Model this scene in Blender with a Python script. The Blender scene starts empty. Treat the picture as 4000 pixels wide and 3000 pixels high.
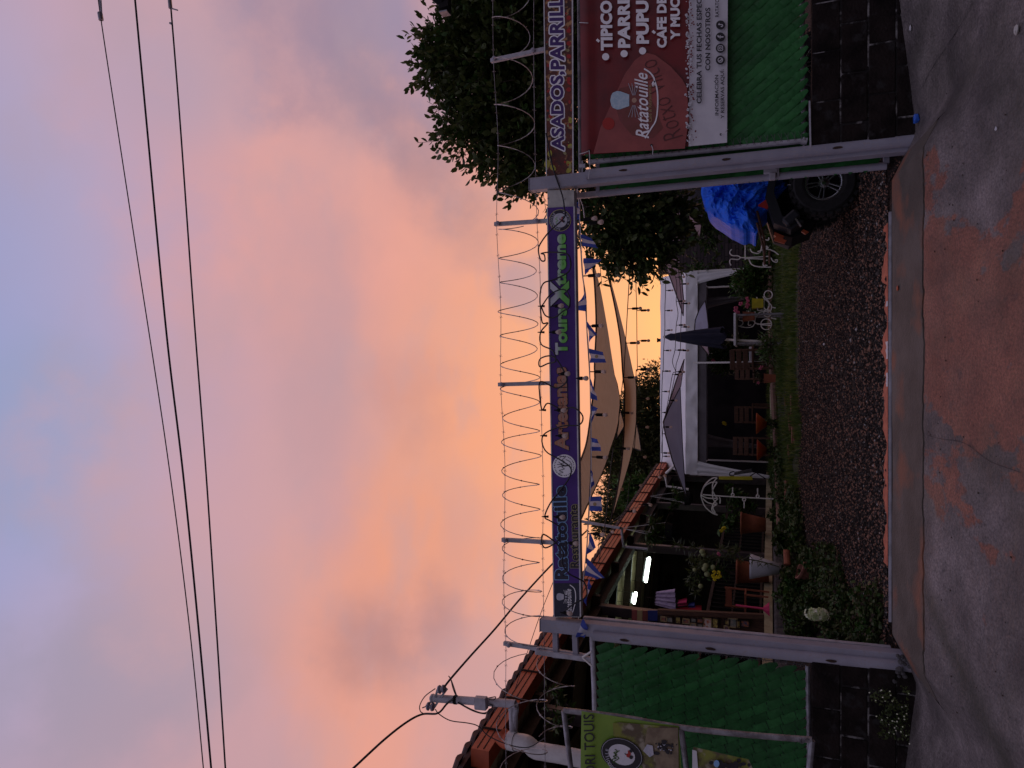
import bpy, math, random
import numpy as np
from mathutils import Vector, Matrix, noise
R = math.radians
rnd = random.Random(7)
nr = np.random.RandomState(11)
S = bpy.context.scene
COL = S.collection

# ------------------------------------------------------------------ camera
F = 2700.0; PITCH = R(20.5); CZ = 0.97
cam_d = bpy.data.cameras.new('camera'); cam = bpy.data.objects.new('camera', cam_d); COL.objects.link(cam)
fw = Vector((0, math.cos(PITCH), math.sin(PITCH))); up = Vector((0, -math.sin(PITCH), math.cos(PITCH))); rt = Vector((1, 0, 0))
m = Matrix.Identity(4)                      # the phone is held on its side: picture left is up
for i in range(3):
    m[i][0] = -up[i]; m[i][1] = rt[i]; m[i][2] = -fw[i]
m[2][3] = CZ
cam.matrix_world = m
cam_d.sensor_width = 36; cam_d.lens = F/4000*36; cam_d.clip_end = 2000; cam_d.clip_start = .05
S.camera = cam

# ------------------------------------------------------------------ world (dusk sky)
W = bpy.data.worlds.new('World'); S.world = W; W.use_nodes = True
nt = W.node_tree; nt.nodes.clear()
def N(t, **k):
    n = nt.nodes.new(t)
    for a, b in k.items(): setattr(n, a, b)
    return n
def L(a, b): nt.links.new(a, b)
def math_n(op, a, b=None, c=None, clamp=False):
    n = N('ShaderNodeMath', operation=op); n.use_clamp = clamp
    for i, v in enumerate((a, b, c)):
        if v is None: continue
        if isinstance(v, (int, float)): n.inputs[i].default_value = v
        else: L(v, n.inputs[i])
    return n.outputs[0]
def ramp(fac, stops, interp='LINEAR'):
    n = N('ShaderNodeValToRGB'); cr = n.color_ramp; cr.interpolation = interp
    while len(cr.elements) < len(stops): cr.elements.new(.5)
    for e, (p, c) in zip(cr.elements, stops): e.position = p; e.color = (*c, 1) if len(c) == 3 else c
    L(fac, n.inputs[0]); return n.outputs[0]
def mix(fac, a, b, mode='MIX'):
    n = N('ShaderNodeMix', data_type='RGBA', blend_type=mode)
    for i, v in ((0, fac), (6, a), (7, b)):
        if isinstance(v, (int, float)): n.inputs[i].default_value = v
        elif isinstance(v, tuple): n.inputs[i].default_value = (*v, 1)
        else: L(v, n.inputs[i])
    return n.outputs[2]
def srgb(r, g, b):
    return tuple(((c/255+.055)/1.055)**2.4 if c > 10 else c/255/12.92 for c in (r, g, b))
tc = N('ShaderNodeTexCoord'); sp = N('ShaderNodeSeparateXYZ'); L(tc.outputs['Generated'], sp.inputs[0])
dx, dy, dz = sp.outputs
el = math_n('DIVIDE', math_n('ARCSINE', dz), math.pi/2)                    # 0 horizon .. 1 zenith
front = ramp(el, [(0, srgb(250, 176, 118)), (.09, srgb(250, 172, 118)), (.17, srgb(238, 158, 126)), (.25, srgb(224, 152, 136)),
                  (.34, srgb(212, 152, 146)), (.43, srgb(202, 154, 158)), (.50, srgb(190, 156, 174)), (.57, srgb(172, 160, 192)),
                  (.64, srgb(154, 158, 200)), (1, srgb(138, 150, 196))])
back = ramp(el, [(0, srgb(98, 95, 110)), (.14, srgb(117, 112, 130)), (.4, srgb(163, 157, 182)), (1, srgb(163, 161, 192))])
ff = math_n('MULTIPLY_ADD', dy, 1.4, .25, clamp=True)
base = mix(ff, back, front)
# glow low over the garden
gl = N('ShaderNodeVectorMath', operation='DOT_PRODUCT'); L(tc.outputs['Generated'], gl.inputs[0])
g = Vector((-.03, math.cos(R(9)), math.sin(R(9)))).normalized(); gl.inputs[1].default_value = g
glow = ramp(gl.outputs['Value'], [(.90, (0, 0, 0)), (.96, (.32,)*3), (.985, (.7,)*3), (1, (1, 1, 1))])
glowbase = glow
base = mix(math_n('MULTIPLY', glow, .8), base, srgb(254, 176, 110))
# side falloff to mauve
sd = math_n('ABSOLUTE', dx)
side = ramp(sd, [(.22, (0, 0, 0)), (.55, (1, 1, 1))])
base = mix(math_n('MULTIPLY', math_n('MULTIPLY', side, ff), .55), base, srgb(196, 158, 168))
def dirpx(X, Y):
    return (rt*((1500-Y)/F)+up*((2000-X)/F)+fw).normalized()
nb = N('ShaderNodeTexNoise'); nb.inputs['Scale'].default_value = 5.5; nb.inputs['Detail'].default_value = 7; nb.inputs['Roughness'].default_value = .55; L(tc.outputs['Generated'], nb.inputs['Vector'])
nw = N('ShaderNodeTexNoise'); nw.inputs['Scale'].default_value = 3.0; nw.inputs['Detail'].default_value = 4; L(tc.outputs['Generated'], nw.inputs['Vector'])
def bank(b, c, px, ang, k, amp=.9):               # a soft cloud bank or glow in a direction of the sky
    dt = N('ShaderNodeVectorMath', operation='DOT_PRODUCT'); L(tc.outputs['Generated'], dt.inputs[0]); dt.inputs[1].default_value = dirpx(*px)
    a_ = math_n('DIVIDE', math_n('ARCCOSINE', math_n('MINIMUM', dt.outputs['Value'], .9999)), R(ang))
    a_ = math_n('ADD', a_, math_n('MULTIPLY', math_n('SUBTRACT', nb.outputs[0], .5), amp*2.6))
    a_ = math_n('ADD', a_, math_n('MULTIPLY', math_n('SUBTRACT', nw.outputs[0], .5), amp*1.6))
    return mix(math_n('MULTIPLY', ramp(a_, [(0, (1, 1, 1)), (1, (0, 0, 0))], 'EASE'), k), b, c)
for c, px, ang, k in ((srgb(240, 158, 118), (1950, 1750), 17, .8), (srgb(232, 152, 120), (1600, 2250), 13, .75), (srgb(228, 154, 132), (1450, 2750), 10, .65), (srgb(234, 160, 146), (1100, 1000), 16, .55), (srgb(228, 164, 152), (1500, 600), 12, .4),
                      (srgb(146, 128, 152), (1330, 150), 9, .85), (srgb(152, 126, 144), (1480, 430), 7, .8), (srgb(158, 128, 140), (1640, 640), 6, .75), (srgb(164, 128, 134), (1820, 800), 5.5, .7), (srgb(150, 136, 166), (1700, 120), 8, .6), (srgb(176, 130, 134), (1480, 1500), 8, .45),
                      (srgb(158, 120, 126), (1480, 2500), 5, .65), (srgb(150, 116, 126), (1700, 2420), 4, .6), (srgb(152, 144, 162), (420, 2750), 12, .6), (srgb(164, 152, 172), (600, 2250), 8, .3), (srgb(148, 156, 190), (150, 1700), 12, .6), (srgb(206, 158, 160), (900, 1900), 13, .6), (srgb(178, 152, 166), (850, 1350), 7, .3), (srgb(158, 152, 178), (700, 350), 7, .4), (srgb(188, 150, 156), (1900, 2650), 8, .6), (srgb(150, 138, 160), (2030, 1130), 3.5, .6)):
    base = bank(base, c, px, ang, k)
# clouds
den = math_n('ADD', dz, .22)
cv = N('ShaderNodeCombineXYZ'); L(math_n('DIVIDE', dx, den), cv.inputs[0]); L(math_n('DIVIDE', dy, den), cv.inputs[1])
mp = N('ShaderNodeMapping'); L(cv.outputs[0], mp.inputs[0]); mp.inputs['Rotation'].default_value = (0, 0, R(-38)); mp.inputs['Scale'].default_value = (1.0, 1.25, 1); mp.inputs['Location'].default_value = (2.3, .9, 0)
n1 = N('ShaderNodeTexNoise'); n1.inputs['Scale'].default_value = 1.5; n1.inputs['Detail'].default_value = 7; n1.inputs['Roughness'].default_value = .5; n1.inputs['Distortion'].default_value = .15; L(mp.outputs[0], n1.inputs['Vector'])
n2 = N('ShaderNodeTexNoise'); n2.inputs['Scale'].default_value = 4.6; n2.inputs['Detail'].default_value = 6; n2.inputs['Roughness'].default_value = .5; L(mp.outputs[0], n2.inputs['Vector'])
c1 = ramp(n1.outputs[0], [(.46, (0, 0, 0)), (.68, (1, 1, 1))], 'EASE')
c2 = ramp(n2.outputs[0], [(.48, (0, 0, 0)), (.75, (1, 1, 1))], 'EASE')
lowfade = ramp(el, [(.10, (.0,)*3), (.2, (1, 1, 1))])
base = mix(math_n('MULTIPLY', math_n('MULTIPLY', c1, .36), lowfade), base, srgb(172, 144, 154))
base = mix(math_n('MULTIPLY', math_n('MULTIPLY', c2, .34), lowfade), base, srgb(178, 152, 162))
n3 = N('ShaderNodeTexNoise'); n3.inputs['Scale'].default_value = 1.4; n3.inputs['Detail'].default_value = 5; L(mp.outputs[0], n3.inputs['Vector']); n3.inputs['Roughness'].default_value = .5
mpo = ramp(n3.outputs[0], [(.5, (0, 0, 0)), (.68, (1, 1, 1))], 'EASE')
band = ramp(el, [(.16, (1,)*3), (.42, (.5,)*3), (.55, (0, 0, 0))])
base = mix(math_n('MULTIPLY', math_n('MULTIPLY', mpo, band), math_n('MULTIPLY', ff, .25)), base, srgb(252, 160, 122))
gnd = ramp(dz, [(.0, (1, 1, 1)), (.03, (0, 0, 0))])
base = mix(gnd, base, mix(ff, srgb(90, 80, 90), srgb(240, 170, 120)))
bg = N('ShaderNodeBackground'); L(base, bg.inputs[0]); bg.inputs[1].default_value = 1.0
sky = N('ShaderNodeTexSky', sky_type='NISHITA'); sky.sun_disc = False; sky.sun_elevation = R(1.5); sky.sun_rotation = R(0)
bg2 = N('ShaderNodeBackground'); L(sky.outputs[0], bg2.inputs[0]); bg2.inputs[1].default_value = .03
add = N('ShaderNodeAddShader'); L(bg.outputs[0], add.inputs[0]); L(bg2.outputs[0], add.inputs[1])
out = N('ShaderNodeOutputWorld'); L(add.outputs[0], out.inputs[0])

sun_d = bpy.data.lights.new('sun', 'SUN'); sun = bpy.data.objects.new('sun', sun_d); COL.objects.link(sun)
sun_d.energy = .25; sun_d.angle = R(20); sun_d.color = (1, .5, .25)
sun.rotation_euler = Vector((-.05, math.cos(R(7)), math.sin(R(7)))).to_track_quat('Z', 'Y').to_euler()
S.view_settings.view_transform = 'Standard'; S.view_settings.look = 'None'; S.view_settings.exposure = 0; S.view_settings.gamma = 1
S.view_settings.use_curve_mapping = False
S.cycles.use_denoising = True
S.cycles.max_bounces = 6

# ------------------------------------------------------------------ helpers
def P(X, Y, d):
    r = (1500-Y)/F; u = (2000-X)/F
    v = rt*r + up*u + fw
    return Vector((0, 0, CZ)) + v*(d/v.y)
def Z1(a, b): return (2000+a/2.074, b/2.074)
def Z2(a, b): return (2000+a/2.074, 700+b/2.074)
def Z3(a, b): return (2000+a/2.074, 1400+b/2.074)
def lerp(a, b, t): return a+(b-a)*t
def edge_x(y): return -4.85+.119*y               # front edge of the restaurant floor
GP = [(-80, -.55), (2.5, -.53), (4.4, -.25), (5.3, 0.0), (6.12, .08), (20, 1.02), (200, 1.02)]
def gz(x, y, bed=True):
    for (a, za), (b, zb) in zip(GP, GP[1:]):
        if y <= b:
            z = lerp(za, zb, (y-a)/(b-a)); break
    else: z = 1.02
    cxn = abs(x+.18); t = max(0, min(1, (cxn-1.78)/.34))
    if y < 6.3 and t > 0:                       # the pavement beside the ramp lies lower at the walls and rises outwards
        w = max(0, min(1, (y-4.4)/1.7)); za = lerp(-.25, -.085, w) if y > 4.4 else z
        z = lerp(z, za+min(.22, .12*max(0, cxn-1.96))*w, t)
    if bed and y > 6.6:
        t = max(0, min(1, (edge_x(y)+1.3-x)/1.2)); t = t*t*(3-2*t)
        z = lerp(z, max(z, .80), t*max(0, min(1, (y-6.6)/1.5)))
    return z
def onG(X, Y, lo=3.0, hi=26.0):
    best = None; d = lo
    while d < hi:
        p = P(X, Y, d)
        if p.z <= gz(p.x, p.y): return Vector((p.x, p.y, gz(p.x, p.y)))
        d += .03
    p = P(X, Y, hi); return p
def cat(pts, k=6, closed=False):
    pts = [Vector(p) for p in pts]; n = len(pts); o = []
    if n < 3: return pts
    for i in range(n if closed else n-1):
        if closed: a, b, c, d = (pts[(i+j-1) % n] for j in range(4))
        else: a, b, c, d = pts[max(i-1, 0)], pts[i], pts[i+1], pts[min(i+2, n-1)]
        for s in range(k):
            t = s/k
            o.append(.5*((2*b)+(c-a)*t+(2*a-5*b+4*c-d)*t*t+(-a+3*b-3*c+d)*t**3))
    if not closed: o.append(pts[-1])
    return o
class MB:
    def __init__(s): s.v = []; s.f = []; s.mi = []; s.cm = 0
    def add(s, v, f):
        o = len(s.v); s.v.extend(tuple(p) for p in v); s.f.extend(tuple(i+o for i in q) for q in f); s.mi.extend([s.cm]*len(f)); return s
    def box(s, c, sz, M=None, bev=0):
        h = [x/2 for x in sz]; c = Vector(c)
        if bev:
            b = min(bev, min(h)*.9); vs = []; 
            for sx in (-1, 1):
                for sy in (-1, 1):
                    for sz_ in (-1, 1):
                        vs += [(sx*(h[0]-b), sy*(h[1]-b), sz_*h[2]), (sx*(h[0]-b), sy*h[1], sz_*(h[2]-b)), (sx*h[0], sy*(h[1]-b), sz_*(h[2]-b))]
            idx = lambda sx, sy, sz_, k: (((sx > 0)*2+(sy > 0))*2+(sz_ > 0))*3+k
            f = []
            for t in (-1, 1):
                q = [idx(-1, -1, t, 0), idx(1, -1, t, 0), idx(1, 1, t, 0), idx(-1, 1, t, 0)]; f.append(q if t > 0 else q[::-1])
                q = [idx(-1, t, -1, 1), idx(-1, t, 1, 1), idx(1, t, 1, 1), idx(1, t, -1, 1)]; f.append(q if t > 0 else q[::-1])
                q = [idx(t, -1, -1, 2), idx(t, 1, -1, 2), idx(t, 1, 1, 2), idx(t, -1, 1, 2)]; f.append(q if t > 0 else q[::-1])
            for a in (-1, 1):
                for b_ in (-1, 1):
                    f.append([idx(-1, a, b_, 0), idx(1, a, b_, 0), idx(1, a, b_, 1), idx(-1, a, b_, 1)])
                    f.append([idx(a, -1, b_, 0), idx(a, 1, b_, 0), idx(a, 1, b_, 2), idx(a, -1, b_, 2)])
                    f.append([idx(a, b_, -1, 1), idx(a, b_, 1, 1), idx(a, b_, 1, 2), idx(a, b_, -1, 2)])
                    for c_ in (-1, 1): f.append([idx(a, b_, c_, 0), idx(a, b_, c_, 1), idx(a, b_, c_, 2)])
        else:
            vs = [(sx*h[0], sy*h[1], q*h[2]) for sx in (-1, 1) for sy in (-1, 1) for q in (-1, 1)]
            f = [(0, 1, 3, 2), (4, 6, 7, 5), (0, 4, 5, 1), (2, 3, 7, 6), (0, 2, 6, 4), (1, 5, 7, 3)]
        vs = [Vector(v) for v in vs]
        if M is not None: vs = [M @ v for v in vs]
        return s.add([v+c for v in vs], f)
    def bar(s, a, b, w, h=None, bev=0, upv=(0, 0, 1)):          # box from a to b
        a, b = Vector(a), Vector(b); h = h or w; d = b-a; l = d.length; d.normalize()
        u = Vector(upv)
        if abs(d.dot(u)) > .98: u = Vector((0, 1, 0))
        x = d.cross(u).normalized(); y = x.cross(d)
        M = Matrix((x, d, y)).transposed()
        return s.box((a+b)/2, (w, l, h), M, bev)
    def tube(s, pts, r, n=6, cap=True, closed=False):
        pts = [Vector(p) for p in pts]; m_ = len(pts)
        rr = r if isinstance(r, (list, tuple)) else [r]*m_
        d = (pts[1]-pts[0]).normalized(); u = Vector((0, 0, 1)) if abs(d.z) < .9 else Vector((1, 0, 0))
        x = d.cross(u).normalized(); V = []
        for i, p in enumerate(pts):
            if closed: t = pts[(i+1) % m_]-pts[i-1]
            else: t = pts[min(i+1, m_-1)]-pts[max(i-1, 0)]
            if t.length < 1e-9: t = d
            t.normalize(); x = x-t*x.dot(t)
            if x.length < 1e-6: x = t.orthogonal()
            x.normalize(); y = t.cross(x)
            for k in range(n):
                a = 2*math.pi*k/n; V.append(p+(x*math.cos(a)+y*math.sin(a))*rr[i])
        Fs = []
        for i in range(m_ if closed else m_-1):
            j = (i+1) % m_
            for k in range(n):
                k2 = (k+1) % n; Fs.append((i*n+k, i*n+k2, j*n+k2, j*n+k))
        if cap and not closed: Fs += [tuple(range(n))[::-1], tuple((m_-1)*n+k for k in range(n))]
        return s.add(V, Fs)
    def lathe(s, c, prof, n=16, ax=(0, 0, 1), cap=True):        # prof: (r, h)
        c = Vector(c); q = Vector((0, 0, 1)).rotation_difference(Vector(ax)); V = []; Fs = []
        for r_, h_ in prof:
            for k in range(n):
                a = 2*math.pi*k/n; V.append(c+q @ Vector((r_*math.cos(a), r_*math.sin(a), h_)))
        for i in range(len(prof)-1):
            for k in range(n):
                k2 = (k+1) % n; Fs.append((i*n+k, i*n+k2, (i+1)*n+k2, (i+1)*n+k))
        if cap: Fs += [tuple(range(n))[::-1], tuple((len(prof)-1)*n+k for k in range(n))]
        return s.add(V, Fs)
    def sphere(s, c, r, n=10, sc=(1, 1, 1)):
        m_ = max(4, n//2+1); c = Vector(c); V = [c+Vector((0, 0, -r*sc[2]))]; Fs = []
        for i in range(1, m_):
            th = math.pi*i/m_
            for k in range(n):
                a = 2*math.pi*k/n; V.append(c+Vector((r*sc[0]*math.sin(th)*math.cos(a), r*sc[1]*math.sin(th)*math.sin(a), -r*sc[2]*math.cos(th))))
        V.append(c+Vector((0, 0, r*sc[2])))
        for k in range(n):
            k2 = (k+1) % n; Fs.append((0, 1+k2, 1+k)); Fs.append((len(V)-1, 1+(m_-2)*n+k, 1+(m_-2)*n+k2))
            for i in range(m_-2): Fs.append((1+i*n+k, 1+i*n+k2, 1+(i+1)*n+k2, 1+(i+1)*n+k))
        return s.add(V, Fs)
    def prism(s, pts, off):                                     # polygon pts extruded by off (a vector)
        n = len(pts); o = Vector(off); A = [Vector(p) for p in pts]
        return s.add(A+[p+o for p in A], [tuple(range(n)), tuple(range(2*n-1, n-1, -1))]+[(i, i+n, (i+1) % n+n, (i+1) % n) for i in range(n)])
def build(name, mb, mats, parent=None, label=None, kind=None, smooth=False):
    me = bpy.data.meshes.new(name); me.from_pydata([tuple(v) for v in mb.v], [], mb.f); 
    ms = mats if isinstance(mats, (list, tuple)) else [mats]
    for q in ms: me.materials.append(q)
    if len(ms) > 1: me.polygons.foreach_set('material_index', mb.mi)
    if smooth: me.polygons.foreach_set('use_smooth', [True]*len(me.polygons))
    me.update()
    return obj(name, me, parent, label, kind)
def obj(name, me, parent=None, label=None, kind=None):
    o = bpy.data.objects.new(name, me); COL.objects.link(o)
    if parent is not None: attach(o, parent)
    if label: o['label'] = label
    if kind: o['kind'] = kind
    return o
def root_of(p):
    M = Matrix.Identity(4); 
    while p is not None: M = M @ Matrix.Translation(-p.location) if p.parent is None else M; p = p.parent
    return M
def attach(o, parent):
    o.parent = parent
    if parent.parent is None and parent.type == 'EMPTY': o.matrix_parent_inverse = Matrix.Translation(-parent.location)
def thing(name, label, catg, loc=(0, 0, 0), group=None):
    o = bpy.data.objects.new(name, None); COL.objects.link(o); o.location = loc; o.empty_display_size = .1
    o['label'] = label; o['category'] = catg
    if group: o['group'] = group
    return o
def tag(o, label, catg, group=None):
    o['label'] = label; o['category'] = catg
    if group: o['group'] = group
    return o
def struct(name, mb, mt, smooth=False): return build(name, mb, mt, None, None, 'structure', smooth)
def dup(root, delta, label=None, rotz=0, scale=1):
    r = root.copy(); COL.objects.link(r); r.location = Vector(root.location)+Vector(delta); r.rotation_euler = (0, 0, rotz); r.scale = (scale,)*3
    if label: r['label'] = label
    for ch in list(root.children):
        c = ch.copy(); COL.objects.link(c); c.parent = r
        for g_ in ch.children:
            d = g_.copy(); COL.objects.link(d); d.parent = c
    return r

# ------------------------------------------------------------------ materials
def mat(name, col, col2=None, rough=.7, scale=8, metal=0, bump=0, bscale=None, emit=None, trans=0, spec=.4, detail=6, lo=.4, hi=.62, col3=None, s3=40, coat=0, stretch=None):
    mt = bpy.data.materials.new(name); mt.use_nodes = True; t = mt.node_tree; b = t.nodes['Principled BSDF']
    lk = t.links.new
    b.inputs['Roughness'].default_value = rough; b.inputs['Metallic'].default_value = metal; b.inputs['Specular IOR Level'].default_value = spec
    b.inputs['Base Color'].default_value = (*col, 1)
    if coat: b.inputs['Coat Weight'].default_value = coat; b.inputs['Coat Roughness'].default_value = .15
    tcn = t.nodes.new('ShaderNodeTexCoord'); vec = tcn.outputs['Object']
    if stretch:
        mpn = t.nodes.new('ShaderNodeMapping'); mpn.inputs['Scale'].default_value = stretch; lk(vec, mpn.inputs[0]); vec = mpn.outputs[0]
    if col2:
        nz = t.nodes.new('ShaderNodeTexNoise'); nz.inputs['Scale'].default_value = scale; nz.inputs['Detail'].default_value = detail; nz.inputs['Roughness'].default_value = .62; lk(vec, nz.inputs['Vector'])
        cr = t.nodes.new('ShaderNodeValToRGB'); cr.color_ramp.elements[0].position = lo; cr.color_ramp.elements[1].position = hi
        cr.color_ramp.elements[0].color = (*col, 1); cr.color_ramp.elements[1].color = (*col2, 1); lk(nz.outputs[0], cr.inputs[0])
        o = cr.outputs[0]
        if col3:
            n3_ = t.nodes.new('ShaderNodeTexNoise'); n3_.inputs['Scale'].default_value = s3; n3_.inputs['Detail'].default_value = 3; lk(vec, n3_.inputs['Vector'])
            c3 = t.nodes.new('ShaderNodeValToRGB'); c3.color_ramp.elements[0].position = .56; c3.color_ramp.elements[1].position = .66; lk(n3_.outputs[0], c3.inputs[0])
            mx = t.nodes.new('ShaderNodeMix'); mx.data_type = 'RGBA'; lk(c3.outputs[0], mx.inputs[0]); lk(o, mx.inputs[6]); mx.inputs[7].default_value = (*col3, 1); o = mx.outputs[2]
        lk(o, b.inputs['Base Color'])
    if bump:
        nb = t.nodes.new('ShaderNodeTexNoise'); nb.inputs['Scale'].default_value = bscale or scale*4; nb.inputs['Detail'].default_value = 5; lk(vec, nb.inputs['Vector'])
        bp = t.nodes.new('ShaderNodeBump'); bp.inputs['Strength'].default_value = bump; bp.inputs['Distance'].default_value = .02; lk(nb.outputs[0], bp.inputs['Height']); lk(bp.outputs[0], b.inputs['Normal'])
    if emit:
        b.inputs['Emission Color'].default_value = (*emit[0], 1); b.inputs['Emission Strength'].default_value = emit[1]
    if trans:
        tr = t.nodes.new('ShaderNodeBsdfTranslucent'); ms = t.nodes.new('ShaderNodeMixShader'); ms.inputs[0].default_value = trans
        src = b.inputs['Base Color']
        if src.is_linked: lk(src.links[0].from_socket, tr.inputs[0])
        else: tr.inputs[0].default_value = (*col, 1)
        lk(b.outputs[0], ms.inputs[1]); lk(tr.outputs[0], ms.inputs[2]); lk(ms.outputs[0], t.nodes['Material Output'].inputs[0])
    return mt
M = {}
M['paint'] = mat('grey_gate_paint', (.31, .31, .38), (.25, .25, .31), rough=.5, scale=3, bump=.06, bscale=60, col3=(.30, .28, .31), s3=45)
M['paint2'] = mat('grey_tube_paint', (.42, .42, .48), (.30, .29, .32), rough=.5, scale=9, bump=.1, bscale=70)
M['galv'] = mat('weathered_tube', (.28, .28, .31), (.14, .13, .14), rough=.42, scale=11, metal=.5, bump=.1, bscale=60)
M['rust'] = mat('rust', (.05, .025, .015), (.02, .012, .01), rough=.9, scale=30)
M['beam'] = mat('aluminium_panel', (.50, .50, .47), (.40, .40, .38), rough=.55, scale=12, bump=.05)
M['white'] = mat('white_edge', (.62, .62, .64), (.5, .5, .54), rough=.5, scale=20)
M['purple'] = mat('purple_print', (.070, .022, .21), (.058, .018, .18), rough=.6, scale=6, bump=.1, bscale=3)
M['navy'] = mat('navy_print', (.012, .014, .035), (.02, .02, .045), rough=.5, scale=40)
M['skyblue'] = mat('light_blue_print', (.22, .42, .72), rough=.5)
M['olive'] = mat('olive_print', (.46, .42, .18), rough=.5)
M['dark'] = mat('dark_print', (.02, .016, .03), rough=.6)
M['bronze'] = mat('bronze_print', (.44, .17, .09), (.40, .24, .18), rough=.5, scale=9, stretch=(1, 1, 6), lo=.45, hi=.55)
M['silver'] = mat('silver_print', (.50, .50, .56), (.38, .40, .48), rough=.5, scale=30)
M['lime'] = mat('lime_print', (.14, .42, .08), (.22, .50, .14), rough=.5, scale=18)
M['lilac'] = mat('lilac_white_print', (.86, .86, .90), rough=.5)
M['violet_letter'] = mat('violet_letter_print', (.055, .02, .15), rough=.5)
M['burg'] = mat('burgundy_print', (.18, .015, .018), (.11, .012, .016), rough=.38, scale=2.5, bump=.15, bscale=2)
M['burg_l'] = mat('rose_print', (.32, .075, .068), (.25, .058, .055), rough=.4, scale=5, bump=.12, bscale=2.5)
M['burg_m'] = mat('brown_rose_print', (.17, .045, .035), (.21, .05, .05), rough=.4, scale=6)
M['vinyl'] = mat('white_vinyl', (.64, .64, .68), (.57, .57, .62), rough=.45, scale=4, bump=.25, bscale=5)
M['ink'] = mat('black_print', (.015, .013, .018), rough=.5)
M['tomato'] = mat('red_print', (.35, .02, .015), rough=.5)
M['paleblue'] = mat('pale_blue_print', (.36, .52, .62), (.50, .62, .70), rough=.5, scale=40)
M['gold'] = mat('ochre_print', (.35, .25, .12), rough=.5)
M['slat'] = mat('green_slat_plastic', (.020, .130, .032), (.011, .082, .020), rough=.42, scale=7, spec=.3, bump=.25, bscale=22)
M['slat2'] = mat('green_slat_plastic_light', (.028, .165, .042), (.015, .105, .026), rough=.42, scale=9, spec=.3, bump=.25, bscale=22)
M['wire'] = mat('fence_wire', (.12, .12, .13), rough=.5, metal=.6)
M['razor'] = mat('razor_wire_steel', (.42, .40, .40), (.20, .16, .15), rough=.4, metal=.7, scale=20)
M['block'] = mat('stained_block', (.020, .015, .014), (.008, .006, .006), spec=.1, rough=.95, scale=4, bump=.6, bscale=50, col3=(.026, .024, .024), s3=9)
M['mortar'] = mat('mortar', (.015, .013, .013), (.26, .25, .25), rough=.95, scale=5, bump=.5, bscale=60, lo=.50, hi=.60)
M['black'] = mat('black_rubber', (.010, .010, .011), rough=.8, spec=.1)
M['cable'] = mat('black_cable', (.015, .014, .018), rough=.5)
M['bulb'] = mat('clear_bulb_glass', (.80, .70, .64), rough=.2, spec=.6, trans=.65)
M['orange'] = mat('orange_fascia_paint', (.46, .095, .035), (.38, .075, .03), rough=.5, scale=6, bump=.1)
M['tile'] = mat('clay_tile', (.10, .05, .04), (.05, .03, .03), rough=.8, scale=12)
M['ceil'] = mat('cream_ceiling_sheet', (.48, .41, .25), (.40, .34, .20), rough=.6, scale=4)
M['woodd'] = mat('dark_wood', (.030, .014, .009), (.014, .007, .005), rough=.6, scale=10, stretch=(6, 6, 1), bump=.2)
M['wood'] = mat('brown_wood', (.085, .034, .016), (.045, .018, .010), rough=.6, scale=10, stretch=(6, 6, 1), bump=.2)
M['brownwall'] = mat('brown_wall', (.05, .035, .03), (.025, .018, .016), rough=.8, scale=3)
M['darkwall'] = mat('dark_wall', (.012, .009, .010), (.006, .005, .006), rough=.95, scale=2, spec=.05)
M['pvc'] = mat('white_pvc', (.62, .61, .62), (.5, .49, .5), rough=.4, scale=6)
M['sail'] = mat('tan_shade_cloth', (.58, .40, .24), (.52, .35, .20), rough=.9, scale=5, trans=.5, bump=.2, bscale=8, stretch=(1, 8, 1))
M['sailg'] = mat('grey_shade_cloth', (.42, .42, .53), (.37, .37, .48), rough=.9, scale=2, trans=.25)
M['sailp'] = mat('pink_grey_shade_cloth', (.54, .44, .50), (.47, .39, .45), rough=.9, scale=2, trans=.3)
M['saild'] = mat('charcoal_shade_cloth', (.03, .03, .038), (.045, .04, .05), rough=.9, scale=2, trans=.1)
M['tent'] = mat('white_tent_cloth', (.88, .88, .90), (.80, .81, .84), rough=.8, scale=3, trans=.15, bump=.3, bscale=3)
M['tent_in'] = mat('shaded_tent_cloth', (.13, .12, .13), (.10, .09, .10), rough=.9, scale=3)  # white cloth inside the tent, its shade put into the dark colour
M['umb'] = mat('navy_umbrella_cloth', (.02, .022, .045), (.012, .013, .03), rough=.85, scale=5, stretch=(8, 8, 1))
M['terra'] = mat('terracotta', (.30, .095, .045), (.22, .065, .035), rough=.75, scale=7, bump=.1)
M['redbowl'] = mat('red_glaze', (.48, .05, .018), (.40, .09, .02), rough=.4, scale=5)
M['whitepot'] = mat('white_pot', (.62, .64, .70), (.52, .54, .60), rough=.5, scale=6)
M['yellow'] = mat('yellow_paint', (.50, .42, .02), (.38, .33, .02), rough=.5, scale=8)
M['whitemetal'] = mat('white_wire_metal', (.72, .70, .68), rough=.4)
M['log'] = mat('debarked_log', (.24, .14, .10), (.13, .075, .055), rough=.85, scale=14, bump=.5, stretch=(1, 5, 5))
M['brickred'] = mat('worn_red_brick', (.26, .11, .08), (.18, .07, .05), rough=.9, scale=12, bump=.4)
M['tarp'] = mat('blue_tarp', (.02, .17, .95), (.015, .12, .72), rough=.55, scale=5, bump=.9, bscale=16, spec=.25)
M['tyre'] = mat('tyre_rubber', (.012, .012, .013), (.02, .02, .022), rough=.75, scale=20)
M['alloy'] = mat('alloy_wheel', (.36, .37, .40), rough=.25, metal=.9)
M['steel'] = mat('chrome_part', (.5, .5, .52), rough=.2, metal=1)
M['atvo'] = mat('orange_plastic', (.34, .06, .018), rough=.35)
M['atvg'] = mat('graphite_plastic', (.022, .024, .030), rough=.5, spec=.25)
M['leafA'] = mat('waxy_leaf', (.045, .068, .018), (.075, .098, .028), rough=.48, scale=3, trans=.22, spec=.3)
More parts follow.
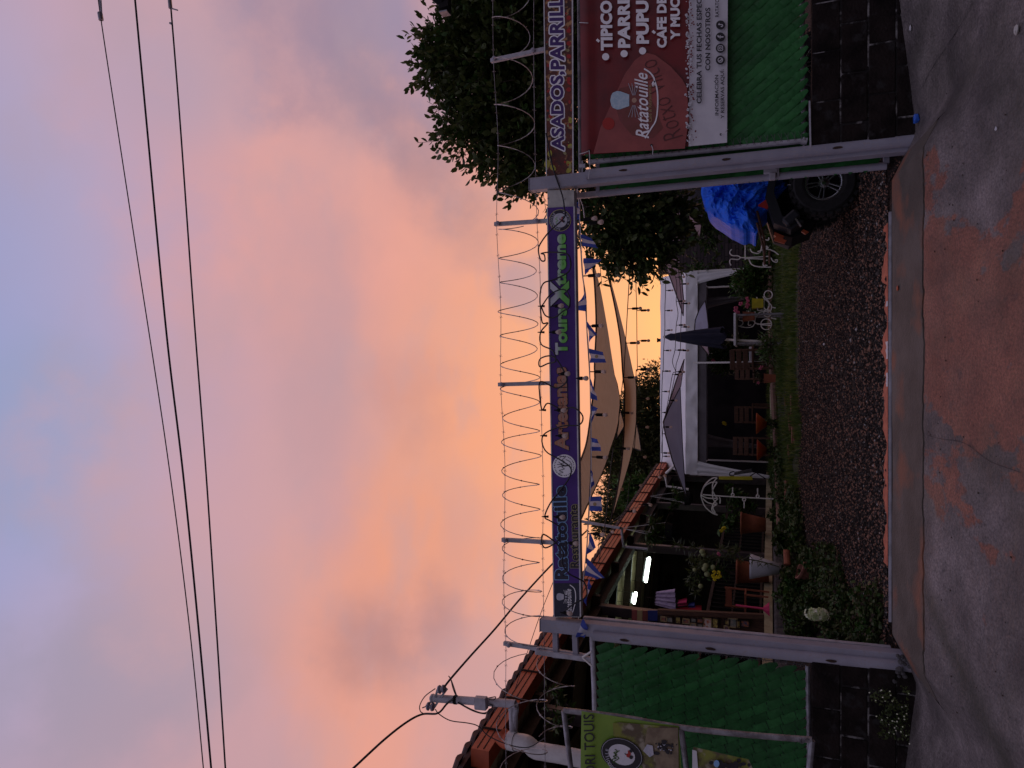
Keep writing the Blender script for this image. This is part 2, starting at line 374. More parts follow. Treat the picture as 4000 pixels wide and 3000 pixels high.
M['leafB'] = mat('olive_leaf', (.075, .090, .022), (.045, .065, .02), rough=.45, scale=3, trans=.3, spec=.5)
M['leafC'] = mat('feathery_leaf', (.10, .095, .032), (.06, .065, .022), rough=.6, scale=2, trans=.25)
M['leafD'] = mat('garden_leaf', (.022, .058, .011), (.044, .090, .016), rough=.55, scale=5, trans=.2, spec=.2)
M['leafE'] = mat('bright_garden_leaf', (.04, .11, .018), (.07, .13, .022), rough=.55, scale=5, trans=.2)
M['grass'] = mat('grass_blade', (.060, .115, .014), (.13, .155, .022), rough=.6, scale=1.2, trans=.25)
M['bark'] = mat('bark', (.06, .045, .035), (.03, .024, .02), rough=.9, scale=12, bump=.5)
M['hydr'] = mat('white_petal', (.92, .92, .80), (.70, .78, .50), rough=.6, scale=20, trans=.3)
M['petal2'] = mat('greenish_petal', (.50, .60, .30), rough=.6, trans=.3)
M['pink'] = mat('pink_petal', (.55, .11, .20), rough=.6, trans=.2)
M['yelf'] = mat('yellow_petal', (.75, .60, .02), rough=.6, trans=.2)
M['fruit'] = mat('pale_green_pod', (.38, .40, .20), (.30, .34, .14), rough=.7, scale=30, bump=.3, trans=.15)
M['flagb'] = mat('blue_flag_cloth', (.05, .085, .40), rough=.7, trans=.3)
M['flagw'] = mat('white_flag_cloth', (.60, .60, .68), rough=.7, trans=.4)
M['tube_on'] = mat('lit_tube', (.9, 1, .9), emit=((.86, 1, .84), 15))
M['cream'] = mat('cream_kerb', (.42, .38, .24), (.30, .26, .16), rough=.7, scale=6, bump=.2)
M['stone'] = mat('grey_stone', (.10, .095, .10), (.05, .048, .05), rough=.9, scale=8, bump=.5)
M['insul'] = mat('porcelain_insulator', (.28, .27, .33), rough=.25)
M['blueplastic'] = mat('blue_plastic', (.02, .10, .50), rough=.4)
M['cloth_w'] = mat('white_embroidered_cloth', (.55, .45, .60), (.40, .30, .48), rough=.8, scale=20)
M['cloth_r'] = mat('red_cloth', (.34, .012, .025), rough=.8)
M['cloth_m'] = mat('magenta_cloth', (.45, .03, .10), rough=.8)
M['cloth_b'] = mat('blue_cloth', (.02, .03, .16), rough=.8)
M['bluegrey'] = mat('zinc', (.35, .42, .5), rough=.4)

def text2d(s, bold=0.0, shear=0, spacing=1.0):
    cu = bpy.data.curves.new('t', 'FONT'); cu.body = s; cu.size = 1; cu.offset = bold; cu.shear = shear; cu.resolution_u = 3; cu.space_character = spacing
    o = bpy.data.objects.new('t', cu); COL.objects.link(o)
    dg = bpy.context.evaluated_depsgraph_get(); e = o.evaluated_get(dg); me = e.to_mesh()
    v = np.array([tuple(q.co) for q in me.vertices]); f = [tuple(p.vertices) for p in me.polygons]
    e.to_mesh_clear(); bpy.data.objects.remove(o); bpy.data.curves.remove(cu)
    return v, f
def lay(v, f, A, B, C, th=.002, nrm=None, fit=None):
    """map 2d outline v to the parallelogram A (start of baseline), B (end), C (top of start)"""
    A, B, C = Vector(A), Vector(B), Vector(C); v = np.array(v)
    if fit is None: fit = (v[:, 0].min(), v[:, 1].min(), v[:, 0].max(), v[:, 1].max())
    x0, y0, x1, y1 = fit; ex = B-A; ey = C-A
    n = ex.cross(ey).normalized() if nrm is None else nrm
    out_ = [A+ex*((p[0]-x0)/(x1-x0))+ey*((p[1]-y0)/(y1-y0))+n*th for p in v]
    mb = MB(); mb.add(out_, f); return mb
def word(name, s, pA, pB, pC, d, mt, parent, bold=.02, shear=0, th=.002, outline=None, oth=None, spacing=1.03, ob=.03):
    A, B, C = P(*pA, d), P(*pB, d), P(*pC, d)
    v, f = text2d(s, bold, shear, spacing)
    fit = (v[:, 0].min(), v[:, 1].min(), v[:, 0].max(), v[:, 1].max())
    if outline:
        mo = MB()                        # heavier strokes behind the letter: shifted copies, each a hair apart
        for k in range(12):
            a = k*math.pi/6; q = lay(v+np.array([math.cos(a)*ob, math.sin(a)*ob, 0]), f, A, B, C, th+k*.0001, None, fit); mo.add(q.v, q.f)
        build('letter_outline', mo, outline, parent)
        th += .003
    return build(name, lay(v, f, A, B, C, th, None, fit), mt, parent)
def disc(c, r, n=28, d=6.1, th=.002, sx=1, rot=0):      # flat disc facing the camera side at pixel c, radius in pixels
    mb = MB(); pts = []
    for k in range(n):
        a = 2*math.pi*k/n; x, y = r*sx*math.cos(a), r*math.sin(a)
        x, y = x*math.cos(rot)-y*math.sin(rot), x*math.sin(rot)+y*math.cos(rot)
        pts.append(P(c[0]+x, c[1]+y, d)-Vector((0, th, 0)))
    mb.add(pts, [tuple(range(n))]); return mb
def poly(px, d, th=.002):
    mb = MB(); mb.add([P(x, y, d)-Vector((0, th, 0)) for x, y in px], [tuple(range(len(px)))]); return mb
def stroke(px, d, w, th=.003, k=5):                      # flat ribbon stroke in the plane y=d
    pts = cat([P(x, y, d)-Vector((0, th, 0)) for x, y in px], k) if len(px) > 2 else [P(x, y, d)-Vector((0, th, 0)) for x, y in px]
    V = []; 
    for i, p in enumerate(pts):
        t = pts[min(i+1, len(pts)-1)]-pts[max(i-1, 0)]; t.y = 0
        if t.length < 1e-9: t = Vector((1, 0, 0))
        t.normalize(); n_ = Vector((-t.z, 0, t.x)); ww = w if not callable(w) else w(i/(len(pts)-1)); V += [p+n_*ww/2, p-n_*ww/2]
    mb = MB(); mb.add(V, [(2*i, 2*i+1, 2*i+3, 2*i+2) for i in range(len(pts)-1)]); return mb
# ================================================================== GROUND
def grid_ground(name, x0, x1, y0, y1, nx, ny, fz, mt, dz_=0, jitter=0):
    mb = MB(); V = []
    for j in range(ny+1):
        for i in range(nx+1):
            x = lerp(x0, x1, i/nx); y = lerp(y0, y1, j/ny)
            if callable(fz[0]): x, y = fz[0](x, y), y
            z = fz[1](x, y)+dz_+(noise.noise(Vector((x*1.3, y*1.3, 3)))*jitter)
            V.append((x, y, z))
    Fs = [(j*(nx+1)+i, j*(nx+1)+i+1, (j+1)*(nx+1)+i+1, (j+1)*(nx+1)+i) for j in range(ny) for i in range(nx)]
    mb.add(V, Fs); return struct(name, mb, mt, True)
def ramp_mat():
    mt = bpy.data.materials.new('worn_ramp_concrete'); mt.use_nodes = True; t = mt.node_tree; b = t.nodes['Principled BSDF']; lk = t.links.new
    def nn(k, **a):
        n = t.nodes.new(k)
        for q, v in a.items(): setattr(n, q, v)
        return n
    tcn = nn('ShaderNodeTexCoord'); vec = tcn.outputs['Object']
    def nz(sc, det=6, ro=.6, off=0, st=None):
        n = nn('ShaderNodeTexNoise'); n.inputs['Scale'].default_value = sc; n.inputs['Detail'].default_value = det; n.inputs['Roughness'].default_value = ro
        mp_ = nn('ShaderNodeMapping'); mp_.inputs['Location'].default_value = (off, off*.7, 0); lk(vec, mp_.inputs[0])
        if st: mp_.inputs['Scale'].default_value = st
        lk(mp_.outputs[0], n.inputs['Vector']); return n.outputs[0]
    def rp(f, stops):
        c = nn('ShaderNodeValToRGB'); 
        while len(c.color_ramp.elements) < len(stops): c.color_ramp.elements.new(.5)
        for e, (p, q) in zip(c.color_ramp.elements, stops): e.position = p; e.color = (*q, 1)
        lk(f, c.inputs[0]); return c.outputs[0]
    def mx(f, a, c, mode='MIX'):
        n = nn('ShaderNodeMix', data_type='RGBA', blend_type=mode)
        for i, v in ((0, f), (6, a), (7, c)):
            if isinstance(v, (int, float)): n.inputs[i].default_value = v
            elif isinstance(v, tuple): n.inputs[i].default_value = (*v, 1)
            else: lk(v, n.inputs[i])
        return n.outputs[2]
    grey = rp(nz(2.2, 8), [(.32, (.065, .056, .056)), (.5, (.130, .112, .110)), (.66, (.22, .19, .188))])
    red = rp(nz(3.5, 8, .6, 4), [(.3, (.17, .060, .038)), (.6, (.27, .096, .058)), (.8, (.34, .14, .09))])
    # red paint survives in the middle of the drive; broken up by wear
    sx = nn('ShaderNodeSeparateXYZ'); lk(vec, sx.inputs[0])
    def mth(op, a, c=None, cl=False):
        n = nn('ShaderNodeMath', operation=op); n.use_clamp = cl
        for i, v in enumerate((a, c)):
            if v is None: continue
            if isinstance(v, (int, float)): n.inputs[i].default_value = v
            else: lk(v, n.inputs[i])
        return n.outputs[0]
    cx = mth('ABSOLUTE', mth('ADD', sx.outputs[0], -.12))
    cen = mth('MULTIPLY', mth('SUBTRACT', 1.32, cx), .20)
    wear = mth('ADD', nz(1.15, 9, .62, 1.7), cen)
    wear = mth('ADD', wear, mth('MULTIPLY', mth('SUBTRACT', nz(5, 7, .65, 8, (1, .45, 1)), .5), .50))
    yy = mth('MULTIPLY', mth('MAXIMUM', mth('SUBTRACT', sx.outputs[1], 5.48), 0), 1.6)
    mask = rp(mth('SUBTRACT', wear, yy), [(.585, (0, 0, 0)), (.615, (.88,)*3)])
    c = mx(mask, grey, red)
    spots = rp(nz(7, 5, .6, 12), [(.60, (0, 0, 0)), (.72, (1, 1, 1))])
    c = mx(mth('MULTIPLY', spots, .55), c, (.04, .037, .04))
    fine = rp(nz(70, 4, .6, 2), [(.3, (.45,)*3), (.7, (1.35,)*3)])
    c = mx(1.0, c, fine, 'MULTIPLY')
    # dark tyre-dirt band curving to the left
    band = mth('ABSOLUTE', mth('ADD', mth('ADD', sx.outputs[0], mth('MULTIPLY', sx.outputs[1], -.80)), 5.62+.03))
    bm = rp(mth('ADD', band, mth('MULTIPLY', nz(6, 4), .18)), [(.09, (1, 1, 1)), (.30, (0, 0, 0))])
    c = mx(mth('MULTIPLY', bm, .72), c, (.030, .030, .020))
    moss = rp(nz(1.6, 6, .6, 21), [(.50, (0, 0, 0)), (.72, (.6,)*3)])
    c = mx(mth('MULTIPLY', moss, .5), c, (.075, .078, .052))
    lk(c, b.inputs['Base Color'])
    lk(rp(nz(3, 5, .6, 30), [(.3, (.42,)*3), (.7, (.75,)*3)]), b.inputs['Roughness'])
    bp = nn('ShaderNodeBump'); bp.inputs['Strength'].default_value = .8; bp.inputs['Distance'].default_value = .016
    h = mth('ADD', nz(45, 5), mth('MULTIPLY', nz(6, 3), 2)); lk(h, bp.inputs['Height']); lk(bp.outputs[0], b.inputs['Normal'])
    return mt
RM = ramp_mat()
STRIP = mat('strip_concrete', (.070, .058, .048), (.112, .095, .082), rough=.7, scale=2.6, bump=.5, bscale=50, col3=(.20, .085, .05), s3=2.1)
ci = lambda x, y: x
def crack(x): return 5.36+.045*noise.noise(Vector((x*2.1, 0, 1)))+.022*noise.noise(Vector((x*9, 0, 5)))+.010*noise.noise(Vector((x*31, 0, 8)))+.02*noise.noise(Vector((x*.8, 3, 5)))
def strip_mesh(name, x0, x1, nx, ya, yb, ny, mt, drop=None):
    mb = MB(); V = []
    for i in range(nx+1):
        x = lerp(x0, x1, i/nx); a, b = ya(x), yb(x)
        for j in range(ny+1):
            t = (j/ny)**1.0; y = lerp(a, b, t); z = gz(x, y, False)+.006*noise.noise(Vector((x*1.7, y*1.7, 3)))
            V.append((x, y, z))
        if drop: V[-(ny+1)] = (x, a, V[-(ny+1)][2]-.004); V[-1] = (x, b, V[-1][2]-.004)
    n1_ = ny+1
    mb.add(V, [(i*n1_+j, (i+1)*n1_+j, (i+1)*n1_+j+1, i*n1_+j+1) for i in range(nx) for j in range(ny)])
    if drop:      # the broken edge goes down into the crack
        for i in range(nx):
            for c_ in (0, ny):
                a, b = V[i*n1_+c_], V[(i+1)*n1_+c_]
                mb.add([a, b, (b[0], b[1], b[2]-.06), (a[0], a[1], a[2]-.06)], [(0, 1, 2, 3)])
    return struct(name, mb, mt, True)
for xa, xb, n_ in ((-60, -7, 12), (-7, -2.14, 70), (1.78, 7, 70), (7, 60, 12)):
    strip_mesh('pavement', xa, xb, n_, lambda x: -2.0, lambda x: 6.14, 80, RM)
    strip_mesh('pavement', xa, xb, n_, lambda x: -40, lambda x: -2.0, 8, RM)
strip_mesh('driveway_ramp', -2.14, 1.78, 260, lambda x: -3, lambda x: crack(x)-.026-.008*noise.noise(Vector((x*14, 4, 0))), 70, RM, True)
strip_mesh('driveway_ramp', -2.14, 1.78, 20, lambda x: -40, lambda x: -3, 20, RM)
strip_mesh('concrete_threshold', -2.14, 1.78, 260, lambda x: crack(x)+.012, lambda x: 6.12, 8, STRIP, True)
mb = MB(); mb.add([(-400, -400, -1.2), (400, -400, -1.2), (400, 900, -.6), (-400, 900, -.6)], [(0, 1, 2, 3)])
struct('ground', mb, mat('earth', (.03, .028, .025), (.05, .045, .035), scale=2, rough=.95))
GRAVB = mat('gravel_bed', (.040, .032, .028), (.014, .012, .011), spec=.1, rough=.9, scale=45, bump=.9, bscale=70, col3=(.13, .07, .05), s3=60)
SOIL = mat('soil_and_moss', (.022, .026, .012), (.035, .045, .014), rough=.95, scale=4, bump=.6, bscale=40)
# yard ground behind the gate
def yard(name, y0, y1, x0, x1, nx, ny, mt, dz_=0):
    mb = MB(); V = []
    for j in range(ny+1):
        for i in range(nx+1):
            x = lerp(x0, x1, i/nx); y = lerp(y0, y1, j/ny); V.append((x, y, gz(x, y)+dz_+.012*noise.noise(Vector((x*1.5, y*1.5, 7)))))
    mb.add(V, [(j*(nx+1)+i, j*(nx+1)+i+1, (j+1)*(nx+1)+i+1, (j+1)*(nx+1)+i) for j in range(ny) for i in range(nx)])
    return struct(name, mb, mt, True)
yard('gravel_yard', 6.12, 12.6, -7, 9, 90, 60, GRAVB, -.012)
yard('lawn_ground', 12.6, 40, -12, 16, 80, 60, SOIL, -.012)
# worn red paint by the threshold and the gate rail
mb = MB(); V = []; Fs = []
xs = np.linspace(-1.45, 1.28, 90)
for i, x in enumerate(xs):
    w = .10+.26*noise.noise(Vector((x*5, 2, 0)))+.12*noise.noise(Vector((x*17, 2, 0)))+.06*noise.noise(Vector((x*45, 2, 0)))
    V += [(x, 6.20, .095), (x, 6.20+max(.015, w), .098+max(.015, w)*.07)]
for i in range(len(xs)-1): Fs.append((2*i, 2*i+2, 2*i+3, 2*i+1))
mb.add(V, Fs); struct('red_painted_concrete', mb, mat('red_floor_paint', (.52, .14, .075), (.36, .09, .05), rough=.6, scale=14, bump=.3))
rail = MB(); rail.bar((-1.88, 6.165, .084), (1.36, 6.165, .084), .018, .018)
fk = MB()
for (x0_, x1_) in ((-.02, .09), (.20, .34), (.62, .66)):
    n_ = 8; A_ = [(lerp(x0_, x1_, i/n_), 6.19) for i in range(n_+1)]; B_ = [(lerp(x0_, x1_, i/n_), 6.235+.04*rnd.random()) for i in range(n_+1)]
    fk.add([(a, b, gz(a, b)+.012) for a, b in A_+B_], [(i, i+1, n_+2+i, n_+1+i) for i in range(n_)])
struct('white_paint_flakes', fk, M['white'])
g_rail = build('gate_rail', rail, M['paint2']); tag(g_rail, 'long pale metal gate rail lying across the driveway threshold', 'gate rail')

# gravel stones and grass blades
def scatter_mesh(name, base_v, base_f, pts, scl, rotz, tilt, mats, pick, label, catg, kind='stuff', squash=None):
    nb = len(base_v); n = len(pts); bv = np.array(base_v)
    c, s_ = np.cos(rotz), np.sin(rotz); ct, st = np.cos(tilt), np.sin(tilt)
    x = bv[None, :, 0]*scl[:, None]; y = bv[None, :, 1]*scl[:, None]; z = bv[None, :, 2]*scl[:, None]
    y2 = y*ct[:, None]-z*st[:, None]; z2 = y*st[:, None]+z*ct[:, None]
    X = x*c[:, None]-y2*s_[:, None]+pts[:, 0:1]; Y = x*s_[:, None]+y2*c[:, None]+pts[:, 1:2]; Zz = z2+pts[:, 2:3]
    V = np.stack([X, Y, Zz], -1).reshape(-1, 3); 
    fl = np.array([len(f) for f in base_f]); bi = np.concatenate([np.array(f) for f in base_f])
    idx = (bi[None, :]+(np.arange(n)*nb)[:, None]).reshape(-1)
    ls = np.tile(fl, n); st_ = np.concatenate([[0], np.cumsum(ls)[:-1]])
    me = bpy.data.meshes.new(name); me.vertices.add(len(V)); me.vertices.foreach_set('co', V.reshape(-1)); me.loops.add(len(idx)); me.loops.foreach_set('vertex_index', idx.astype(np.int32))
    me.polygons.add(len(ls)); me.polygons.foreach_set('loop_start', st_.astype(np.int32)); me.polygons.foreach_set('loop_total', ls.astype(np.int32))
    for q in mats: me.materials.append(q)
    me.polygons.foreach_set('material_index', np.repeat(pick, len(base_f)).astype(np.int32))
    me.update(calc_edges=True); me.validate()
    o = bpy.data.objects.new(name, me); COL.objects.link(o)
    if kind: o['kind'] = kind
    if label: o['label'] = label; 
    if catg: o['category'] = catg
    return o
stone_v = [(1, .1, .1), (-.9, -.1, .05), (.1, .8, .1), (0, -.9, .0), (.1, 0, .62), (-.15, .1, -.5)]
stone_f = [(0, 2, 4), (2, 1, 4), (1, 3, 4), (3, 0, 4), (2, 0, 5), (1, 2, 5), (3, 1, 5), (0, 3, 5)]
n = 62000
yy = 6.24+(nr.rand(n)**1.25)*6.5; xx = nr.uniform(-1, 1, n)*(.42*yy+.5)+.1
keep = xx > edge_x(yy)+.9+.5*nr.rand(n)
xx, yy = xx[keep], yy[keep]; n = len(xx)
zz = np.array([gz(a, b) for a, b in zip(xx, yy)])+.001
sm = [mat('gravel_dark', (.024, .020, .019), rough=.9, spec=.15), mat('gravel_grey', (.070, .060, .055), rough=.9, spec=.15), mat('gravel_pink', (.25, .135, .095), rough=.9, spec=.15), mat('gravel_pale', (.34, .32, .31), rough=.8)]
scatter_mesh('gravel', stone_v, stone_f, np.stack([xx, yy, zz], 1), nr.uniform(.007, .018, n)*(1+(nr.rand(n) > .99)*1.2), nr.rand(n)*6.3, nr.uniform(-.5, .5, n), sm, nr.choice(4, n, p=[.52, .22, .25, .01]), 'dark wet gravel with pinkish chips across the yard drive', 'gravel')
blade_v = [(-.06, 0, 0), (.06, 0, 0), (.035, .10, .62), (-.035, .10, .62), (0, .35, 1.0)]
blade_f = [(0, 1, 2, 3), (3, 2, 4)]
n = 95000
yy = 12.2+nr.rand(n)**1.3*7.5; xx = nr.uniform(-.42, .5, n)*yy
edge = 12.9+.35*np.sin(xx*1.7)+.2*np.sin(xx*4.1+1)+nr.normal(0, .25, n)
la_, lb_ = onG(3020, 1000), onG(3060, 2050); lc_ = onG(3026, 1475)
ylog = np.interp(xx, [lb_.x, lc_.x, la_.x], [lb_.y, lc_.y, la_.y])
nearlog = (xx > lb_.x-.1) & (xx < la_.x+.1) & (yy < ylog+.12) & (yy > ylog-.75) & (nr.rand(n) > .12)
gr_n = np.array([noise.noise(Vector((a*1.1, b*.8, 0)))+.5*noise.noise(Vector((a*3.1, b*2.2, 4))) for a, b in zip(xx, yy)])
keep = (yy > edge) & (xx > edge_x(yy)-.1) & (gr_n > -.42+nr.rand(n)*.2) & ~nearlog
xx, yy = xx[keep], yy[keep]; n = len(xx)
zz = np.array([gz(a, b) for a, b in zip(xx, yy)])-.01
scatter_mesh('grass', blade_v, blade_f, np.stack([xx, yy, zz], 1), nr.uniform(.05, .14, n), nr.rand(n)*6.3, nr.uniform(-.4, .4, n), [M['grass'], M['leafD'], M['leafB']], nr.choice(3, n, p=[.62, .25, .13]), 'green lawn growing between the gravel yard and the white tent', 'grass')

# ================================================================== GATE
FD = 6.12
def post(name, label, top, bot, w, dpt, dd=0, wall=None):
    a = P(*top, FD+dd); b = P(*bot, FD+dd)
    t = thing(name, label, 'post', (b.x, b.y, b.z))
    mb = MB(); mb.bar(b-Vector((0, 0, .22)), a, w, dpt, .006, (1, 0, 0)); build('square_tube', mb, M['paint'], t)
    return t, a, b
lp, la, lb = post('gate_post', 'tall grey painted gate post at the left of the opening, end of the purple banner', (2117, 2436), (3520, 2570), .115, .115)
mb = MB(); pa = P(2318, 2483, FD-.07); pb = P(3515, 2601, FD-.07)
mb.tube([pb-Vector((0, 0, .12)), pb, pa], .043, 16); build('round_tube', mb, M['paint'], lp)
mb = MB(); pin = P(2280, 2418, FD+.12); pib = P(3480, 2536, FD+.12); mb.bar(pib, pin, .05, .05, .004, (1, 0, 0)); build('inner_tube', mb, M['paint2'], lp)
for fx in (.12, .42, .80):
    c = pa.lerp(pb, fx); mb = MB(); mb.lathe(c-Vector((0, .0425, 0)), [(.0, .001), (.022, .0015)], 10, (0, -1, 0)); 
    for i, v in enumerate(mb.v): mb.v[i] = (c.x+(v[0]-c.x)*.55+.004*rnd.random(), v[1]-.002, c.z+(v[2]-c.z)*2.0+.006*rnd.random())
    build('rust_hole', mb, M['rust'], lp)
cap = MB(); cap.bar(la, la+Vector((0, 0, .006)), .12, .12, 0, (1, 0, 0)); build('post_cap', cap, M['paint'], lp)
rp_, ra, rb = post('gate_post', 'tall grey painted gate post at the right of the opening, beside the burgundy banner', (2075, 725), (3500, 574), .108, .115)
mb = MB(); pa2 = P(2290, 682, FD-.07); pb2 = P(3505, 555, FD-.07)
mb.tube([pb2-Vector((0, 0, .12)), pb2, pa2], .045, 16); build('round_tube', mb, M['paint'], rp_)
for fx in (.14, .49, .83):
    c = pa2.lerp(pb2, fx); mb = MB(); mb.lathe(c-Vector((0, .0445, 0)), [(.0, .001), (.020, .0015)], 10, (0, -1, 0)); 
    for i, v in enumerate(mb.v): mb.v[i] = (c.x-.012+(v[0]-c.x)*.5+.004*rnd.random(), v[1]-.002, c.z+(v[2]-c.z)*1.9+.006*rnd.random())
    build('rust_hole', mb, M['rust'], rp_)
cap = MB(); cap.bar(ra, ra+Vector((0, 0, .006)), .113, .12, 0, (1, 0, 0)); build('post_cap', cap, M['paint'], rp_)

# woven slat panels --------------------------------------------------
def clip_line(p0, dr, quad):
    """part of the line p0+t*dr inside the convex quad (2d)"""
    t0, t1 = -1e9, 1e9; n_ = len(quad)
    area = sum(quad[i][0]*quad[(i+1) % n_][1]-quad[(i+1) % n_][0]*quad[i][1] for i in range(n_)); sg = 1 if area > 0 else -1
    for i in range(n_):
        ax, az = quad[i]; bx, bz = quad[(i+1) % n_]; nx, nz_ = -(bz-az)*sg, (bx-ax)*sg
        den_ = nx*dr[0]+nz_*dr[1]; num = nx*(p0[0]-ax)+nz_*(p0[1]-az)
        if abs(den_) < 1e-9:
            if num < 0: return None
            continue
        t = -num/den_
        if den_ > 0: t0 = max(t0, t)
        else: t1 = min(t1, t)
    return (t0, t1) if t1 > t0 else None
def woven(parent, quad, y, ang=62, pitch=.0700, cell=.125, bulge=.006, seed=0, ticks=True):
    """quad: corners (x,z) of the panel; slats run down to the right"""
    a = R(ang); dr = (math.cos(a), -math.sin(a)); pr = (math.sin(a), math.cos(a))      # pr: across the slats
    ks = [q[0]*pr[0]+q[1]*pr[1] for q in quad]; r_ = random.Random(seed); wires = MB(); k = math.floor(min(ks)/pitch); n_ = 0
    while k*pitch < max(ks):
        c = k*pitch; p0 = (pr[0]*c, pr[1]*c); seg = clip_line(p0, dr, quad)
        if seg and seg[1]-seg[0] > .05:
            off = (c/math.tan(a)) % cell; i0 = math.ceil((seg[0]-off)/cell)-1; i1 = math.ceil((seg[1]-off)/cell)
            mb = MB(); hw = pitch*.53
            for i in range(i0, i1):
                ta = i*cell+off; tb = ta+cell
                ta2, tb2 = max(ta, seg[0]-.02), min(tb, seg[1]+.03)
                if tb2-ta2 < .02: continue
                rows = []
                wob = [r_.uniform(-.0025, .0025) for _ in range(4)]; first = ta2 > ta; last = tb2 < tb or i == i1-1
                for j, tt in enumerate((ta2, ta2*.6+tb2*.4, tb2+.004)):
                    fr = (0, .4, 1)[j]; row = []
                    for q, s_ in enumerate((-1, 0, 1)):
                        w_ = hw*s_+wob[j]*.6
                        if last and j == 2 and s_: w_ *= .35
                        yo = y-.004-(bulge if s_ == 0 else 0)*(.6+.4*(j == 1))-(.010 if ticks else .004)*(1-fr)*(.7+.6*r_.random())+wob[q]+(.002 if s_ > 0 else -.002)
                        row.append((p0[0]+dr[0]*tt+pr[0]*w_, yo, p0[1]+dr[1]*tt+pr[1]*w_))
                    rows.append(row)
                o = len(mb.v); mb.v += [v for rw in rows for v in rw]
                for j in range(2):
                    for q in range(2): mb.f.append((o+j*3+q, o+j*3+q+1, o+(j+1)*3+q+1, o+(j+1)*3+q)); mb.mi.append(0)
                px, pz = p0[0]+dr[0]*ta, p0[1]+dr[1]*ta
                if ticks and seg[0] < ta < seg[1]:
                    wires.tube([(px-pr[0]*hw-dr[0]*.004, y-.016, pz-pr[1]*hw-dr[1]*.004), (px+pr[0]*hw+dr[0]*.004, y-.016, pz+pr[1]*hw+dr[1]*.004)], .0026, 3, False)
            if mb.v:
                build('slat', mb, M['slat2'] if r_.random() < .25 else M['slat'], parent, None, None, True); n_ += 1
        k += 1
    if wires.v: build('wire_mesh', wires, M['ink'], parent, None, 'stuff'); return n_
def xz(X, Y, d=FD): p = P(X, Y, d); return (p.x, p.z)
fl = thing('fence_panel', 'green slat woven fence panel left of the gate opening, above the stained block wall', 'fence', P(3150, 2800, FD)[:])
woven(fl, [xz(3142, 2612), xz(3150, 3300), xz(2345, 3300), xz(2338, 2512)], FD, seed=3)
def rail_t(parent, name, pts, r, mt, n=10, d=FD):
    mb = MB(); mb.tube([P(x, y, d) for x, y in pts] if len(pts[0]) == 2 else pts, r, n); return build(name, mb, mt, parent)
rail_t(fl, 'top_rail', [(2312, 2470), (2322, 2700), (2335, 3300)], .024, M['paint2'])
rail_t(fl, 'bottom_rail', [(3155, 2600), (3165, 3300)], .02, M['galv'])
mb = MB()       # barbed selvedge of the mesh
for i in range(60):
    z = lerp(P(2345, 2500, FD).z, P(3140, 2600, FD).z, i/59); x = lerp(P(2345, 2500, FD).x, P(3140, 2600, FD).x, i/59)
    mb.tube([(x-.01, FD-.012, z), (x+.035, FD-.01, z+.02*(1 if i % 2 else -1))], .0018, 3, False)
mb.tube([P(2338, 2500, FD-.02), P(3150, 2598, FD-.02)], .003, 4); build('tie_wire', mb, M['wire'], fl, None, 'stuff')
fr_ = thing('fence_panel', 'green slat woven fence panel on the far right, partly under the burgundy banner', 'fence', P(3150, 300, FD)[:])
woven(fr_, [xz(3150, 542), xz(3150, -500), xz(2700, -500), xz(2700, 580)], FD, ang=52, seed=9, ticks=False)
woven(fr_, [xz(2700, 580), xz(2700, 500), xz(2285, 540), xz(2290, 612)], FD+.005, ang=52, seed=10, ticks=False)
rail_t(fr_, 'side_tube', [(2298, 634), (3155, 549)], .022, M['paint2'], d=FD-.005)
rail_t(fr_, 'top_rail', [(2268, 690), (2262, 0), (2260, -500)], .018, M['galv'], d=FD+.03)
rail_t(fr_, 'bottom_rail', [(3140, 560), (3133, 0), (3130, -500)], .02, M['galv'], d=FD+.02)
mb = MB()
for i in range(64):
    t = i/63; a = P(lerp(2300, 3140, t), lerp(628, 540, t), FD-.02); s_ = 1 if i % 2 else -1
    mb.tube([a+Vector((.06, 0, .015)), a+Vector((-.015, -.006, .02*s_))], .0018, 3, False)
build('tie_wire', mb, M['wire'], fr_, None, 'stuff')
mb = MB(); 
for (x, y) in ((3140, 548), (2275, 640)): mb.tube([P(x-12, y+8, FD-.04), P(x+12, y+8, FD-.04)], .02, 8); mb.tube([P(x, y-12, FD-.03), P(x, y+40, FD-.03)], .008, 5)
build('pipe_clamp', mb, M['paint2'], fr_, None, 'stuff')
mb = MB(); mb.bar(P(3162, 395, FD-.10), P(3166, 588, FD-.10), .02, .012); build('iron_strap', mb, M['paint2'], fr_)

# sliding leaf parked behind the right fence, its leading edge showing in the opening
sg = thing('sliding_gate', 'open sliding gate leaf with green woven slats, parked behind the right gate post', 'gate', P(3455, 645, FD+.2)[:])
sd_ = FD+.16
woven(sg, [xz(3425, 655, sd_), xz(3425, 380, sd_), xz(2345, 500, sd_), xz(2345, 745, sd_)], sd_, ang=52, seed=21, ticks=False)
mb = MB(); mb.tube([P(3463, 648, sd_), P(2336, 757, sd_)], .03, 14); build('leading_tube', mb, M['paint'], sg)
mb = MB(); mb.bar(P(2336, 640, sd_), P(2336, 757, sd_), .035, .035); mb.bar(P(3458, 500, sd_), P(3462, 640, sd_), .04, .04); build('cross_tube', mb, M['paint'], sg)
mb = MB(); mb.bar(P(2240, 767, sd_+.03), P(2400, 752, sd_+.03), .05, .05, .004); build('guide_tube', mb, M['paint2'], sg)
mb = MB(); mb.box(P(3010, 668, sd_-.03), (.05, .05, .11), bev=.005); mb.box(P(3018, 690, sd_-.05), (.06, .04, .05), bev=.005); mb.tube([P(3040, 655, sd_-.04), P(3040, 690, sd_-.04)], .008, 6)
build('latch_box', mb, M['paint2'], sg)

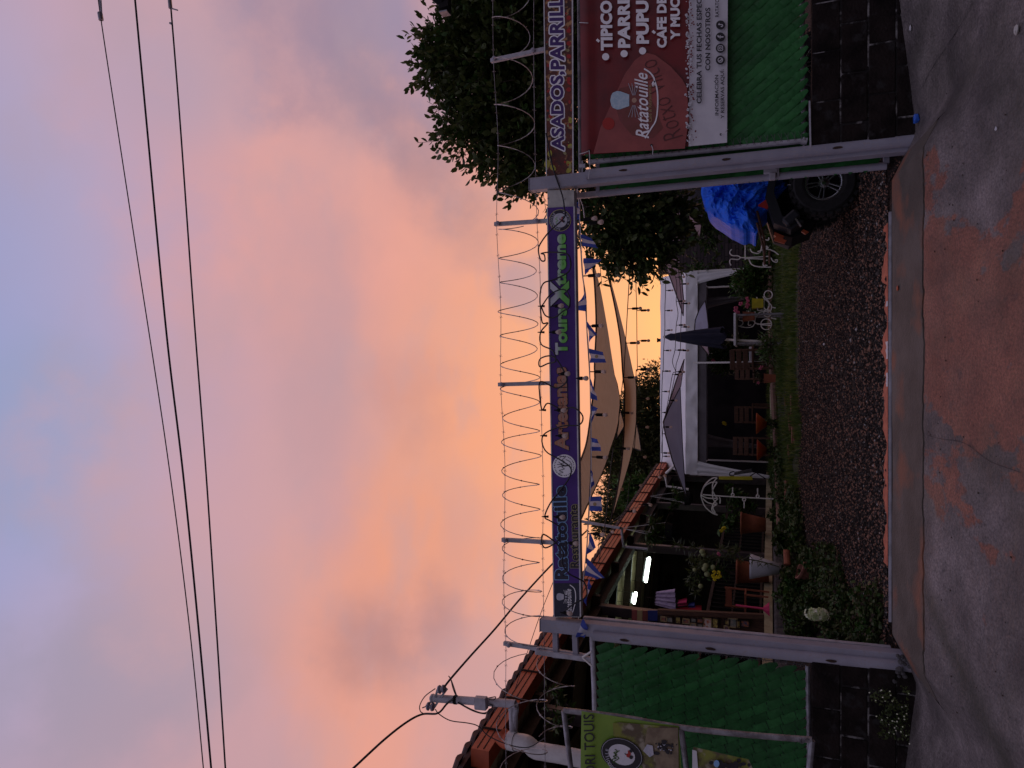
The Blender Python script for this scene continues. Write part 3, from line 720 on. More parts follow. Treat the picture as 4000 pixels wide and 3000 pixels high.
# base walls of concrete blocks -------------------------------------
def block_wall(label, x_in, x_out, d, ztop, seed):
    rr = random.Random(seed); c0 = (x_in+x_out)/2
    t = thing('block_wall', label, 'wall', (c0, d+.1, -.2))
    s_ = 1 if x_out > x_in else -1
    mb = MB(); mb.box((c0, d+.085, (ztop-.3)/2-.012), (abs(x_out-x_in), .15, ztop+.3)); build('mortar', mb, M['mortar'], t)
    zb = ztop; row = 0
    for hgt in (.215, .195, .195, .195, .195):
        x = x_in-s_*(.10 if row % 2 else -.02) ; x = x_in; first = .19 if row % 2 else .39
        while abs(x-x_in) < abs(x_out-x_in)-.02:
            w = first if x == x_in else .39; w = min(w, abs(x_out-x)); 
            jx = .012 if row else .006
            mb = MB(); dpt = d+rr.uniform(-.006, .006)
            mb.box((x+s_*(w/2), dpt+.09, zb-hgt/2), (w-jx, .18, hgt-.012), bev=.006)
            for i, v in enumerate(mb.v): mb.v[i] = (v[0]+rr.uniform(-.002, .002), v[1]+rr.uniform(-.002, .002), v[2]+rr.uniform(-.002, .002))
            build('block', mb, M['block'], t)
            x += s_*(w+.004)
        zb -= hgt; row += 1
    return t
block_wall('low black stained block wall under the left fence panel', -2.19, -4.6, 6.02, .665, 1)
block_wall('low black stained block wall under the right fence panel', 1.86, 5.2, 6.02, .665, 2)
# ================================================================== BANNER BEAM
BD = 6.10
def quadbox(pa, pb, pc, pd, d, th):     # pixel corners -> slab with thickness behind
    A = [P(*q, d) for q in (pa, pb, pc, pd)]; mb = MB(); mb.prism(A, (0, th, 0)); return mb
bt = thing('gate_beam', 'pale metal box beam spanning the gate opening behind the purple banner', 'beam', P(2255, 1500, BD+.03)[:])
build('beam_panel', quadbox((2138, 742), (2242, 742), (2267, 2412), (2166, 2412), BD+.012, .10), M['beam'], bt)
mb = MB()
for (a, b) in (((2170, 2440), (2172, 2555)), ((2246, 2450), (2250, 2560)), ((2160, 2556), (2290, 2566))):
    mb.bar(P(*a, BD+.05), P(*b, BD+.05), .05, .05, .003)
build('open_frame', mb, M['paint'], bt)
mb = MB()
for (x, y) in ((2140, 775), (2205, 778)): mb.sphere(P(x, y, BD+.008), .008, 6)
build('screw', mb, M['steel'], bt)
pbn = thing('banner', 'long purple restaurant and tours banner fixed to the beam over the gate opening', 'banner', P(2250, 1600, BD)[:])
build('banner_sheet', quadbox((2139, 812), (2240, 806), (2266, 2408), (2165, 2408), BD, .006), M['purple'], pbn)
mb = MB(); mb.bar(P(2243, 806, BD-.002), P(2268, 2408, BD-.002), .012, .012); mb.bar(P(2138, 812, BD-.001), P(2164, 2408, BD-.001), .006, .01); build('white_edging', mb, M['white'], pbn)
bd = BD-.001
word('lettering', 'Ratatouille', (2221, 2263), (2213, 1898), (2168, 2263), bd, M['navy'], pbn, .04, outline=M['skyblue'], ob=.042)
word('lettering', 'Restaurante', (2263, 2218), (2257, 1970), (2228, 2218), bd, M['dark'], pbn, .025, outline=M['olive'], ob=.035)
word('lettering', 'Artesanias', (2223, 1759), (2214, 1434), (2168, 1759), bd, M['bronze'], pbn, .045, outline=M['dark'], ob=.03)
mt = mat('silver_to_green_print', (.1, .1, .1), rough=.5)     # printed two-tone lettering: silver above, green below
t_ = mt.node_tree; sx_ = t_.nodes.new('ShaderNodeSeparateXYZ'); tc_ = t_.nodes.new('ShaderNodeTexCoord'); t_.links.new(tc_.outputs['Object'], sx_.inputs[0])
zc = P(2190, 1150, bd).z; mr = t_.nodes.new('ShaderNodeMapRange'); mr.inputs[1].default_value = zc-.02; mr.inputs[2].default_value = zc+.04; t_.links.new(sx_.outputs[2], mr.inputs[0])
cr_ = t_.nodes.new('ShaderNodeValToRGB'); cr_.color_ramp.elements[0].color = (.16, .52, .10, 1); cr_.color_ramp.elements[1].color = (.60, .62, .70, 1); t_.links.new(mr.outputs[0], cr_.inputs[0]); t_.links.new(cr_.outputs[0], t_.nodes['Principled BSDF'].inputs['Base Color'])
word('lettering', 'Tours', (2219, 1386), (2215, 1204), (2170, 1386), bd, mt, pbn, .045, outline=M['dark'], ob=.025)
word('lettering', 'X', (2225, 1199), (2223, 1096), (2151, 1199), bd, mt, pbn, .06, outline=M['dark'], ob=.03)
word('lettering', 'treme', (2213, 1116), (2211, 914), (2170, 1116), bd, mt, pbn, .045, outline=M['dark'], ob=.025)
# hat and whisker badge (plain)
def hat_logo(parent, cx, cy, s, d, ms, ink, nose):
    """chef's hat (upright size s pixels), nose and whiskers; cx,cy centre of the hat"""
    pts = [(-.5, .28), (-.42, .42), (-.18, .52), (0, .5), (.5, .32), (.5, -.32), (0, -.5), (-.18, -.52), (-.42, -.42), (-.5, -.28), (-.56, 0)]
    build('hat_emblem', poly([(cx+a*s, cy-b*s) for a, b in pts], d, .002), ms, parent)
    build('nose_dot', disc((cx+s*.78, cy), s*.14, 14, d, .002), nose, parent)
    mb = MB()
    for sg_ in (-1, 1):
        for q in (-.22, -.08, .06, .2):
            w = stroke([(cx+s*(.76+q*.3), cy+sg_*s*.28), (cx+s*(.76+q*1.4), cy+sg_*s*.95)], d, .004 if s > 40 else .002, .002); mb.add(w.v, w.f)
    build('whisker', mb, ink, parent, None, 'stuff')
build('logo_panel', poly([(2166, 2278), (2166+2, 2408), (2265, 2408), (2262, 2278)], bd, .0012), M['navy'], pbn)
hat_logo(pbn, 2189, 2331, 28, bd-.001, M['silver'], M['lilac'], M['silver'])
def script_word(parent, s, pA, pB, pC, d, mt, th=.003, bold=-.005): return word('lettering', s, pA, pB, pC, d, mt, parent, bold, .35, th)
script_word(pbn, 'Ratatouille', (2234, 2398), (2232, 2300), (2212, 2398), bd-.002, M['lilac'], bold=.01)
mb = stroke([(2234, 2400), (2246, 2360), (2249, 2330), (2244, 2300), (2226, 2284)], bd-.002, .008); build('swoosh', mb, M['lilac'], pbn)
# round emblems
build('emblem_disc', disc((2204, 1820), 45, 36, bd, .002), M['lilac'], pbn)
mb = MB()
for pts in ([(2196, 1858), (2180, 1850), (2200, 1845), (2184, 1838), (2204, 1832), (2195, 1824), (2205, 1818), (2190, 1812), (2206, 1806), (2196, 1796), (2208, 1786), (2180, 1780)],
            [(2205, 1822), (2222, 1818), (2228, 1812)], [(2205, 1818), (2222, 1818), (2229, 1826)], [(2205, 1820), (2192, 1812), (2182, 1804)], [(2205, 1820), (2190, 1822), (2178, 1826)], [(2205, 1820), (2188, 1815), (2176, 1814)],
            [(2210, 1795), (2226, 1803), (2234, 1818), (2230, 1836)]):
    w = stroke(pts, bd-.002, .005, .003, 4); mb.add(w.v, w.f)
build('emblem_tree', mb, M['ink'], pbn, None, 'stuff')
def ring_text(parent, s, c, r, d, h, mt, a0, a1, ry=None, name='ring_lettering', flip=False):
    """letters around an ellipse; angles in degrees measured clockwise (seen upright) from the left"""
    ry = ry or r; mb = MB(); n_ = len(s)
    for i, ch in enumerate(s):
        if ch == ' ': continue
        a = R(lerp(a0, a1, (i+.5)/n_)); v, f = text2d(ch, .02)
        if len(v) == 0: continue
        w = (v[:, 0].max()-v[:, 0].min()); v = v.copy(); v[:, 0] -= (v[:, 0].min()+v[:, 0].max())/2
        ux, uy = -math.cos(a)*r, math.sin(a)*ry                      # upright offsets: right, up
        tx, ty = math.sin(a), math.cos(a)                            # direction of reading
        nx, ny = -math.cos(a), math.sin(a)
        if flip: tx, ty, nx, ny = -tx, -ty, -nx, -ny
        vs = []
        for q in v:
            X_ = ux+tx*q[0]*h+nx*(q[1]-.35)*h; Y_ = uy+ty*q[0]*h+ny*(q[1]-.35)*h
            vs.append(P(c[0]-Y_, c[1]-X_, d)-Vector((0, .003, 0)))
        mb.add(vs, f)
    return build(name, mb, mt, parent)
mb = MB()
for k in range(34):      # lettering around the rim, too small to read
    a = k/34*6.283; q = stroke([(2204+36*math.cos(a), 1820+36*math.sin(a)), (2204+39.5*math.cos(a+.05), 1820+39.5*math.sin(a+.05))], bd-.002, .008 if k % 3 else .004, .003); mb.add(q.v, q.f)
build('rim_lettering', mb, M['navy'], pbn, None, 'stuff')
build('emblem_disc', disc((2188, 861), 43, 36, bd, .002), M['olive'], pbn)
build('emblem_disc', disc((2188, 861), 41, 36, bd, .003), M['dark'], pbn)
build('emblem_disc', disc((2188, 861), 28, 30, bd, .004), M['silver'], pbn)
ring_text(pbn, 'RATATOUILLE', (2188, 861), 34.5, bd-.002, 13, M['silver'], 0, 145)
ring_text(pbn, '+ TOURS +', (2188, 861), 34.5, bd-.002, 12, M['silver'], 300, 200, flip=True)
def quad_icon(parent, c, s, d, red, blk):
    mb = MB(); q = poly([(c[0]+a*s, c[1]-b*s) for a, b in ((.1, -.5), (-.25, -.35), (-.3, 0), (-.05, .1), (-.1, .45), (.2, .5), (.3, .1), (.25, -.4))], d, .002); mb.add(q.v, q.f); build('quad_bike_emblem', mb, red, parent)
    mb = MB()
    for a, b, r_ in ((.35, -.42, .24), (.35, .42, .24)): q = disc((c[0]+a*s, c[1]-b*s), r_*s, 14, d, .003); mb.add(q.v, q.f)
    q = stroke([(c[0]-.3*s, c[1]+.1*s), (c[0]-.5*s, c[1]-.1*s)], d, .006, .003); mb.add(q.v, q.f)
    build('quad_bike_wheel', mb, blk, parent)
quad_icon(pbn, (2195, 857), 20, bd-.003, M['tomato'], M['ink'])
mb = stroke([(2178, 878), (2172, 868), (2180, 862), (2170, 856), (2178, 848)], bd-.002, .005); build('scribble', mb, M['lime'], pbn)

# grill food banner to the right of the post -------------------------
fb = thing('banner', 'grilled meat photo banner with purple ASADOS lettering, above the burgundy banner', 'banner', P(2235, 300, BD)[:])
meat = mat('grilled_meat_print', (.16, .028, .014), (.045, .012, .010), rough=.45, scale=9, detail=10, lo=.35, hi=.6, col3=(.42, .22, .09), s3=22)
build('banner_sheet', quadbox((2120, -420), (2232, -420), (2238, 690), (2136, 700), BD, .006), meat, fb)
mb = MB(); mb.bar(P(2235, -420, BD-.003), P(2239, 690, BD-.003), .014, .012); mb.bar(P(2119, -420, BD-.002), P(2135, 700, BD-.002), .006, .01); build('white_edging', mb, M['white'], fb)
word('lettering', 'ASADOS,', (2214, 589), (2209, 278), (2155, 589), bd, M['violet_letter'], fb, .035, outline=M['lilac'], ob=.07)
word('lettering', 'PARRILL', (2206, 272), (2199, -14), (2151, 272), bd, M['violet_letter'], fb, .035, outline=M['lilac'], ob=.07)
mb = MB(); mb2 = MB(); mb3 = MB()
for (x, y, r_) in ((2138, 640, 12), (2160, 655, 10), (2222, 640, 9), (2226, 570, 7), (2228, 470, 8), (2148, 600, 9), (2222, 665, 9)):
    q = disc((x, y), r_, 8, bd, .001, 1.5, rnd.random()*3); mb.add(q.v, q.f)
for i in range(46):
    y = rnd.uniform(0, 680); x = rnd.choice([rnd.uniform(2130, 2155), rnd.uniform(2205, 2232)]); q = disc((x, y), rnd.uniform(2.5, 6), 7, bd, .0015, rnd.uniform(.6, 2), rnd.random()*3); (mb3 if i % 2 else mb2).add(q.v, q.f)
for y in (70, 120, 170, 220, 310, 350): q = disc((2222, y), 9, 10, bd, .0016); mb3.add(q.v, q.f)
build('pepper_print', mb, mat('yellow_green_print', (.42, .42, .05), (.30, .25, .04), rough=.5, scale=30), fb, None, 'stuff'); build('herb_print', mb2, mat('herb_print', (.30, .26, .12), rough=.5), fb, None, 'stuff'); build('tomato_print', mb3, M['tomato'], fb, None, 'stuff')

# burgundy banner ------------------------------------------------------
RD = 6.0
rb_ = thing('banner', 'large burgundy and white menu banner tied to the right fence panel', 'banner', P(2843, 300, RD)[:])
def wavy(px, d, nu, nv, amp, mt_name, th=.003, seed=0, ragged=0):
    """quad of pixels (TL, TR, BR, BL seen upright: TL is start) as rippled sheet"""
    mb = MB(); V = []
    for j in range(nv+1):
        for i in range(nu+1):
            s_, t = i/nu, j/nv
            X = lerp(lerp(px[0][0], px[1][0], s_), lerp(px[3][0], px[2][0], s_), t); Y = lerp(lerp(px[0][1], px[1][1], s_), lerp(px[3][1], px[2][1], s_), t)
            p = P(X, Y, d); w = noise.noise(Vector((p.x*2+p.z*1.2, p.z*3, seed)))*amp
            if t < .12: w -= amp*1.2*math.sin(t/.12*math.pi)
            p.y += w-th; V.append(p)
    mb.add(V, [(j*(nu+1)+i, j*(nu+1)+i+1, (j+1)*(nu+1)+i+1, (j+1)*(nu+1)+i) for j in range(nv) for i in range(nu)]); return mb
build('burgundy_sheet', wavy([(2272, 608), (2262, -420), (2694, -420), (2692, 572)], RD+.02, 40, 24, .012, 0), M['burg'], rb_, None, None, True)
build('white_sheet', wavy([(2690, 572), (2694, -420), (2845, -420), (2840, 557)], RD+.02, 40, 8, .006, 0), M['vinyl'], rb_, None, None, True)
rd = RD-.004
build('plate_print', poly([(2318, 600), (2345, 500), (2390, 400), (2440, 290), (2480, 235), (2520, 205), (2560, 215), (2620, 260), (2665, 310), (2684, 345), (2690, 470), (2675, 580), (2500, 590)], rd+.0, .0), M['burg_l'], rb_)
build('fish_print', poly([(2420, 345), (2462, 335), (2520, 350), (2560, 420), (2590, 500), (2550, 540), (2470, 530), (2420, 470), (2400, 400)], rd, .0012), M['burg_m'], rb_)
mb = MB()           # torn white paint fringe
for i in range(120):
    y = rnd.uniform(-60, 570); q = disc((2688+rnd.gauss(0, 5)+(8 if y > 520 else 0)*rnd.random(), y), rnd.uniform(2, 5.5), 6, rd, .002, rnd.uniform(.7, 1.5), rnd.random()*3); mb.add(q.v, q.f)
build('torn_fringe', mb, M['vinyl'], rb_, None, 'stuff')
mb = MB()
for i in range(70):
    y = rnd.uniform(-40, 560); q = disc((2698+abs(rnd.gauss(0, 7))*(2.4 if y > 500 else 1), y), rnd.uniform(1.5, 4), 6, rd, .0025, rnd.uniform(.7, 1.5), rnd.random()*3); mb.add(q.v, q.f)
build('torn_fringe', mb, M['burg'], rb_, None, 'stuff')
def rw(s, ys, ye, xt, xb, dxe=0, mt_=M['lilac'], bold=.05): return word('lettering', s, (xb, ys), (xb+dxe, ye), (xt, ys), rd-.003, mt_, rb_, bold)
def accent(x, y): build('lettering', stroke([(x, y), (x-10, y-9)], rd-.003, .02, .002), M['lilac'], rb_)
rw('TIPICO', 198, 2, 2347, 2394, -3); accent(2341, 163)
rw('PARRI', 187, 0, 2414, 2462, -2); rw('PUPU', 171, 2, 2486, 2536, -2)
rw('CAFE DE', 187, -12, 2566, 2605, -1); accent(2559, 130); rw('Y MUC', 156, -6, 2619, 2657, -1)
for x, y in ((2366, 222), (2438, 210), (2510, 199)): build('bullet', disc((x, y), 14, 20, rd-.003, .002), M['lilac'], rb_)
rw('CELEBRA TUS FECHAS ESPEC', 405, -6, 2721, 2741, 0, M['ink'], .03); rw('CON NOSOTROS', 276, 30, 2755, 2775, 0, M['ink'], .03)
rw('INFORMACIÓN', 451, 293, 2790, 2807, -1, M['ink'], .02); rw('Y RESERVAS AQUÍ:', 464, 271, 2812, 2832, -1, M['ink'], .02); rw('RATATO', 67, -4, 2794, 2809, 0, M['ink'], .02)
for k, (x, y) in enumerate(((2814, 235), (2814, 189), (2814, 145), (2815, 98))):
    build('round_icon', disc((x, y), 18, 22, rd-.003, .002), M['ink'], rb_)
    mb = MB()
    if k == 0: q = stroke([(x+9*math.cos(a/10*6.283), y+9*math.sin(a/10*6.283)) for a in range(11)], rd-.003, .006, .004, 3); mb.add(q.v, q.f); q = stroke([(x-4, y+3), (x+2, y+2), (x+4, y-4)], rd-.003, .008, .004); mb.add(q.v, q.f)
    if k == 1:
        q = stroke([(x-9, y-6), (x-9, y+6), (x-6, y+9), (x+6, y+9), (x+9, y+6), (x+9, y-6), (x+6, y-9), (x-6, y-9), (x-9, y-6)], rd-.003, .005, .004, 2); mb.add(q.v, q.f)
        q = stroke([(x+4*math.cos(a/8*6.283), y+4*math.sin(a/8*6.283)) for a in range(9)], rd-.003, .004, .004, 2); mb.add(q.v, q.f)
    if k == 2: q = stroke([(x+12, y), (x-6, y), (x-9, y-3), (x-9, y-7)], rd-.003, .009, .004, 2); mb.add(q.v, q.f); q = stroke([(x-1, y+6), (x-1, y-6)], rd-.003, .007, .004); mb.add(q.v, q.f)
    if k == 3: q = stroke([(x-9, y-1), (x+5, y-1), (x+8, y+3), (x+5, y+7), (x+1, y+5)], rd-.003, .007, .004, 3); mb.add(q.v, q.f); q = stroke([(x-8, y-1), (x-5, y-7)], rd-.003, .006, .004); mb.add(q.v, q.f)
    build('icon_mark', mb, M['vinyl'], rb_)
# script name, hat, tomato
script_word(rb_, 'Ratatouille', (2536, 541), (2530, 284), (2484, 541), rd-.001, M['lilac'], bold=.012)
word('lettering', 'Café & Restaurante', (2547, 477), (2544, 332), (2533, 477), rd-.003, M['gold'], rb_, .01)
build('swoosh', stroke([(2520, 540), (2545, 500), (2562, 470), (2569, 420), (2568, 360), (2558, 320), (2549, 326), (2553, 336), (2556, 310), (2540, 285), (2516, 269)], rd-.003, .012), M['lilac'], rb_)
hat_logo(rb_, 2423, 392, 70, rd-.002, M['paleblue'], M['silver'], mat('tan_print', (.45, .28, .20), rough=.6))
build('tomato_spot', disc((2377, 483), 24, 18, rd-.001, .002, 1.0), M['tomato'], rb_)
v, f = text2d('Rotxo Vilco', -.02, .2)
build('scrawled_writing', lay(v, f, P(2668, 530, rd), P(2560, 225, rd), P(2598, 560, rd), .004), mat('marker_scrawl', (.10, .03, .03), rough=.6), rb_)
for (x, y, x2, y2) in ((2302, 589, 2298, 700), (2302, 589, 2262, 602), (2545, 568, 2548, 604), (2816, 526, 2842, 505), (2262, 88, 2298, 90), (2345, 500, 2345, 500)):
    if x == x2: continue
    build('eyelet', disc((x, y), 5, 10, rd, .006), M['ink'], rb_)
    mb = MB(); mb.tube(cat([P(x, y, rd-.01), P((x+x2)/2+4, (y+y2)/2, rd-.02), P(x2, y2, rd-.01)], 4), .0035, 5); build('tie_cord', mb, M['white'], rb_)

# ================================================================== RAZOR WIRE
WD = 6.16
brk = [((1918, 238), (2135, 192)), ((1932, 876), (2150, 862)), ((1947, 1502), (2165, 1496)), ((1961, 2108), (2165, 2119)), ((1968, 2512), (2272, 2560))]
bl = ['far right wire bracket rising above the grilled meat banner', 'wire bracket rising just left of the right gate post', 'wire bracket above the middle of the purple banner', 'wire bracket rising above the left half of the purple banner', 'left tall wire bracket beside the open beam frame']
for (a, b), lb_ in zip(brk, bl):
    t = thing('wire_bracket', lb_, 'bracket', P(*b, WD)[:], 'razor wire brackets')
    mb = MB(); mb.bar(P(*b, WD), P(*a, WD), .038, .038, .003, (0, 1, 0)); build('square_tube', mb, M['paint2'], t)
    pa_ = P(*a, WD); pb_ = P(*b, WD); 
    for q in (.08, .78 if a[0] != 1968 else .46):
        c = pa_.lerp(pb_, q); mb = MB(); mb.lathe(c+Vector((.0, -.045, 0)), [(.012, 0), (.022, .004), (.022, .02), (.012, .026)], 10, (0, 1, 0)); mb.tube([c+Vector((0, -.05, 0)), c+Vector((0, -.02, 0))], .006, 6); build('wire_insulator', mb, M['insul'], t)
t = thing('wire_bracket', 'short rusty wire bracket just below the tall left one, beside the fence top', 'bracket', P(2305, 2582, WD)[:], 'razor wire brackets')
mb = MB(); mb.bar(P(2092, 2545, WD-.04), P(2310, 2576, WD-.04), .045, .04, .003, (0, 1, 0)); build('square_tube', mb, M['paint2'], t)
mb = MB(); mb.tube([P(2275, 2568, WD-.06), P(2310, 2545, WD-.06)], .01, 5); mb.tube([P(2275, 2568, WD-.06), P(2312, 2602, WD-.06)], .01, 5); build('brace_rod', mb, M['whitemetal'], t)
# coil following the two strands
def coil(y0, y1, label, step, wd, dr_=0, r_=.185, seed=0, cx=lambda y: 2030+(y-1500)*.012, ex=0):
    rr = random.Random(seed); pts = []; ph = 0; y = y0; n_ = int((y1-y0)/step*18)
    for i in range(n_+1):
        yy_ = lerp(y0, y1, i/n_); a = i/18*2*math.pi+ph
        c = P(cx(yy_), yy_, wd); rad = r_*(1+.05*math.sin(i*.13)+.04*math.sin(i*.31+seed))
        pts.append(c+Vector((math.sin(a*.5)*.015, math.cos(a)*rad*.9, math.sin(a)*rad)))
    t = thing('razor_wire_coil', label, 'razor wire', pts[0][:], 'razor wire coils')
    mb = MB(); mb.tube(pts, .0042, 5); build('wire', mb, M['razor'], t)
    mb = MB()
    for i in range(4, len(pts)-2, 3):
        p = pts[i]; d_ = (pts[i+1]-pts[i-1]).normalized(); s_ = d_.orthogonal().normalized()
        mb.add([p-d_*.014, p+s_*.010, p+d_*.014, p-s_*.010], [(0, 1, 2, 3)])
    build('barb', mb, M['razor'], t, None, 'stuff')
coil(-160, 860, 'razor wire coil in front of the big tree, above the grilled meat banner', 170, WD, seed=1, cx=lambda y: 2010+(y-400)*.03)
coil(868, 2510, 'razor wire coil stretched above the purple banner against the sunset', 104, WD, seed=2)
coil(2585, 3200, 'loose razor wire coil in front of the dark roof end on the left', 190, WD-.1, seed=5, r_=.24, cx=lambda y: 2030+(y-2585)*.03)
coil(2560, 2900, 'lower loose razor wire coil resting at the left fence corner', 150, WD-.12, seed=8, r_=.17, cx=lambda y: 2170)
for lb_, pts in (('upper barbed wire strand above the gate beam', [(1925, -100), (1928, 238), (1946, 560), (1940, 876), (1956, 1200), (1956, 1502), (1972, 1800), (1970, 2108), (1968, 2300), (1976, 2512), (1975, 2760), (1978, 3080)]),
                 ('lower barbed wire strand just above the purple banner', [(2086, -100), (2085, 210), (2090, 560), (2098, 876), (2110, 1100), (2112, 1502), (2122, 1900), (2120, 2112), (2122, 2300), (2126, 2540), (2128, 2800), (2130, 3080)])):
    pp = cat([P(x, y, WD-.03) for x, y in pts], 8); t = thing('barbed_wire', lb_, 'wire', pp[0][:])
    mb = MB(); mb.tube(pp, .0028, 4); build('strand', mb, M['razor'], t)
    mb = MB()
    for i in range(1, len(pp)-1, 2):
        p = pp[i]; mb.tube([p+Vector((.004, 0, .018)), p-Vector((.006, 0, .018))], .0016, 3); mb.tube([p+Vector((-.012, 0, .012)), p+Vector((.012, 0, -.012))], .0016, 3)
    build('barb', mb, M['razor'], t, None, 'stuff')

# ================================================================== POWER LINES
def wire_line(name, label, px, d, r, n=14, catg='cable', parent=None):
    pts = cat([P(*q[:2], q[2] if len(q) > 2 else d) for q in px], n); mb = MB(); mb.tube(pts, r, 6)
    o = build(name, mb, M['cable'], parent)
    if parent is None: tag(o, label, catg)
    return o
t = thing('power_line', 'thin upper power line with a dead-end clamp, highest across the sky', 'power line', P(390, 60, 9)[:])
wire_line('conductor', '', [(380, -60), (395, 80), (520, 900), (650, 1750), (740, 2450), (800, 3060)], 9, .010, parent=t)
mb = MB(); mb.tube([P(381, -60, 9), P(396, 60, 9)], .012, 5); mb.tube([P(391, -60, 9), P(398, 60, 9)], .012, 5); mb.tube([P(390, 50, 9), P(395, 78, 9)], .042, 8); build('dead_end_clamp', mb, M['insul'], t)
t = thing('power_line', 'middle thick power line crossing the lilac sky', 'power line', P(528, 0, 9)[:])
wire_line('conductor', '', [(522, -60), (580, 560), (650, 1300), (715, 1850), (775, 2450), (830, 3060)], 9, .017, parent=t)
t = thing('power_line', 'lowest thick power line with a taped splice near its end', 'power line', P(665, 0, 9)[:])
wire_line('conductor', '', [(660, -60), (702, 460), (755, 1200), (805, 1850), (845, 2450), (884, 3060)], 9, .014, parent=t)
mb = MB(); mb.tube([P(660, -30, 9), P(666, 32, 9)], .032, 8); mb.tube([P(666, 32, 9), P(694, 40, 9)], .012, 5); mb.tube([P(664, 90, 9), P(672, 94, 9)], .02, 6); build('splice', mb, M['insul'], t)
# ================================================================== RESTAURANT BUILDING
def EV(y, off=0, z=0): return Vector((-4.48+.1205*y+off, y, z))       # point under the eave line
p0 = P(1840, 2922, 6.6); EZ = p0.z                                     # eave height
def eave_line(dx, z, ya, yb): return EV(ya, dx, z), EV(yb, dx, z)
Y0, Y1 = 6.6, 19.9
off0 = p0.x-EV(6.6).x
def EV(y, off=0, z=0): return Vector((p0.x+.1190*(y-6.6)+off, y, z))
bld = thing('restaurant_building', 'long open-sided restaurant pavilion with orange eave fascia on the left of the yard', 'building', EV(13, -3, 1.0)[:])
edir = (EV(8)-EV(7)).normalized(); side = Vector((edir.y, -edir.x, 0))
def prof_bar(pts2, ya, yb, name, mt, parent, label=None):              # profile (off, z) swept along the eave
    mb = MB(); A = [EV(ya, o, z) for o, z in pts2]; mb.prism(A, EV(yb)-EV(ya)); return build(name, mb, mt, parent, label)
fas = prof_bar([(0, EZ), (0, EZ-.20), (-.19, EZ-.20), (-.19, EZ)], Y0, Y1, 'eave_gutter', M['orange'], bld, 'orange box gutter along the eave')
mb = MB()
for z in (EZ-.062, EZ-.132): mb.bar(EV(Y0+.02, .0, z), EV(Y1, .0, z), .008, .012)
build('gutter_groove', mb, M['rust'], fas)
ys = [6.95]; 
while ys[-1] < 19.3: ys.append(ys[-1]+(.62 if ys[-1] < 8.6 else .78))
for y in ys:
    mb = MB(); mb.bar(EV(y, .008, EZ-.21), EV(y, .008, EZ+.02), .028, .012); mb.bar(EV(y, .01, EZ+.012), EV(y, -.22, EZ+.05), .028, .010); build('gutter_strap', mb, M['rust'], fas)
slope = .30
def RZ(off): return EZ+.04-off*slope                    # roof height, off is negative going in
mb = MB(); mb.prism([EV(Y0-.15, -.10, RZ(-.1)), EV(Y0-.15, -4.6, RZ(-4.6)), EV(Y0-.15, -4.6, RZ(-4.6)-.05), EV(Y0-.15, -.10, RZ(-.1)-.05)], EV(Y1)-EV(Y0-.15)); build('roof_deck', mb, M['tile'], bld)
y = Y0-.08; k = 0
while y < Y1:
    mb = MB(); r_ = .065
    for q in range(2):
        c = [EV(y, -.06-q*.5, RZ(-.06-q*.5)+.01), EV(y, -.58-q*.5, RZ(-.58-q*.5)+.03)]
        V = []
        for p in c:
            for j in range(6): a = math.pi*j/5; V.append(p+edir*r_*math.cos(a)+Vector((0, 0, r_*math.sin(a))))
        mb.add(V, [(j, j+1, 7+j, 6+j) for j in range(5)]+[(0, 1, 2, 3, 4, 5)])
    build('roof_tile', mb, M['tile'], bld); y += .215
# ceiling sheet with ribs, rafters, beams
mb = MB(); n_ = 150; V = []
for i in range(n_+1):
    yy_ = lerp(Y0+.1, Y1, i/n_); h = .014*(i % 2)
    for o in (-.24, -4.5): V.append(EV(yy_, o, EZ-.16-o*.07-h))
mb.add(V, [(2*i, 2*i+1, 2*i+3, 2*i+2) for i in range(n_)]); build('ceiling_sheet', mb, M['ceil'], bld)
PY = [8.1, 11.1, 14.1, 17.1, 19.8]
for y in (8.1, 9.6, 11.1, 12.6, 14.1, 15.6, 17.1, 18.6):
    mb = MB(); mb.bar(EV(y, -.2, EZ-.25), EV(y, -4.4, EZ+.05), .09, .13); build('rafter', mb, M['woodd'], bld)
for y in (8.1, 16.5):
    mb = MB(); mb.bar(EV(y, -.42, EZ-.75), EV(y+1.3, -1.6, EZ-.2), .08, .10); build('brace', mb, M['woodd'], bld)
mb = MB(); mb.bar(EV(Y0+.3, -.42, EZ-.27), EV(Y1, -.42, EZ-.27), .12, .16); build('eave_beam', mb, M['woodd'], bld)
mb = MB(); mb.bar(EV(Y0+.3, -3.2, EZ-.26), EV(Y1, -3.2, EZ-.26), .12, .14); build('purlin', mb, M['woodd'], bld)
for y in PY:
    b = EV(y, -.42, .9); mb = MB(); mb.bar(b, EV(y, -.42, EZ-.3), .15, .15, .008, (1, 0, 0)); build('post', mb, mat('post_dark_paint', (.07, .05, .055), (.04, .03, .033), rough=.4, scale=4) if y == PY[0] else bpy.data.materials['post_dark_paint'], bld)
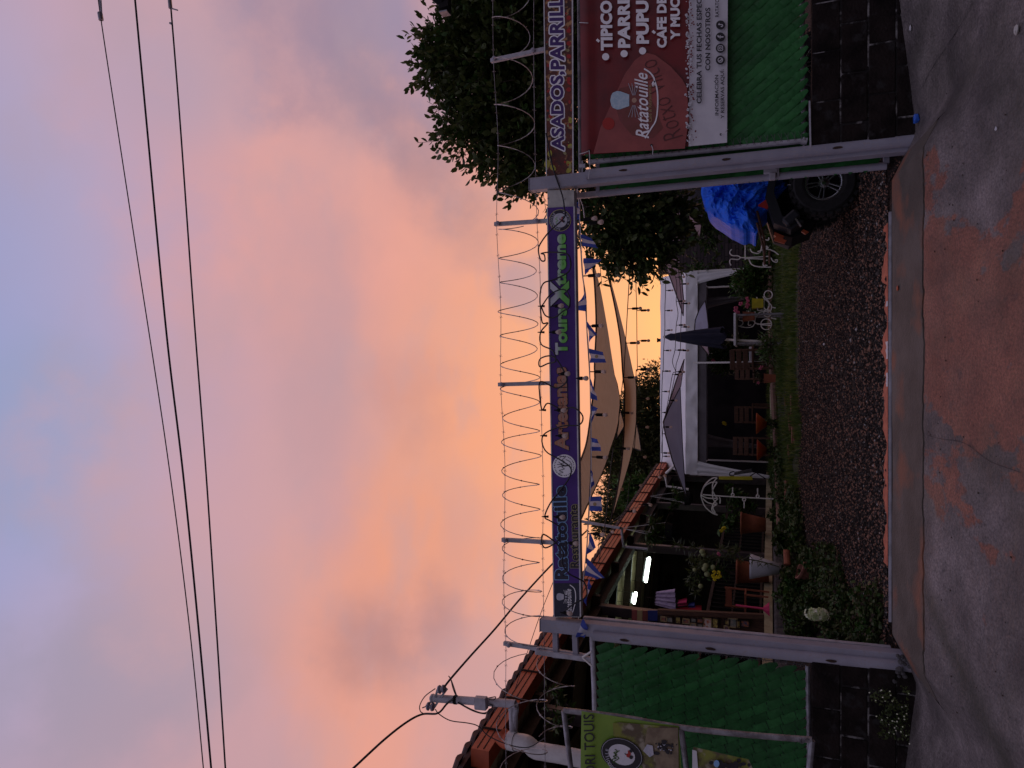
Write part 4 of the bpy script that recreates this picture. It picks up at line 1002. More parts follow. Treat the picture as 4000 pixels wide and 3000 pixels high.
# floor, kerb, retaining stones, walls
FZ = 1.0
mb = MB(); A = [EV(Y0+.1, -.30, FZ), EV(Y0+.1, -4.5, FZ), EV(Y0+.1, -4.5, FZ-.1), EV(Y0+.1, -.30, FZ-.1)]; mb.prism(A, EV(Y1+1)-EV(Y0+.1)); build('floor', mb, M['stone'], bld)
mb = MB(); A = [EV(9.2, -.16, FZ+.07), EV(9.2, -.42, FZ+.07), EV(9.2, -.42, FZ-.06), EV(9.2, -.16, FZ-.06)]; mb.prism(A, EV(Y1)-EV(9.2)); build('kerb', mb, M['cream'], bld, 'cream painted floor edge')
y = 8.2
while y < 14.5:
    w = rnd.uniform(.28, .5); mb = MB(); mb.bar(EV(y+.01, -.10+rnd.uniform(-.03, .02), FZ-.20), EV(y+w-.01, -.10+rnd.uniform(-.03, .02), FZ-.20), .14, .24, .03)
    build('stone', mb, M['stone'], bld); y += w
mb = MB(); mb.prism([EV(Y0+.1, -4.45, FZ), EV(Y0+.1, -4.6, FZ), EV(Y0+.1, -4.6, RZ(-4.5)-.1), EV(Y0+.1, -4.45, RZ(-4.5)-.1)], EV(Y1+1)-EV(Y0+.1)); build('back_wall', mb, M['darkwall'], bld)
mb = MB(); a = EV(Y0+.35, -.5, -.3); b = EV(Y0+.35, -4.5, -.3); h1 = Vector((0, 0, RZ(-.5)-.1+.3)); h2 = Vector((0, 0, RZ(-4.5)-.1+.3)); o = Vector((0, .15, 0))
mb.add([a, b, b+h2, a+h1, a+o, b+o, b+h2+o, a+h1+o], [(0, 1, 2, 3), (7, 6, 5, 4), (0, 3, 7, 4), (1, 5, 6, 2), (3, 2, 6, 7)]); build('end_wall', mb, M['brownwall'], bld)
mb = MB(); mb.prism([EV(Y0-.16, -.2, EZ+.07), EV(Y0-.16, -4.6, RZ(-4.6)+.07), EV(Y0-.16, -4.6, RZ(-4.6)-.16), EV(Y0-.16, -.2, EZ-.15)], (0, .03, 0)); build('rake_board', mb, M['woodd'], bld)
mb = MB(); mb.bar(EV(Y0-.18, -.25, EZ+.085), EV(Y0-.18, -4.6, RZ(-4.6)+.085), .03, .01); build('roof_flashing', mb, M['bluegrey'], bld)
mb = MB(); mb.prism([EV(19.95, -.3, FZ-.1), EV(19.95, -4.6, FZ-.1), EV(19.95, -4.6, RZ(-4.6)-.06), EV(19.95, -.3, EZ-.10)], (0, .1, 0)); build('far_wall', mb, M['brownwall'], bld)
# a steel tube canopy arm sticking out of the eave
mb = MB(); mb.tube([P(2262, 2035, 12.2), P(2420, 2062, 12.2), P(2428, 2064, 12.3), P(2436, 2135, 12.9), P(2530, 2145, 12.9)], .026, 8); build('steel_arm', mb, M['paint2'], bld)
mb = MB(); mb.tube([P(2601, 1828+22, 17.5), P(2666, 1788, 17.5)], .035, 8); mb.tube([P(2598, 1856, 17.5), P(2605, 1900, 17.5), P(2690, 1912, 17.5)], .03, 8); build('steel_bracket', mb, M['whitemetal'], bld)
# deck railing between the posts
for (ya, yb, n_) in ((8.3, 11.0, 16), (11.25, 14.0, 17), (14.25, 17.0, 14)):
    r = thing('deck_railing', {8.3: 'dark deck railing nearest the gate, partly behind the tall shelf board', 11.25: 'dark deck railing behind the white pot and terracotta pots', 14.25: 'dark deck railing behind the single large terracotta pot'}[ya], 'railing', EV(ya, -.5, FZ)[:], 'deck railings along the restaurant')
    mb = MB(); mb.bar(EV(ya, -.50, FZ+.92), EV(yb, -.50, FZ+.92), .07, .05); mb.bar(EV(ya, -.50, FZ+.12), EV(yb, -.50, FZ+.12), .05, .04); mb.bar(EV(ya, -.50, FZ+.55), EV(yb, -.50, FZ+.55), .03, .03); build('handrail', mb, M['woodd'], r)
    for i in range(n_):
        q = lerp(ya+.08, yb-.08, i/(n_-1)); mb = MB(); mb.bar(EV(q, -.50, FZ+.07), EV(q, -.50, FZ+.9), .04, .03, 0, (1, 0, 0)); build('baluster', mb, M['black'], r)
# fluorescent lights
for lb_, a, b in (('large lit fluorescent tube under the restaurant ceiling', P(2537, 2180, 15.0), P(2523, 2272, 14.4)), ('small lit fluorescent tube nearer the gate post', P(2484, 2316, 13.6), P(2476, 2356, 13.4))):
    t = thing('ceiling_light', lb_, 'light', a[:], 'lit fluorescent lights')
    mb = MB(); mb.bar(a, b, .075, .05, .01); build('lit_tube', mb, M['tube_on'], t)
    mb = MB(); mb.bar(a+Vector((0, 0, .07)), b+Vector((0, 0, .07)), .045, .03); build('fixture', mb, M['paint2'], t)
    mb = MB(); mb.tube([a+Vector((0, 0, .06)), a+Vector((0, 0, .7))], .004, 4); mb.tube([b+Vector((0, 0, .06)), b+Vector((0, 0, .7))], .004, 4); build('hanger_wire', mb, M['wire'], t)

# service mast
t = thing('service_mast', 'grey electrical service mast with insulators and junction box above the orange eave', 'mast', P(2010, 2745, 6.45)[:])
MD = 6.45
mb = MB(); mb.tube([P(2014, 2750, MD), P(1688, 2727, MD)], .040, 12); mb.tube([P(2012, 2752, MD), P(2016, 2765, MD+.15), P(2012, 2790, MD+.15), P(2008, 2880, MD+.2)], .032, 10); build('mast_tube', mb, M['paint2'], t)
mb = MB(); c = P(1690, 2727, MD); mb.sphere(c, .046, 10, (1, 1, .7)); build('weather_cap', mb, M['paint2'], t)
mb = MB(); mb.bar(P(1856, 2744, MD-.06), P(1902, 2748, MD-.06), .12, .07, .006, (0, 1, 0)); build('junction_box', mb, M['paint2'], t)
for (x, y, x2, y2) in ((1712, 2694, 1745, 2690), (1668, 2758, 1695, 2762)):
    mb = MB(); a = P(x, y, MD-.03); b = P(x2, y2, MD-.03); d_ = (b-a).normalized()
    mb.lathe(a, [(.012, 0), (.040, .006), (.044, .02), (.020, .034), (.020, .045), (.044, .058), (.040, .075), (.012, .082)], 14, d_[:]); build('spool_insulator', mb, M['insul'], t)
    mb = MB(); q = P(1700, 2728, MD-.03); mb.bar(a-d_*.01, q, .008, .022); mb.bar(b+d_*.006, q+Vector((0, 0, -.05)), .008, .022); build('insulator_bracket', mb, M['galv'], t)
mb = MB(); mb.tube([P(1775, 2722, MD), P(1775, 2746, MD)], .045, 10); 
mb = MB(); mb.tube([P(1774, 2733, MD), P(1786, 2734, MD)], .045, 12); build('tape_band', mb, M['black'], t)
mb = MB()
for pts in ([(1700, 2690), (1660, 2720), (1640, 2755), (1642, 2778), (1652, 2786)], [(1760, 2648), (1770, 2690), (1783, 2722)], [(1752, 2640), (1764, 2660), (1786, 2724)],
            [(1788, 2742), (1840, 2770), (1885, 2785), (1912, 2775), (1924, 2757), (1912, 2750)], [(1788, 2745), (1850, 2778), (1900, 2788), (1925, 2770)], [(1905, 2727), (1935, 2722), (1930, 2733), (1908, 2732)],
            [(1700, 2770), (1716, 2790), (1760, 2815), (1830, 2825), (1870, 2838), (1910, 2876), (1990, 2910), (2060, 2920), (2110, 2895), (2128, 2882)]):
    mb.tube(cat([P(x, y, MD-.05) for x, y in pts], 6), .0055, 5)
build('drop_wire', mb, M['cable'], t)
wire_line('service_cable', 'black service cable rising from the mast to behind the purple banner', [(1650, 2765, 6.4), (1668, 2758, 6.4)], 6.4, .006).location.z += 0
wire_line('service_cable', 'twisted service cable leaving the mast towards the upper left of the sky', [(1772, 2728, 6.4), (1745, 2750, 6.4), (1710, 2786, 6.3), (1650, 2790, 6.3), (1590, 2820, 6.1), (1500, 2890, 5.8), (1370, 3010, 5.4), (1300, 3070, 5.2)], 6.3, .011)
wire_line('service_cable', 'black cable sloping from the mast down behind the purple banner', [(1738, 2680, 6.4), (1765, 2646, 6.5), (1840, 2560, 6.8), (1935, 2455, 7.2), (2040, 2330, 7.8), (2180, 2180, 8.5), (2290, 2075, 9.5)], 6.4, .011)
wire_line('guy_wire', 'thin guy wire with a turnbuckle running from the eave to the banner top', [(2013, 2690, 6.5), (2100, 2430, 6.4), (2150, 2300, 6.3), (2190, 2200, 6.2)], 6.4, .0035, catg='wire')

# downspout
t = thing('downspout', 'white plastic downspout with an orange elbow under the near end of the gutter', 'downspout', P(2300, 2985, 6.55)[:])
mb = MB(); mb.tube(cat([P(1955, 2870, 6.62), P(1975, 2890, 6.6), P(1992, 2893, 6.58)], 5), .085, 16); build('orange_elbow', mb, M['orange'], t)
mb = MB(); mb.tube([P(1988, 2892, 6.58), P(2014, 2897, 6.57)], .092, 18); build('pipe_collar', mb, M['pvc'], t)
mb = MB(); mb.tube(cat([P(2012, 2897, 6.57), P(2058, 2905, 6.56), P(2090, 2930, 6.55), P(2130, 2938, 6.55), P(2290, 2968, 6.55), P(2700, 3060, 6.55), P(3300, 3180, 6.55)], 5), .082, 18); build('white_pipe', mb, M['pvc'], t)
t = thing('wall_pipe', 'grey service conduit running down the dark end wall behind the wire coil', 'pipe', P(2300, 2860, 6.9)[:])
mb = MB(); mb.tube([P(2005, 2880, 6.68), P(2010, 2890, 6.9)], .03, 8); mb.tube([P(1998, 2740, 6.6), P(2004, 2870, 6.62)], .034, 10); build('conduit', mb, M['paint2'], t)

# ================================================================== POSTER ON TUBE FRAME (near, lower left)
PD = 5.35
t = thing('poster_stand', 'weathered steel tube sign stand leaning at the lower left corner', 'sign stand', P(3175, 2890, PD)[:])
for nm, pts in (('long_tube', [(2203, 2775), (2420, 2800), (2650, 2840), (2900, 2868), (3172, 2890)]), ('end_tube', [(2203, 2775), (2215, 2880), (2238, 3070)]), ('cross_tube', [(2660, 2842), (2672, 2930), (2690, 3070)]), ('end_tube', [(3172, 2892), (3165, 2960), (3155, 3080)])):
    mb = MB(); mb.tube(cat([P(x, y, PD) for x, y in pts], 4), .022, 12); build(nm, mb, M['galv'], t)
mb = MB(); mb.tube(cat([P(3130, 2888, PD-.03), P(3124, 2897, PD-.03), P(3136, 2902, PD-.03), P(3148, 2886, PD-.03), P(3160, 2890, PD-.03)], 4), .006, 5); build('wire_tie', mb, M['wire'], t)
PD -= .03
ps = thing('poster', 'green tours poster with a photo and black oval badge in the tube frame', 'poster', P(2640, 2950, PD)[:])
limep = mat('lime_poster_print', (.13, .24, .02), (.18, .30, .03), rough=.4, scale=2, bump=.2, bscale=4)
build('poster_sheet', wavy([(2266, 3120), (2272, 2776), (2652, 2836), (2668, 3120)], PD, 10, 14, .008, 0), limep, ps, None, None, True)
photo = mat('muddy_track_photo_print', (.20, .22, .03), (.10, .075, .04), rough=.5, scale=7, detail=10, lo=.42, hi=.55, col3=(.30, .27, .20), s3=11)
sandy = mat('sandy_track_print', (.24, .19, .12), (.15, .11, .07), rough=.5, scale=10, detail=10)
build('photo_print', poly([(2395, 2822), (2420, 2818), (2650, 2838), (2654, 3100), (2540, 3100), (2500, 2960), (2440, 2900), (2398, 2870)], PD, .014), photo, ps)
build('photo_print', poly([(2530, 2838), (2650, 2840), (2654, 3100), (2590, 3100), (2560, 2960), (2520, 2900)], PD, .017), sandy, ps)
mb = MB()
for i in range(26): q = disc((rnd.gauss(2590, 18), rnd.gauss(2912, 14)), rnd.uniform(3, 8), 7, PD, .019+.0004*i, rnd.uniform(.5, 2), rnd.random()*3); mb.add(q.v, q.f)
build('quad_rider_print', mb, M['ink'], ps, None, 'stuff')
mb = MB()
for i in range(16): q = disc((rnd.gauss(2585, 20), rnd.gauss(2912, 14)), rnd.uniform(1.5, 4), 7, PD, .031, rnd.uniform(.4, 1), rnd.random()*3); mb.add(q.v, q.f)
q = poly([(2515, 2925), (2530, 2900), (2552, 2905), (2556, 2940), (2540, 2950)], PD, .031); mb.add(q.v, q.f)
build('quad_rider_print', mb, M['silver'], ps, None, 'stuff')
word('lettering', 'DRI TOUIS', (2328, 3022), (2320, 2789), (2286, 3022), PD-.012, M['ink'], ps, .005)
for mt_, s_, th_ in ((M['ink'], 1.0, .022), (M['silver'], .95, .0225), (M['ink'], .93, .023)):
    build('badge_oval', disc((2431, 2942), 62*s_, 40, PD, th_, 1.38, .42), mt_, ps)
build('badge_oval', disc((2431, 2942), 38, 36, PD, .0245, 1.42, .42), M['vinyl'], ps)
ring_text(ps, 'RATATOUILLE', (2424, 2944), 66, PD-.024, 17, M['silver'], -4, 108, ry=53)
quad_icon(ps, (2455, 2945), 30, PD-.026, M['tomato'], M['ink'])
mb = MB()
for pts in ([(2400, 2975), (2395, 2960), (2410, 2955), (2398, 2948), (2412, 2942), (2400, 2934), (2414, 2928), (2404, 2920)], [(2418, 2980), (2402, 2968), (2420, 2955), (2405, 2942), (2422, 2925)]):
    q = stroke(pts, PD, .007, .027); mb.add(q.v, q.f)
build('scribble', mb, M['leafE'], ps)
ps2 = thing('poster', 'torn second photo poster hanging low in the tube frame', 'poster', P(2900, 2990, PD)[:])
build('poster_sheet', wavy([(2705, 3120), (2708, 2918), (2925, 2965), (2990, 3120)], PD, 8, 8, .01, 3), photo, ps2, None, None, True)
build('white_margin', poly([(2705, 2925), (2722, 2930), (2735, 3100), (2705, 3100)], PD, .014), M['vinyl'], ps2)
mb = MB()
for i in range(22): q = disc((rnd.gauss(2850, 34), rnd.gauss(2990, 12)), rnd.uniform(5, 13), 8, PD, .016+.0004*i, rnd.uniform(.6, 1.6), rnd.random()*3); mb.add(q.v, q.f)
build('rider_print', mb, M['ink'], ps2, None, 'stuff')
build('rider_print', disc((2800, 2975), 14, 12, PD, .03, .8), M['skyblue'], ps2)

# ================================================================== TENT
t = thing('party_tent', 'white party tent with tied curtains at the back of the lawn', 'tent', (0.3, 19, .95))
TA, TB = P(2683, 1852, 18.6), P(2674, 1062, 18.6); TA.z = TB.z = (TA.z+TB.z)/2; tz = TA.z
RA, RB = P(2582, 1815, 20.3), P(2577, 1085, 20.3); RA.z = RB.z = (RA.z+RB.z)/2
BA, BB = TA+Vector((0.05, 3.2, 0)), TB+Vector((0, 3.2, 0))
def cloth(corners, nu, nv, amp, mt_, name, sc=2.0, th=0, seed=0, parent=t, ridges=0, sm_=True):
    a, b, c, d_ = [Vector(q) for q in corners]; nrm = (b-a).cross(d_-a).normalized(); mb = MB(); V = []
    for j in range(nv+1):
        for i in range(nu+1):
            s_, q = i/nu, j/nv; p = a.lerp(b, s_).lerp(d_.lerp(c, s_), q); w = noise.noise(Vector((p.x*sc, p.z*sc*2, p.y*sc+seed)))*amp
            if ridges: w += amp*.8*math.sin(s_*ridges+3*noise.noise(Vector((s_*6, q*2, seed))))*(.3+.7*q)
            V.append(p+nrm*w)
    mb.add(V, [(j*(nu+1)+i, j*(nu+1)+i+1, (j+1)*(nu+1)+i+1, (j+1)*(nu+1)+i) for j in range(nv) for i in range(nu)])
    return build(name, mb, mt_, parent, None, None, sm_)
cloth((TA, TB, RB, RA), 24, 8, .012, M['tent'], 'roof_cloth')
cloth((BB, BA, RA, RB), 24, 8, .03, M['tent'], 'roof_cloth')
for a, b, c in ((TA, RA, BA), (TB, BB, RB)):
    mb = MB(); mb.add([a, b, c], [(0, 1, 2)]); build('gable_cloth', mb, M['tent'], t)
dv = Vector((0, 0, -.30))
cloth((TA, TB, TB+dv, TA+dv), 70, 6, .022, M['tent'], 'valance', 2.5, ridges=60)
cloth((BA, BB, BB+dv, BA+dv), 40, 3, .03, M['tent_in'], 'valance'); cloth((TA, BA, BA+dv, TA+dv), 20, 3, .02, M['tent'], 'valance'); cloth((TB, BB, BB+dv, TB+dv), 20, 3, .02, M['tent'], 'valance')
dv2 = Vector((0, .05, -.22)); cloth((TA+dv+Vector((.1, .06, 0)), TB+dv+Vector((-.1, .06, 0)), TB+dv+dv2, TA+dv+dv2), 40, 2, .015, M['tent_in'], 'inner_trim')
def curtain(a, w0, w1, h, lbl=None, inner=False, tip=None):
    top = a+Vector((0, .02, -.28)); bot = Vector((a.x, a.y, a.z-.28-h))
    mb = MB(); V = []; n_ = 10
    for j in range(n_+1):
        q = j/n_; w = lerp(w0, w1, q**.8)
        for i in range(9): s_ = i/8; V.append(top.lerp(bot, q)+Vector((w*s_, .03*math.sin(s_*14)*(1-.4*q), 0)))
    mb.add(V, [(j*9+i, j*9+i+1, (j+1)*9+i+1, (j+1)*9+i) for j in range(n_) for i in range(8)])
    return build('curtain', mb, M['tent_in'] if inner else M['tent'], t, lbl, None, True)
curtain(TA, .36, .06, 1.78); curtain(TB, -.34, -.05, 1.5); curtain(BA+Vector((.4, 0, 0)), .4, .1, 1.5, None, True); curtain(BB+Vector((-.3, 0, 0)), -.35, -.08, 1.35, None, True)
for p in (TA, TB, BA, BB, TA.lerp(TB, .55), BA.lerp(BB, .62)):
    q = p+Vector((0, .04, -.1)); mb = MB(); g_ = gz(q.x, q.y, False); mb.bar((q.x, q.y, g_), q, .045, .045); build('pole', mb, M['whitemetal'], t)

# ================================================================== BACKGROUND WALLS
bw = thing('back_wall', 'dark boundary wall behind the party tent', 'wall', (1, 25, 1))
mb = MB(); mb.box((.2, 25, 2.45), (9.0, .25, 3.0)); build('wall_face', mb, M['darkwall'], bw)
brickm = mat('dark_brick_wall', (.055, .040, .042), (.03, .022, .024), rough=.9, scale=6)
nt_ = brickm.node_tree; bk = nt_.nodes.new('ShaderNodeTexBrick'); tcb = nt_.nodes.new('ShaderNodeTexCoord'); mpb = nt_.nodes.new('ShaderNodeMapping'); mpb.inputs['Rotation'].default_value = (math.pi/2, 0, 0)
nt_.links.new(tcb.outputs['Object'], mpb.inputs[0]); nt_.links.new(mpb.outputs[0], bk.inputs[0]); bk.inputs['Color1'].default_value = (.060, .042, .045, 1); bk.inputs['Color2'].default_value = (.030, .022, .025, 1); bk.inputs['Mortar'].default_value = (.012, .010, .011, 1); bk.inputs['Scale'].default_value = 1; bk.inputs['Brick Width'].default_value = .42; bk.inputs['Row Height'].default_value = .105; bk.inputs['Mortar Size'].default_value = .012
nt_.links.new(bk.outputs[0], nt_.nodes['Principled BSDF'].inputs['Base Color'])
bw2 = thing('brick_wall', 'tall dark brick wall right of the party tent, behind the wire chairs', 'wall', (8, 22.8, 1))
a = P(2580, 1068, 22.5); mb = MB(); mb.box((a.x+4.5, 22.7, a.z/2), (9, .25, a.z)); build('wall_face', mb, brickm, bw2)
mb = MB(); mb.box((a.x+4.5, 22.68, a.z+.04), (9, .34, .08)); build('wall_cap', mb, M['rust'], bw2)
t = thing('wall_lamp_stub', 'tiny dark stub standing on the tent ridge line against the sky', 'vent', P(2580, 1329, 20.6)[:])
mb = MB(); mb.tube([P(2583, 1329, 20.6), P(2570, 1329, 20.6)], .045, 8); mb.box(P(2569, 1329, 20.6), (.12, .1, .03)); build('stub', mb, M['black'], t)
# ================================================================== SHADE SAILS
def sail(label, outline, mt_, seed=0, sag=.15, name='shade_sail', hem=True):
    """outline: [(X,Y,d)...] pixel corners with depth, meshed as a fan of rings with a soft belly"""
    pts = cat([P(x, y, d) for x, y, d in outline], 1, True); c = sum(pts, Vector())/len(pts); t = thing(name, label, 'shade sail', c[:])
    n_ = len(pts); rings = 7; V = [c+Vector((0, 0, 0))]
    for r_ in range(1, rings+1):
        q = r_/rings
        for p in pts:
            z_ = c.lerp(p, q); z_ = z_+Vector((0, 0, -sag*(1-q*q)))+Vector((0, 0, .02*noise.noise(Vector((z_.x*2, z_.y*2, seed)))*(1-q))); V.append(z_)
    mb = MB(); Fs = [(0, 1+k, 1+(k+1) % n_) for k in range(n_)]
    for r_ in range(rings-1):
        for k in range(n_): a = 1+r_*n_; b = a+n_; k2 = (k+1) % n_; Fs.append((a+k, b+k, b+k2, a+k2))
    V[0] = c+Vector((0, 0, -sag)); mb.add(V, Fs); build('cloth', mb, mt_, t, None, None, True)
    if hem:
        mb = MB(); mb.tube(pts, .014, 5, closed=True); build('hem', mb, M['woodd'], t)
    return t
def Q(z, a, b, d): x, y = z(a, b); return (x, y, d)
def sail2(label, top, bot, mt_, sag=.12, n_=34, m_=9):
    """taut sail ruled between its upper and lower edge curves"""
    def res(L_):
        c = cat([P(x, y, d) for x, y, d in L_], 8); acc = [0]
        for a, b in zip(c, c[1:]): acc.append(acc[-1]+(b-a).length)
        o = []
        for i in range(n_+1):
            t_ = acc[-1]*i/n_; k = max(0, min(len(c)-2, next((q for q in range(len(acc)-1) if acc[q+1] >= t_), len(c)-2))); o.append(c[k].lerp(c[k+1], (t_-acc[k])/max(1e-6, acc[k+1]-acc[k])))
        return o
    A, B_ = res(top), res(bot); t = thing('shade_sail', label, 'shade sail', ((A[n_//2]+B_[n_//2])/2)[:]); V = []
    for j in range(m_+1):
        q = j/m_
        for i in range(n_+1): p = A[i].lerp(B_[i], q); V.append(p+Vector((0, 0, -sag*4*q*(1-q)*math.sin(math.pi*i/n_))))
    mb = MB(); mb.add(V, [(j*(n_+1)+i, j*(n_+1)+i+1, (j+1)*(n_+1)+i+1, (j+1)*(n_+1)+i) for j in range(m_) for i in range(n_)]); build('cloth', mb, mt_, t, None, None, True)
    mb = MB(); mb.tube(A, .014, 5); mb.tube(B_, .012, 5); build('hem', mb, M['woodd'], t, None, 'stuff'); return t
sail2('large tan shade sail just under the purple banner, lit from behind', [Q(Z2, 625, 560, 9.5), Q(Z2, 655, 720, 10), Q(Z2, 672, 900, 10.5), Q(Z2, 682, 1200, 11), Q(Z2, 668, 1500, 11.2), Q(Z3, 672, 150, 11.2), Q(Z3, 650, 350, 11), Q(Z3, 610, 650, 10.5), Q(Z3, 565, 800, 9.8), Q(Z3, 520, 920, 9.4), Q(Z3, 500, 1200, 8.8), Q(Z3, 505, 1345, 8.5)],
      [Q(Z2, 627, 562, 9.6), Q(Z2, 700, 870, 10.8), Q(Z2, 740, 1080, 11.6), Q(Z2, 785, 1320, 12.2), Q(Z2, 830, 1600, 12.8), Q(Z3, 858, 230, 13), Q(Z3, 874, 390, 13), Q(Z3, 850, 560, 12.8), Q(Z3, 800, 720, 12), Q(Z3, 745, 890, 11), Q(Z3, 650, 1100, 9.8), Q(Z3, 560, 1300, 8.8)], M['sail'], .10)
sail2('second tan shade sail, the narrower curved one below the large sail', [Q(Z2, 765, 735, 11), Q(Z2, 800, 880, 11.4), Q(Z2, 845, 1100, 12), Q(Z2, 880, 1330, 12.4), Q(Z2, 898, 1600, 12.6), Q(Z3, 912, 250, 12.6), Q(Z3, 908, 560, 12.4), Q(Z3, 890, 820, 12), Q(Z3, 850, 1080, 11.6), Q(Z3, 800, 1310, 11.2)],
      [Q(Z2, 767, 738, 11), Q(Z2, 825, 930, 12), Q(Z2, 875, 1140, 12.8), Q(Z2, 935, 1370, 13.4), Q(Z2, 985, 1600, 13.8), Q(Z3, 1002, 200, 14), Q(Z3, 1008, 430, 14), Q(Z3, 985, 670, 13.8), Q(Z3, 940, 870, 13.2), Q(Z3, 802, 1312, 11.3)], M['sail'], .06)
sail('small tan sail corner showing behind the curved sail against the far tree', [Q(Z3, 870, 380, 14.5), Q(Z3, 912, 545, 14.5), Q(Z3, 880, 600, 14.5), Q(Z3, 850, 650, 14.5), Q(Z3, 855, 500, 14.6)], M['sail'], 3, .02)
sail('pointed tan sail tip hanging under the curved sail', [Q(Z3, 1000, 470, 14.6), Q(Z3, 1030, 620, 14.6), Q(Z3, 1048, 748, 14.6), Q(Z3, 1020, 740, 14.7), Q(Z3, 975, 725, 14.8), Q(Z3, 995, 600, 14.8)], M['sail'], 4, .02)
sail('large lilac grey triangular sail in front of the left half of the tent roof', [Q(Z3, 1225, 515, 15), Q(Z3, 1243, 620, 15), Q(Z3, 1300, 830, 15), Q(Z3, 1410, 1118, 15.2), Q(Z3, 1392, 900, 15.8), Q(Z3, 1380, 700, 16), Q(Z3, 1370, 450, 16), Q(Z3, 1362, 230, 16), Q(Z3, 1270, 380, 15.2)], M['sailg'], 5, .0)
sail('narrow pink grey sail strip running up beside the large lilac sail', [Q(Z3, 1395, 8, 15.9), Q(Z3, 1385, 90, 15.9), Q(Z3, 1366, 225, 15.9), Q(Z3, 1275, 400, 15.1), Q(Z3, 1228, 512, 14.9), Q(Z3, 1255, 420, 14.9), Q(Z3, 1330, 180, 15.4)], M['sailp'], 6, 0)
sail('grey pink triangular sail right of the tent roof, pointing down', [Q(Z2, 1225, 655, 16), Q(Z2, 1250, 720, 16), Q(Z2, 1290, 820, 16), Q(Z2, 1340, 960, 16), Q(Z2, 1387, 1105, 16), Q(Z2, 1390, 980, 16.4), Q(Z2, 1370, 760, 16.4), Q(Z2, 1356, 640, 16.4), Q(Z2, 1290, 640, 16.2)], M['sailp'], 7, 0)
sail('grey sail corner showing between the leaves above the brick wall', [Q(Z2, 1355, 200, 17), Q(Z2, 1368, 330, 17), Q(Z2, 1362, 480, 17), Q(Z2, 1345, 600, 17), Q(Z2, 1240, 560, 17), Q(Z2, 1250, 350, 17), Q(Z2, 1310, 220, 17)], M['sailp'], 8, 0)
sail('lilac sail hanging under the tent valance right of the closed parasol', [Q(Z2, 1565, 985, 16.6), Q(Z2, 1580, 1080, 16.6), Q(Z2, 1592, 1190, 16.6), Q(Z2, 1588, 1260, 16.6), Q(Z2, 1520, 1240, 16.8), Q(Z2, 1478, 1225, 16.8), Q(Z2, 1485, 1140, 16.8), Q(Z2, 1520, 1050, 16.7)], M['sailg'], 9, 0)
sail('small pink sail corner left of the closed parasol under the valance', [Q(Z2, 1500, 1310, 16.7), Q(Z2, 1590, 1330, 16.7), Q(Z2, 1590, 1370, 16.7), Q(Z2, 1597, 1428, 16.7), Q(Z2, 1550, 1375, 16.7)], M['sailp'], 10, 0)
sail('charcoal sail with a pink lower corner above the blue tarp', [Q(Z2, 1425, 60, 13), Q(Z2, 1530, 90, 13), Q(Z2, 1555, 240, 13), Q(Z2, 1535, 370, 13), Q(Z2, 1440, 290, 13.4), Q(Z2, 1405, 190, 13.4)], M['saild'], 11, 0)
sail('pink grey sail tip hanging just below the charcoal sail', [Q(Z2, 1418, 255, 13.5), Q(Z2, 1470, 320, 13.5), Q(Z2, 1535, 375, 13.5), Q(Z2, 1520, 470, 13.5), Q(Z2, 1480, 410, 13.5), Q(Z2, 1440, 340, 13.5)], M['sailp'], 12, 0)

# ================================================================== STRING LIGHTS
def bulb_on(parent, top, r=.026, drop=.11, cable=.005, down=Vector((0, 0, -1))):
    mb = MB(); mb.tube([top, top+down*drop*.5], cable, 5); s0 = top+down*drop*.42; s1 = top+down*(drop)
    mb.tube([s0, s0+down*.012, s1], [r*.45, r*.72, r*.72], 8); sk = build('socket', mb, M['black'], parent)
    mb = MB(); c = s1+down*(r*1.25); q = Vector((0, 0, 1)).rotation_difference(down)
    pr = [(r*.4, 0), (r*.55, r*.3), (r*.95, r*1.1), (r*1.0, r*1.6), (r*.75, r*2.15), (r*.25, r*2.4)]
    mb.lathe(s1, pr, 10, down[:]); build('bulb', mb, M['bulb'], sk, None, None, True)
def string(label, cable_px, bulbs, d, r=.026, cr=.006, drop=.11, wire_too=None):
    pts = [P(*Q(*c[:3], 0)[:2], c[3] if len(c) > 3 else d) for c in cable_px]; t = thing('string_light', label, 'string lights', pts[0][:], 'strings of bulbs')
    mb = MB(); mb.tube(cat(pts, 5), cr, 5); build('cable', mb, M['cable'], t)
    for b in bulbs:
        bulb_on(t, P(*Q(*b[:3], 0)[:2], b[3] if len(b) > 3 else d), r, drop, cr)
    return t
string('string of bulbs close under the purple banner beside the flags', [(Z2, 520, 70, 7), (Z2, 555, 215, 7.4), (Z2, 545, 330, 7.6), (Z2, 560, 600, 8), (Z2, 572, 785, 8.4), (Z2, 598, 960, 8.8), (Z2, 605, 1190, 9), (Z2, 628, 1560, 9.2), (Z3, 635, 300, 9.3), (Z3, 640, 800, 9.2), (Z3, 625, 1180, 9), (Z3, 612, 1425, 8.6), (Z3, 600, 1659, 8.2)],
       [(Z2, 530, 330, 7.6), (Z2, 580, 360, 7.6), (Z2, 572, 785, 8.4), (Z2, 605, 1190, 9), (Z2, 628, 1560, 9.2), (Z3, 640, 455, 9.2), (Z3, 642, 798, 9.2), (Z3, 612, 1418, 8.6)], 9, .030, .008, .16)
